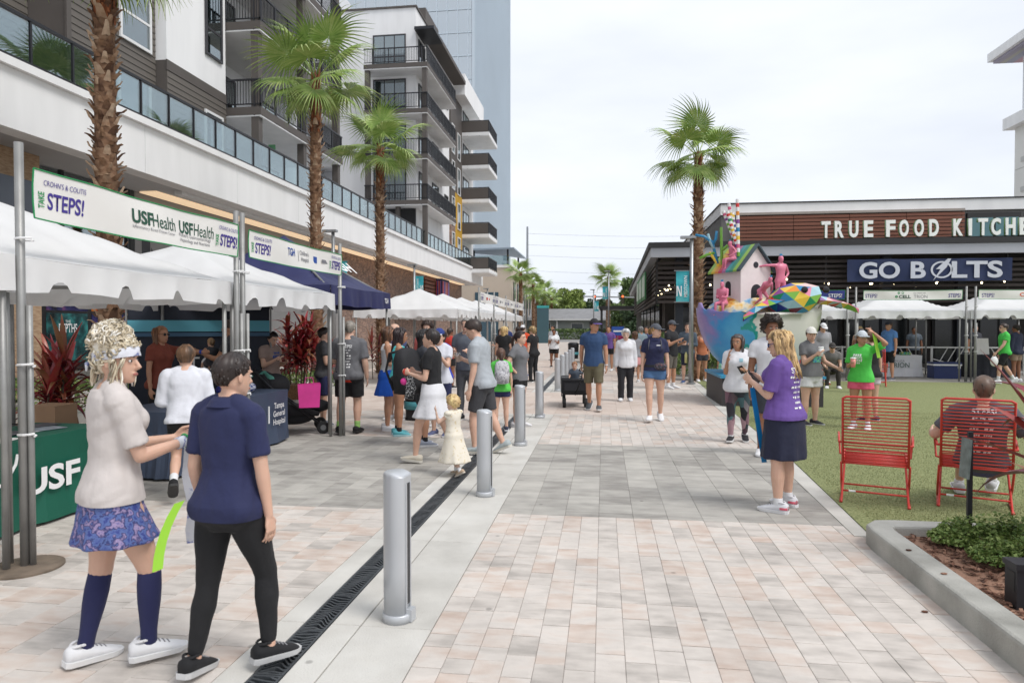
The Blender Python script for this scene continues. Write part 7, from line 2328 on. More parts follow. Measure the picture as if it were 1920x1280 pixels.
# ---- the two near walkers
def paisley():
    return ramp_mat('blue_paisley', [(.18, S(34, 40, 92)), (.34, S(52, 66, 140)), (.46, S(98, 118, 176)), (.52, S(36, 44, 104)), (.62, S(168, 150, 190)), (.72, S(54, 70, 146)), (.86, S(200, 206, 226))], 'noise', 30, .75, detail=5)
def p1x(f, root):
    r = random.Random(5); k = f.hh
    # piled curls of the updo
    mb = MB()
    for q in range(760):
        u = r.uniform(0, 1); a = r.uniform(0, 6.28)
        c = V(.43 * math.cos(a) * math.sqrt(u), -.16 + .44 * math.sin(a) * math.sqrt(u), .82 + .50 * math.sqrt(max(0, 1 - u)) * r.uniform(.7, 1.1))
        ax = V(r.gauss(0, 1), r.gauss(0, 1), r.gauss(0, 1)).normalized(); o_ = ax.orthogonal().normalized(); o2 = ax.cross(o_); rr = r.uniform(.035, .085)
        mb.tube([f.Hm @ (c + (o_ * math.cos(t * .8) + o2 * math.sin(t * .8)) * rr + ax * t * .014) for t in range(8)], [.015 * k] * 7 + [.006 * k], 5)
    mb.ell(f.Hm @ V(0, -.16, .90), (.40 * k, .41 * k, .40 * k), 14, 9)
    for q in range(26):      # loose tendrils by the ear and nape
        a = r.choice((R(70), R(-70), R(165), R(195))) + r.uniform(-.35, .35); ph = r.uniform(0, 6)
        p0 = hpt(a, .55, .03)
        mb.tube([f.Hm @ V(p0.x + .05 * math.sin(ph + t * 1.3) + .02 * t * math.copysign(1, p0.x) * .3, p0.y + .04 * math.cos(ph + t * 1.1), .58 - .115 * t) for t in range(7)], [.02 * k] * 6 + [.006 * k], 5)
    mb.build('piled_curls', hairmat((232, 217, 188)), root, True)
    hb = MB(); n = 40
    hb.rings([[f.Hm @ (hpt(2 * math.pi * i / n, z + .10 * math.cos(2 * math.pi * i / n), .075 + .012 * math.sin(i * 1.3 + z * 30))) for i in range(n)] for z in (.54, .58, .64, .70, .74)], cap=False)
    hb.build('headband', ramp_mat('white_blue_headband', [(.45, S(228, 230, 238)), (.56, S(226, 228, 238)), (.60, S(88, 104, 176)), (.66, S(224, 228, 238))], 'noise', 16, .8), root, True)
    kt = MB()
    for s_ in (-1, 1): kt.tube([f.Hm @ V(.03, -.55, .44), f.Hm @ V(.03 + s_ * .10, -.62, .38), f.Hm @ V(.03 + s_ * .13, -.6, .22)], [.04 * k, .05 * k, .02 * k], 6)
    kt.build('headband_knot', MATS['white_blue_headband'], root, True)
    g_, sh, el, wr, ud, fd = f.arms[0]
    MB().tube([wr - fd * .05, wr - fd * .005], .031, 14).build('wristband', MATS['white_blue_headband'], root, True)
    b = MB(); c0 = wr - fd * .0; x_ = fd.orthogonal().normalized(); y_ = fd.cross(x_)
    for i in range(22):
        a = 2 * math.pi * i / 22; b.ell(c0 + (x_ * math.cos(a) + y_ * math.sin(a)) * .033, (.007,) * 3, 6, 4)
    b.build('bead_bracelet', mat('green_beads', S(40, 160, 84), .3, .05, 4), root, True)
p1 = person('woman with piled blonde curls and white headband in cream tee and paisley skirt', (-2.44, 3.12), -38, 1.645, 'f', 'light', ('curls', (226, 210, 180), dict(thick=.06)),
            ('tee', (214, 206, 202), dict(hem=-.01, ease=.016, amp=.009, sleeve=.80)), ('skirt', paisley(), dict(length=.44, flare=.055, waist=.03, ease=.010)), ((232, 232, 234), (240, 240, 240), (36, 40, 84), .06), 2, head=(-42, -4),
            arms=(((.10, .30, -1), (-.30, 1, .18)), ((.10, .35, -1), (-.28, 1, .10))), legs=(((.03, .36, -1), (.0, -.02, -1), 0), ((.04, -.10, -1), (.0, -.20, -1), -4)), build=.98, extra=p1x)
def ribbon(name, label, pts, w, m, cat='ribbon', side=None):
    c = pts[0]; t = thing(name, label, cat, c)
    mb = MB()
    for i, p in enumerate(pts):
        q = Vector(p) - Vector(c); sd = Vector(side or (1, 0, 0)).normalized() * w / 2
        mb.v += [tuple(q - sd), tuple(q + sd)]
    for i in range(len(pts) - 1): mb.f.append((2 * i, 2 * i + 1, 2 * i + 3, 2 * i + 2))
    mb.build('strip', m, t, True)
h0 = world(p1, p1.palm[0][0]); h1 = world(p1, p1.palm[1][0])
ribbon('scarf', 'white printed cloth hanging from the blonde woman\'s hands', [h0 + V(-.03, 0, .01 - .075 * i) + V(.012 * math.sin(i * 1.5), .006 * i, 0) for i in range(9)], .09, ramp_mat('white_blue_scarf', [(.5, S(232, 234, 240)), (.6, S(226, 228, 238)), (.66, S(120, 130, 190))], 'noise', 18, .8), 'cloth', (.7, .6, 0))
ribbon('award_ribbon', 'lime green ribbon tail beside the paisley skirt', [V(-1.99, 2.98, .87) + V(-.035 * i + .004 * i * i, -.012 * i, -.062 * i) for i in range(6)], .05, mat('lime_ribbon', S(160, 220, 60), .5, .04, 5), 'ribbon', (1, .3, .35))

def collar(f, root, m, t=.322, r=.043):
    n = 20; mb = MB()
    c = f.P + f.up * t * f.H + f.chestR @ V(0, -.003 * f.H, 0)
    rows = []
    for (dz, k) in ((.0, 1.18), (.016, 1.0), (.022, 1.0), (.008, 1.28), (-.010, 1.55)):
        rows.append([c + f.up * (dz * f.H + (.006 * f.H if math.sin(2 * math.pi * i / n) < 0 else 0)) + f.chestR @ V(r * f.H * k * math.cos(2 * math.pi * i / n), r * f.H * k * .92 * math.sin(2 * math.pi * i / n), 0) for i in range(n)])
    mb.rings(rows, cap=False).build('collar', m, root, True)
p2 = person('person with cropped dark hair in navy polo shirt and black leggings', (-1.83, 3.14), -10, 1.555, 'f', 'light', ('short', (46, 34, 30), dict(thick=.04)),
            ('tee', NAVY, dict(hem=-.03, ease=.012, amp=.009, sleeve=.75)), ('leggings', BLACK, dict(length=.9)), (BLACK, (206, 206, 206)), 2, head=(-14, -6), arms=('down', ((.14, -.08, -1), (.04, .30, -1))),
            legs=(((.10, .34, -1), (.12, -.10, -1), -4), ((.05, -.10, -1), (.02, -.26, -1), -10)), build=1.0, hips=1.06, feet=(26, 6), extra=lambda f, r: collar(f, r, cloth(S(*NAVY))))

# ---- around the left tables
person('child in white long sleeved shirt and black shorts leaning at the tables', (-4.1, 6.25), 28, 1.50, 'm', 'light', ('short', (126, 92, 64), dict(thick=.08)), ('long', (228, 230, 238), dict(ease=.024, amp=.012)),
       ('shorts', BLACK, dict(length=.75)), (BLACK, (60, 60, 60), WHITE, .72), 1, arms=(((.22, .1, -1), (-.2, 1, .1)), ((.22, .1, -1), (-.2, 1, .1))), legs=('stand', 'kick'), headscale=1.05, lean=.12)
def p4x(f, root):
    f.shades(root); g_, sh, el, wr, ud, fd = f.arms[1]
    MB().tube([wr - fd * .03, wr], .028, 12).build('wristband', mat('royal_band', S(40, 80, 190), .5, 0), root, True)
person('woman in rust tee and dark sunglasses reaching across before the hospital backdrop', (-6.25, 8.95), -98, 1.70, 'f', 'tan', ('long', (124, 84, 56), dict(length=1.5)), ('tee', (134, 66, 50), dict(hem=-.03)), ('pants', BLACK), (BLACK,), 1,
       arms=('down', ((.15, 1, -.15), (.0, 1, .02))), extra=p4x)
man5 = person('bearded man holding a baby before the hospital backdrop', (-5.75, 9.95), 105, 1.80, 'm', 'olive', ('short', DKBR), ('tee', (60, 62, 66)), ('pants', BLACK), (BLACK,), 0, arms=('hold', ((.1, .5, -.9), (-.2, .9, .4))), extra=lambda f, r: MB().ell(f.Hm @ V(0, .27, .10), (.24 * f.hh, .16 * f.hh, .14 * f.hh), 12, 8, f.Hm3).build('beard', hairmat(DKBR), r, True))
person('baby in dark patterned shirt held by the bearded man', (-6.02, 9.85, .93), 60, .72, 'm', 'light', ('buzz', (196, 160, 120)), ('tee', (70, 72, 78)), ('shorts', (90, 92, 100)), ((200, 200, 200),), 0, legs=('sit', 'sit'), arms=('hold', 'hold'), headscale=1.55)
def phone(f, i, label, up=None):
    p, d, pn, sd_ = f.palm[i]
    t = thing('phone', label, 'phone', world(f, p))
    q = wdir(f, d); n = wdir(f, (f.chestR @ V(0, -.75, .65)).normalized()); x_ = q.cross(n).normalized(); y_ = n.cross(x_).normalized()
    M = Matrix((x_, y_, n)).transposed()
    MB().box((0, 0, 0), (.075, .15, .010), m=M).build('case', m_dark, t)
    MB().box(tuple(n * .0062), (.067, .138, .002), m=M).build('screen', mat('phone_screen', (.03, .035, .04), .1, 0), t)
p7 = person('woman in beige tee looking down at her phone behind the stroller', (-5.62, 10.95), -112, 1.62, 'f', 'light', ('pony', (46, 32, 28), dict(length=.9)), ('tee', (168, 146, 136), dict(hem=-.03)), ('pants', BLACK), (BLACK,), 1, arms=('phone', 'hold'), head=(0, -28), build=1.15)
phone(p7, 0, 'dark phone in the hands of the woman in beige')
decal(p7.shirt, back_pt(p7, .22), (0, 1, 0), (0, 0, 1), MARKS(0, 0, .18, .05, 5) + MARKS(0, .06, .12, .03), m_bluep)

def p8x(f, root):
    mb = MB(); f.torso(mb, -.062, -.02, .02, .01); me = fuse(mb, .012, 2, 'undershirt'); link('undershirt', me, cloth(S(220, 62, 40)), root)
p8 = person('grey haired man in grey sponsor tee over a red shirt', (-4.01, 10.41), 4, 1.76, 'm', 'light', ('short', (150, 142, 132), dict(thick=.07)), ('tee', (104, 104, 108), dict(hem=-.035, ease=.026, sleeve=.85, amp=.012)), ('shorts', BLACK, dict(length=.8, ease=.02)),
            (BLACK, (40, 40, 40), (150, 196, 110), .78), 1, arms=('relax', ((.16, .0, -1), (-.5, .9, .1))), legs=('mid', ((.06, -.05, -1), (.02, -.25, -1), -10)), build=1.22, head=(0, -8), extra=p8x)
decal(p8.shirt, back_pt(p8, .24), (0, -1, 0), (0, 0, 1), SPONS(.04, 1.1), PR_W)
person('person in dark tee and navy shorts beside the grey haired man at the stroller', (-4.78, 11.2), -60, 1.68, 'm', 'light', ('short', DKBR), ('tee', (70, 70, 74)), ('shorts', NAVY, dict(length=.85)), ((120, 124, 132), WHITE), 0, arms=('hold', 'hold'))
person('woman in white tank top and royal blue skirt with long brown hair', (-3.52, 10.85), -70, 1.70, 'f', 'tan', ('long', BRN, dict(length=1.5)), ('tank', (214, 214, 216), dict(hem=.03)), ('skirt', (26, 92, 200), dict(length=.62, waist=.07, flare=.12)), (WHITE, WHITE), 1, arms=('hold', 'hold'))
person('woman in turquoise tank top and black shorts with long dark hair', (-3.18, 10.35), -66, 1.68, 'f', 'olive', ('long', (44, 28, 30), dict(length=1.7)), ('tank', (74, 196, 200), dict(hem=.0, ease=.016)), ('shorts', BLACK, dict(length=.38, waist=.04)), ((96, 176, 186), (180, 220, 226), BLACK, .86), 1, arms=('hold', 'hold'), head=(0, -10), build=1.08)
person('bald man behind the women in tank tops', (-3.75, 12.0), 150, 1.76, 'm', 'light', None, ('tee', (70, 80, 120)), ('shorts', NAVY), (WHITE,), 0)
person('young man with dark curly hair in coral pullover', (-3.3, 12.6), 172, 1.78, 'm', 'light', ('curly', (50, 36, 30), dict(thick=.10)), ('long', (216, 112, 106), dict(ease=.02)), ('shorts', (90, 84, 80)), (BLACK, WHITE), 0, arms=('down', 'hold'), face_on=True)
def p13x(f, root): pass
p13 = person('woman in black tee and white skirt striding past with her arms bent', (-2.12, 8.3), 84, 1.67, 'f', 'light', ('bob', (44, 30, 26), dict(thick=.06)), ('tee', (24, 24, 28), dict(hem=.055, ease=.012, sleeve=.6)), ('skirt', (226, 226, 230), dict(length=.60, flare=.06, waist=.085, ease=.020)), ((206, 198, 182), (224, 220, 210)), 1,
             arms=('hold', 'hold'), legs=(((.03, -.34, -1), (.0, -.50, -1), -20), ((.03, .40, -1), (.0, .10, -1), 8)), head=(0, 4))
toy = thing('toy_bundle', 'pink and red toy bundle carried by the woman in the white skirt', 'toy', world(p13, p13.palm[1][0]))
for i, (c, m) in enumerate((((0, 0, 0), m_redp), ((-.03, .0, -.12), MATS['hot_pink_paper']), ((.04, .02, -.14), m_teal))):
    MB().ell(c, (.05, .045, .045), 10, 7).build('toy', m, toy, True)
kb_ = MB().tube([(.02, .02, -.05), (.05, .03, -.2), (.03, .0, -.34)], [.05, .07, .06], 10).build('key_pouch', ramp_mat('speckle_black', [(.5, (.012, .012, .014)), (.58, S(200, 200, 200))], 'noise', 60, .8), toy, True)
def backpack(label, loc, rz, m, sc=1.0):
    t = thing('backpack', label, 'backpack', loc, rz, 'backpacks')
    mb = MB(); mb.rings([[V(w_ * math.copysign(abs(math.cos(a)) ** .6, math.cos(a)), d_ * math.copysign(abs(math.sin(a)) ** .6, math.sin(a)) + yo, z) * sc for a in (2 * math.pi * i / 20 for i in range(20))] for z, w_, d_, yo in ((-.24, .08, .05, 0), (-.23, .14, .09, 0), (-.05, .155, .11, -.01), (.12, .15, .09, 0), (.21, .12, .06, .01), (.24, .05, .03, .01))])
    mb.build('pack_body', m, t, True)
    MB().ell((0, -.10 * sc, -.08 * sc), (.115 * sc, .05 * sc, .11 * sc), 14, 8).build('front_pocket', m, t, True)
    for s_ in (-1, 1): MB().tube([V(s_ * .08, .08, .2) * sc, V(s_ * .10, .16, .18) * sc, V(s_ * .11, .2, .0) * sc, V(s_ * .10, .1, -.2) * sc], .014 * sc, 6).build('strap', m_blackf, t, True)
    MB().tube([V(-.03, 0, .235) * sc, V(0, 0, .28) * sc, V(.03, 0, .235) * sc], .009 * sc, 6).build('grab_loop', m_blackf, t, True)
    return t
backpack('large black backpack behind the woman in black and white', (-2.72, 9.25, 1.08), R(60), m_blackf, 1.35)
person('person wearing the large black backpack beside the striding woman', (-2.55, 9.5), -60, 1.66, 'f', 'tan', ('long', (30, 26, 28), dict(length=1.0)), ('tee', (60, 62, 70)), ('shorts', (60, 62, 68), dict(length=.7)), ((150, 156, 170), WHITE, BLACK, .88), 0)
def p14x(f, root): collar(f, root, cloth(S(176, 182, 188)))
p14 = person('man in pale grey polo and charcoal shorts bending to hold a toddler\'s hand', (-1.60, 8.95), 82, 1.78, 'm', 'light', ('short', (50, 36, 30), dict(thick=.075)), ('tee', (176, 182, 188), dict(hem=-.03, ease=.022, sleeve=.75)), ('shorts', (66, 66, 70), dict(length=.85, ease=.018)), ((176, 186, 188), (210, 206, 196)), 1,
             arms=('phone', ((.10, .10, -1), (.12, .28, -1))), legs=(((.03, -.22, -1), (.0, -.45, -1), -22), ((.03, .22, -1), (.0, -.04, -1), 2)), head=(0, -26), lean=.10, extra=p14x)
cup0 = thing('plastic_cup', 'clear plastic cup held by the man in the pale polo', 'cup', world(p14, p14.palm[0][0]))
MB().tube([(0, 0, -.06), (0, 0, .07)], [.030, .042], 14).build('cup', glass_mat('clear_plastic', (.85, .88, .9), .12), cup0, True)
m_floral = ramp_mat('cream_floral', [(.55, S(238, 230, 214)), (.64, S(234, 224, 200)), (.70, S(206, 176, 120)), (.76, S(236, 228, 212))], 'noise', 34, .85)
def tod(f, root):
    mb = MB()
    for g_ in (1, -1):
        sh = f.arms[0 if g_ > 0 else 1][1]
        mb.ell(sh + V(g_ * .012, 0, .012), (.045, .05, .03), 10, 6)
    mb.build('ruffle_sleeves', m_floral, root, True)
person('toddler in cream floral dress with fair curls walking past the bollard', (-1.70, 7.62), 62, .87, 'f', 'fair', ('curly', (206, 172, 122), dict(thick=.09)), ('tee', m_floral, dict(hem=.06, ease=.014, sleeve=.3)), ('skirt', m_floral, dict(length=1.3, flare=.13, waist=.12, ease=.012)), ((196, 172, 148), (210, 200, 186), WHITE, .85), 1,
       headscale=1.38, build=1.12, arms=('swing_f', ((.2, .3, -.3), (.2, .1, 1))), legs=('mid', 'back'), extra=tod)

person('clapping woman in white top and navy shorts wearing a white and blue cap', (-2.52, 10.35), 168, 1.66, 'f', 'light', ('pony', DKBR), ('tee', (220, 222, 232)), ('shorts', NAVY, dict(length=.6)), ((90, 96, 130), WHITE), 0, arms=('clap', 'clap'), extra=lambda f, r: f.cap(cloth(S(40, 60, 130)), r, cloth(S(*WHITE))), face_on=True)
person('man with grey hair in slate tee and grey trousers facing the group', (-2.45, 12.1), 172, 1.85, 'm', 'light', ('short', (140, 136, 132)), ('tee', (96, 102, 112)), ('pants', (92, 94, 100)), (BLACK,), 0, arms=('hold', 'hold'), face_on=True)
person('person in royal blue and magenta sports top beside the clapping woman', (-2.72, 11.3), 150, 1.64, 'f', 'tan', ('bob', DKBR), ('tee', (52, 70, 190)), ('shorts', BLACK, dict(length=.6)), (WHITE,), 0, arms=('clap', 'hold'))
p19 = person('woman with sunglasses on her head in grey tee and black shorts', (-1.42, 11.5), -112, 1.62, 'f', 'light', ('pony', (56, 38, 32)), ('tee', GREY, dict(hem=-.03)), ('shorts', BLACK, dict(length=.4)), ((230, 230, 232), WHITE), 1, arms=('hip', 'hip'), extra=lambda f, r: f.shades(r, up=1.0), head=(10, 0))
p20 = person('girl in green tee and navy shorts wearing a pack', (-1.66, 11.0), 14, 1.33, 'f', 'light', ('pony', (80, 56, 44)), ('tee', (96, 208, 84), dict(hem=-.03)), ('shorts', NAVY, dict(length=.4)), ((60, 62, 80), WHITE), 1, headscale=1.1)
backpack('pale grey patterned backpack worn by the girl in green', tuple(world(p20, back_pt(p20, .21) + V(0, -.19, 0))), R(14), ramp_mat('grey_pattern_pack', [(.4, S(190, 190, 196)), (.52, S(214, 212, 214)), (.6, S(120, 120, 132)), (.68, S(206, 204, 208))], 'noise', 28, .8), .78)

# ---- far left group
m_leop = ramp_mat('leopard_print', [(.42, S(170, 128, 104)), (.5, S(120, 84, 70)), (.56, S(48, 36, 36)), (.66, S(150, 110, 92))], 'noise', 24, .8)
person('woman with blonde waves in black tee and leopard print leggings', (-2.85, 19.5), -12, 1.70, 'f', 'light', ('wavy', BLOND, dict(length=.75)), ('tee', BLACK, dict(hem=-.03)), ('pants', m_leop), (BLACK, WHITE), 0, build=1.2)
person('person in orange tee and white cap carrying a blue bag', (-2.75, 23.2), -8, 1.74, 'm', 'light', ('short', DKBR), ('tee', (232, 84, 44), dict(hem=-.03)), ('shorts', BLACK), ((40, 80, 190), WHITE), 0, extra=lambda f, r: f.cap(cloth(S(*WHITE)), r))
person('woman with short fair curls in black top and trousers', (-2.15, 20.8), 55, 1.68, 'f', 'light', ('curly', BLOND, dict(thick=.09)), ('tee', BLACK, dict(hem=-.05)), ('pants', (30, 30, 34)), (BLACK,), 0, build=1.15)
tb_ = thing('tote', 'royal blue cloth bag at the side of the person in orange', 'bag', (-2.42, 22.9, .55), R(20))
MB().prism([(-.14, -.07), (.14, -.07), (.14, .07), (-.14, .07)], 0, .42).build('bag', mat('royal_cloth', S(44, 70, 200), .7, .1, 5), tb_); MB().tube([(-.08, 0, .42), (-.06, 0, .6), (.06, 0, .6), (.08, 0, .42)], .01, 6).build('handle', MATS['royal_cloth'], tb_)
person('woman in white tee and black shorts with a camera round her neck', (-2.05, 28.4), 178, 1.58, 'f', 'brown', ('short', (26, 22, 22)), ('tee', WHITE, dict(hem=-.03)), ('shorts', BLACK, dict(length=.6)), (BLACK,), 0, arms=('phone', 'hold'), build=1.25)
person('far man in pale shirt at the end of the tent row', (-2.5, 34), 150, 1.74, 'm', 'tan', ('short', DKBR), ('tee', (210, 214, 220)), ('pants', (150, 150, 150)), (BLACK,), 0)
for i, (x, y, fc, c1, c2, lab) in enumerate(((-3.7, 24.5, 40, (60, 40, 44), BLACK, 'person in maroon tee under the second far tent'), (-4.5, 22.6, -60, (44, 46, 52), NAVY, 'person in charcoal tee under the first far tent'), (-3.4, 27.2, 70, (150, 40, 60), BLACK, 'person in crimson top beside the third far tent'),
                                           (-4.3, 30.2, 10, (40, 60, 120), (60, 60, 66), 'person in blue tee under the fourth far tent'), (-3.2, 21.6, 120, (120, 60, 150), NAVY, 'person in violet top beside the woman with blonde waves'), (-4.2, 18.4, -30, (200, 60, 50), BLACK, 'person in red top in front of the far tents'))):
    person(lab, (x, y), fc, 1.62 + .04 * (i % 4), 'fm'[i % 2], ('tan', 'light', 'brown')[i % 3], (('long', DKBR, dict(length=1.0)) if i % 2 == 0 else ('short', (60, 44, 36))), ('tee', c1), ('shorts', c2), (BLACK, WHITE), 0, arms=('hold', 'down'))

# ---- centre walkers
p26 = person('man in blue tee and olive shorts with a black cap pulling the wagon', (-.2, 13.85), 174, 1.82, 'm', 'tan', ('buzz', DKBR), ('tee', (48, 76, 116), dict(hem=-.035, ease=.018)), ('shorts', (106, 100, 78), dict(length=.92, ease=.018)), ((84, 88, 92), (230, 230, 230)), 1, head=(46, 0),
             arms=(((.20, -.22, -1), (.04, -.25, -1)), 'down'), legs=(((.03, -.12, -1), (0, -.42, -1), -22), ((.04, .16, -1), (.01, .02, -1), 2)), extra=lambda f, r: (f.cap(cloth(S(38, 38, 42)), r, cloth(S(120, 96, 176))), MB().tube([f.arms[1][3] - f.arms[1][5] * .02, f.arms[1][3]], .03, 10).build('watch', m_wframe, r, True)))
person('small child sitting in the black wagon', (-.62, 14.9, .24), 176, .86, 'm', 'light', ('short', (150, 104, 70)), ('tee', (86, 96, 110)), ('shorts', (70, 74, 90)), (BLACK,), 0, legs=('sit', 'sit'), arms=('fwd', 'rest'), headscale=1.4, lean=.15, face_on=True)
person('elderly woman with white hair in white top and black trousers', (.5, 15.75), 179, 1.62, 'f', 'fair', ('curly', (226, 226, 226), dict(thick=.085)), ('long', (232, 232, 236), dict(hem=-.045, ease=.024)), ('pants', (40, 40, 46), dict(ease=.02)), (WHITE, WHITE), 1, legs=('mid', ((.03, -.06, -1), (0, -.2, -1), -6)), build=1.05, head=(0, -6), lean=.05)
def p29x(f, r):
    f.cap(cloth(S(84, 88, 96)), r)
    collar(f, r, cloth(S(*NAVY)))
    mb = MB(); n = 26
    for dz, k in ((-.02, .006), (-.015, .014), (.015, .014), (.02, .006)): pass
    mb.rings([f.tring(.05 + dz, .03) for dz in (-.012, .012)], cap=False).build('waist_strap', m_blackf, r, True)
    MB().ell(f.P + f.up * .045 * f.H + V(-.09, .12, 0), (.12, .05, .07), 14, 8).build('waist_pouch', ramp_mat('pouch_plaid', [(.4, S(50, 48, 56)), (.55, S(110, 70, 76)), (.7, S(80, 84, 96))], 'voronoi', 40, .7), r, True)
    for g_ in (1, -1): MB().tube([f.P + f.up * .325 * f.H + V(g_ * .055 * f.H, 0, .012), f.P + f.up * .29 * f.H + V(g_ * .062 * f.H, .075 * f.H, 0), f.P + f.up * .22 * f.H + V(g_ * .068 * f.H, .085 * f.H, 0)], [(.018, .006)] * 3, 8).build('pack_strap', cloth(S(*GREY)), r, True)
p29 = person('woman in navy polo and denim shorts with grey cap and waist pouch', (.91, 12.45), 177, 1.71, 'f', 'light', ('pony', (190, 150, 100), dict(length=.5)), ('tee', (34, 38, 74), dict(hem=.0, ease=.016, sleeve=.62)), ('shorts', (74, 108, 150), dict(length=.36, waist=.07, ease=.014)), (WHITE, WHITE), 1, head=(52, 0),
             legs=(((.02, .22, -1), (-.02, .08, -1), 2), ((.03, -.08, -1), (0, -.36, -1), -20)), extra=p29x, build=1.06)
decal(p29.shirt, back_pt(p29, .265) + V(-.06, 0, 0), (0, 1, 0), (0, 0, 1), MARKS(0, 0, .07, .02, 4), PR_W)
person('man in black print tee and grey cap holding up a phone', (1.84, 19.15), -128, 1.86, 'm', 'tan', ('buzz', DKBR), ('tee', (36, 36, 40), dict(hem=-.04)), ('shorts', (110, 104, 96), dict(length=.9)), (WHITE, WHITE, WHITE, .85), 0, arms=('phone', 'hold'), extra=lambda f, r: (f.cap(cloth(S(80, 84, 92)), r), f.shades(r)), build=1.15)
p31 = person('man in blue grey jacket and navy shorts holding a yellow bottle', (2.5, 21.0), 168, 1.80, 'm', 'light', ('short', DKBR), ('long', (82, 94, 108), dict(hem=-.02)), ('shorts', (34, 38, 62), dict(length=.9)), ((60, 84, 130), WHITE), 0, arms=('cross', 'cross'), face_on=True)
bt = thing('water_bottle', 'pale yellow bottle held by the man in the jacket', 'bottle', (2.42, 20.74, .62)); MB().tube([(0, 0, 0), (0, 0, .26), (0, 0, .28), (0, 0, .32)], [.038, .038, .02, .02], 12).build('flask', mat('pale_yellow', S(226, 220, 150), .4, .03, 4), bt, True)
person('woman in tan sleeveless top beside the man in the jacket', (3.0, 21.6), 190, 1.66, 'f', 'tan', ('pony', BRN), ('tank', (196, 120, 84)), ('shorts', (60, 60, 70), dict(length=.5)), (WHITE,), 0)
person('child in mint dress beside the sculpture plinth', (3.3, 19.6), 20, 1.2, 'f', 'tan', ('long', DKBR), ('tee', (150, 214, 190)), ('skirt', (150, 214, 190), dict(length=.8)), (WHITE,), 0)
for i, (x, y, fc, H, c1, c2, h_, lab) in enumerate(((.95, 21.2, 8, 1.55, (150, 150, 156), (226, 160, 160), ('long', BRN), 'girl with long brown hair and pale pink skirt among the far crowd'), (1.25, 23.4, 20, 1.7, (150, 170, 180), NAVY, ('bob', GRAYH), 'grey haired person in pale tee among the far crowd'), (.2, 26.5, 160, 1.72, (110, 80, 150), BLACK, ('short', DKBR), 'person in purple tee by the far yard sign'), (1.6, 26.0, 150, 1.7, (60, 70, 110), BLACK, ('short', DKBR), 'person in dusk blue top near the restaurant corner'), (.75, 31, 175, 1.68, (190, 60, 110), NAVY, ('long', DKBR), 'far woman in pink top near the restaurant side'))):
    person(lab, (x, y), fc, H, 'f' if i in (0, 1, 4) else 'm', 'tan', h_, ('tee', c1), ('skirt' if i == 0 else 'shorts', c2), (WHITE,), 0)

# ---- right side
m_patch = ramp_mat('patchwork_print', [(.0, S(40, 40, 48)), (.2, S(150, 110, 124)), (.36, S(70, 92, 100)), (.5, S(36, 36, 42)), (.64, S(186, 150, 158)), (.8, S(84, 120, 124)), (.92, S(52, 50, 58))], 'voronoi', 9, .8, stretch=(1, 1, .6))
p33 = person('woman in white tee and patchwork leggings holding her chin', (1.95, 10.35), 168, 1.56, 'f', 'olive', ('long', (70, 64, 64), dict(length=1.35, thick=.06)), ('tee', (230, 230, 234), dict(hem=-.05, ease=.026, sleeve=.8)), ('leggings', m_patch, dict(length=.95)), ((36, 36, 40), (230, 230, 230), WHITE, .88), 1, arms=('chin', 'hold'), head=(-18, 0), build=1.1,
             legs=(((.02, .05, -1), (0, -.02, -1), 0), ((.05, -.1, -1), (0, -.3, -1), -14)))
phone(p33, 1, 'dark phone in the hand of the woman in patchwork leggings')
decal(p33.shirt, back_pt(p33, .25) + V(-.05, 0, 0), (0, 1, 0), (0, 0, 1), [(None, 0, 0, .05, .05)], mat('pale_blue_print', S(150, 196, 210), .7, 0))
person('young man with curly dark hair in white tee behind the woman in purple', (2.18, 9.35), 172, 1.80, 'm', 'brown', ('curly', (40, 30, 26), dict(thick=.15)), ('tee', (232, 232, 236), dict(hem=-.035)), ('shorts', (60, 62, 70), dict(length=.85)), (WHITE, WHITE), 1, head=(12, 0))
p35 = person('woman with long blonde hair in purple sponsor tee and navy skirt reading her phone', (1.66, 6.62), 52, 1.665, 'f', 'light', ('wavy', (200, 164, 116), dict(length=1.35, thick=.06)), ('tee', (112, 82, 160), dict(hem=-.005, ease=.020, sleeve=.85, amp=.010)), ('skirt', (34, 38, 62), dict(length=.82, flare=.02, waist=.015, ease=.012)), ((226, 226, 230), (238, 238, 240), WHITE, .86, cloth(S(240, 110, 130))), 2,
             arms=('phone', 'phone'), head=(18, -16), build=1.14, hips=1.05, legs=(((.10, .05, -1), (.03, -.02, -1), 0), ((.12, -.03, -1), (.04, -.04, -1), 0)), extra=lambda f, r: f.shades(r, (.03, .06, .22)))
decal(p35.shirt, back_pt(p35, .235), (0, -1, 0), (0, 0, 1), SPONS(.05, 1.15), PR_W)
phone(p35, 0, 'silver edged phone held by the woman in the purple tee')
ribbon('lanyard_ribbon', 'bright blue ribbon hanging down before the woman in purple', [V(1.40, 6.72, 1.12) + V(.012 * i, -.004 * i, -.078 * i) for i in range(10)], .055, mat('cyan_ribbon', S(28, 140, 206), .5, .04, 5), 'ribbon', (1, .4, 0))
def cup(f, i, label, m, lid=None):
    p = world(f, f.palm[i][0]); t = thing('drink_cup', label, 'cup', p)
    MB().tube([(0, 0, -.07), (0, 0, .07)], [.032, .043], 14).build('cup', m, t, True)
    MB().tube([(0, 0, .071), (0, 0, .082), (0, 0, .09)], [.046, .046, .036], 14).build('lid', lid or m_txtw, t, True)
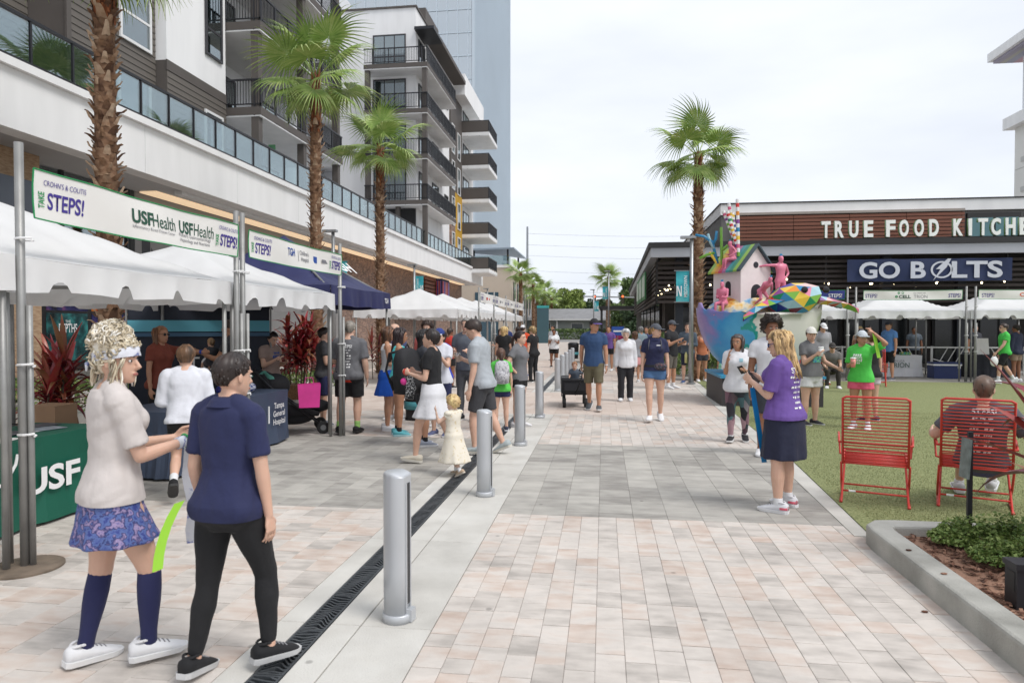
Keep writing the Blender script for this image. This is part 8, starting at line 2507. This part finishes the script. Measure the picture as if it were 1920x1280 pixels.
p36 = person('woman in grey tee, white shorts and white cap holding a coffee cup', (3.54, 12.35), -152, 1.68, 'f', 'light', ('pony', BRN), ('tee', (110, 110, 112), dict(hem=-.015, ease=.022)), ('shorts', (226, 226, 228), dict(length=.5, ease=.018)), ((44, 44, 48), WHITE), 1, arms=(((.10, .25, -1), (-.3, 1, .75)), ((.3, .25, -1), (.15, .9, -.35))), head=(-30, 0), build=1.15,
             extra=lambda f, r: f.cap(cloth(S(222, 220, 212)), r))
decal(p36.shirt, back_pt(p36, .16), (0, 1, 0), (0, 0, 1), [(None, 0, 0, .16, .10)] + MARKS(0, .1, .14, .03, 5), ramp_mat('tie_dye_print', [(.35, S(60, 130, 190)), (.5, S(110, 200, 150)), (.65, S(60, 90, 160))], 'noise', 24))
cup(p36, 0, 'white coffee cup held by the woman in grey', m_txtw)
p37 = person('girl in bright green tee and pink shorts with white cap, arm raised to her head', (4.22, 11.95), 150, 1.62, 'f', 'tan', ('pony', BRN), ('tee', (84, 206, 82), dict(hem=-.03, ease=.024, sleeve=.8)), ('shorts', (236, 100, 130), dict(length=.42, ease=.018)), (WHITE, WHITE, WHITE, .85), 1, arms=('hold', 'head'), head=(38, 0), extra=lambda f, r: f.cap(cloth(S(206, 214, 220)), r))
decal(p37.shirt, back_pt(p37, .2), (0, 1, 0), (0, 0, 1), [('STEPS', -.03, .025, .15, .045)] + MARKS(-.03, .07, .13, .035, 4) + MARKS(-.03, -.02, .15, .035, 5) + MARKS(-.03, -.06, .08, .025, 3), PR_W)
decal(p37.shirt, back_pt(p37, .2), (0, 1, 0), (0, 0, 1), [(None, .07, .04, .03, .26, -.7), (None, .12, .04, .02, .24, -.7)], m_bluep)
cup(p37, 0, 'pink iced drink held by the girl in green', mat('pink_drink', S(236, 150, 140), .3, .05, 8))
person('girl in black top and pale lilac shorts behind the girl in green', (4.75, 13.0), 18, 1.60, 'f', 'light', ('pony', BRN), ('tee', BLACK), ('shorts', (222, 210, 222), dict(length=.42)), ((60, 64, 90), WHITE), 0)
ribbon('lime_streamer', 'lime streamer held by the girl in green', [world(p37, p37.arms[1][3]) + V(.01 * i, 0, -.05 * i) for i in range(9)], .06, MATS['lime_ribbon'], 'ribbon', (1, .2, 0))
person('person in grey with a dark cap sitting forward beside the sculpture', (6.3, 20.1), 170, 1.68, 'm', 'light', ('short', DKBR), ('tee', (120, 118, 116)), ('pants', (56, 52, 48)), (WHITE, WHITE), 0, legs=('sit', 'sit'), arms=('fwd', 'fwd'), lean=.4, extra=lambda f, r: (f.cap(cloth(S(70, 66, 64)), r), f.shades(r)))
person('man in grey hooded top and white cap standing at the lawn tents', (6.55, 21.7), 190, 1.80, 'm', 'light', ('short', DKBR), ('long', (160, 160, 164)), ('shorts', (60, 60, 66)), (WHITE,), 0, head=(0, -18), extra=lambda f, r: (f.cap(cloth(S(*WHITE)), r), f.shades(r, (.35, .02, .03))))
person('woman in lilac tank top with dark hair between the lawn groups', (6.5, 18.4), 160, 1.64, 'f', 'brown', ('pony', DKBR), ('tank', (170, 130, 190)), ('shorts', (70, 90, 150), dict(length=.5)), (WHITE,), 0)
p41 = person('man in blue polo with lei and dark cap beside the white clothed table', (8.95, 23.0), 118, 1.86, 'm', 'tan', ('short', BRN), ('tee', (92, 140, 200), dict(hem=-.03)), ('shorts', BLACK, dict(length=.9)), ((90, 92, 100), WHITE), 0, arms=('down', 'down'), extra=lambda f, r: f.cap(cloth(S(44, 48, 60)), r))
person('woman with sunglasses and fair hair behind the white clothed table', (8.5, 24.2), 170, 1.70, 'f', 'light', ('pony', BLOND), ('tank', (120, 110, 110)), ('shorts', NAVY), (WHITE,), 0, extra=lambda f, r: f.shades(r))
p43 = person('man in green tee walking across the lawn with a white carrier bag', (11.72, 21.9), 82, 1.78, 'm', 'light', ('short', DKBR), ('tee', (78, 204, 84), dict(hem=-.03)), ('shorts', BLACK, dict(length=.9)), (WHITE, WHITE, WHITE, .72), 0, arms=('down', 'swing_f'), legs=('back', 'front'), face_on=True, extra=lambda f, r: f.shades(r, (.05, .05, .05)))
cb = thing('carrier_bag', 'white plastic bag carried by the man in green on the lawn', 'bag', tuple(world(p43, p43.palm[1][0]) + V(0, 0, -.33)))
MB().ell((0, 0, .13), (.11, .07, .15), 12, 8).build('bag', m_txtw, cb, True); MB().tube([(-.05, 0, .26), (0, 0, .36), (.05, 0, .26)], .012, 6).build('handle', m_txtw, cb, True)
person('person in navy jacket at the right lawn tent', (12.6, 22.9), 30, 1.76, 'm', 'brown', ('short', DKBR), ('long', (40, 46, 70)), ('shorts', (150, 130, 110)), (WHITE,), 0)
for i, (x, y, fc, c1, lab) in enumerate(((11.3, 26.8, 170, (90, 100, 110), 'server in slate shirt inside the dark terrace'), (9.9, 27.2, 150, (150, 60, 60), 'diner in red inside the dark terrace'), (13.4, 26.9, 190, (60, 62, 70), 'person in charcoal inside the dark terrace'), (7.2, 26.6, 180, (200, 190, 180), 'diner in cream top inside the dark terrace'), (14.6, 25.4, 175, (196, 180, 160), 'person in a pale hat by the right lawn tent'))):
    person(lab, (x, y), fc, 1.68 + .03 * i, 'mf'[i % 2], ('brown', 'light', 'tan')[i % 3], ('short' if i % 2 == 0 else 'bob', DKBR), ('tee', c1), ('pants', BLACK), (BLACK,), 0)
p44 = person('man in grey sponsor tee lounging in the red wire chair', (3.50, 6.88, .03), -24, 1.74, 'm', 'light', ('thin', (88, 70, 58), dict(thick=.03)), ('tee', (96, 96, 102), dict(hem=-.02, ease=.022, sleeve=.75)), ('shorts', (90, 90, 130), dict(length=.8)), ((206, 206, 208), WHITE, WHITE, .9), 1, legs=('lounge', ((.06, 1, .12), (.1, .35, -1), 5)), arms=('rest', 'rest'), lean=-.34, head=(0, 4), build=1.12)
decal(p44.shirt, back_pt(p44, .24), (0, -1, .35), (0, .35, 1), SPONS(.04, 1.1), PR_W)
bpy.data.scenes.remove(TMP)
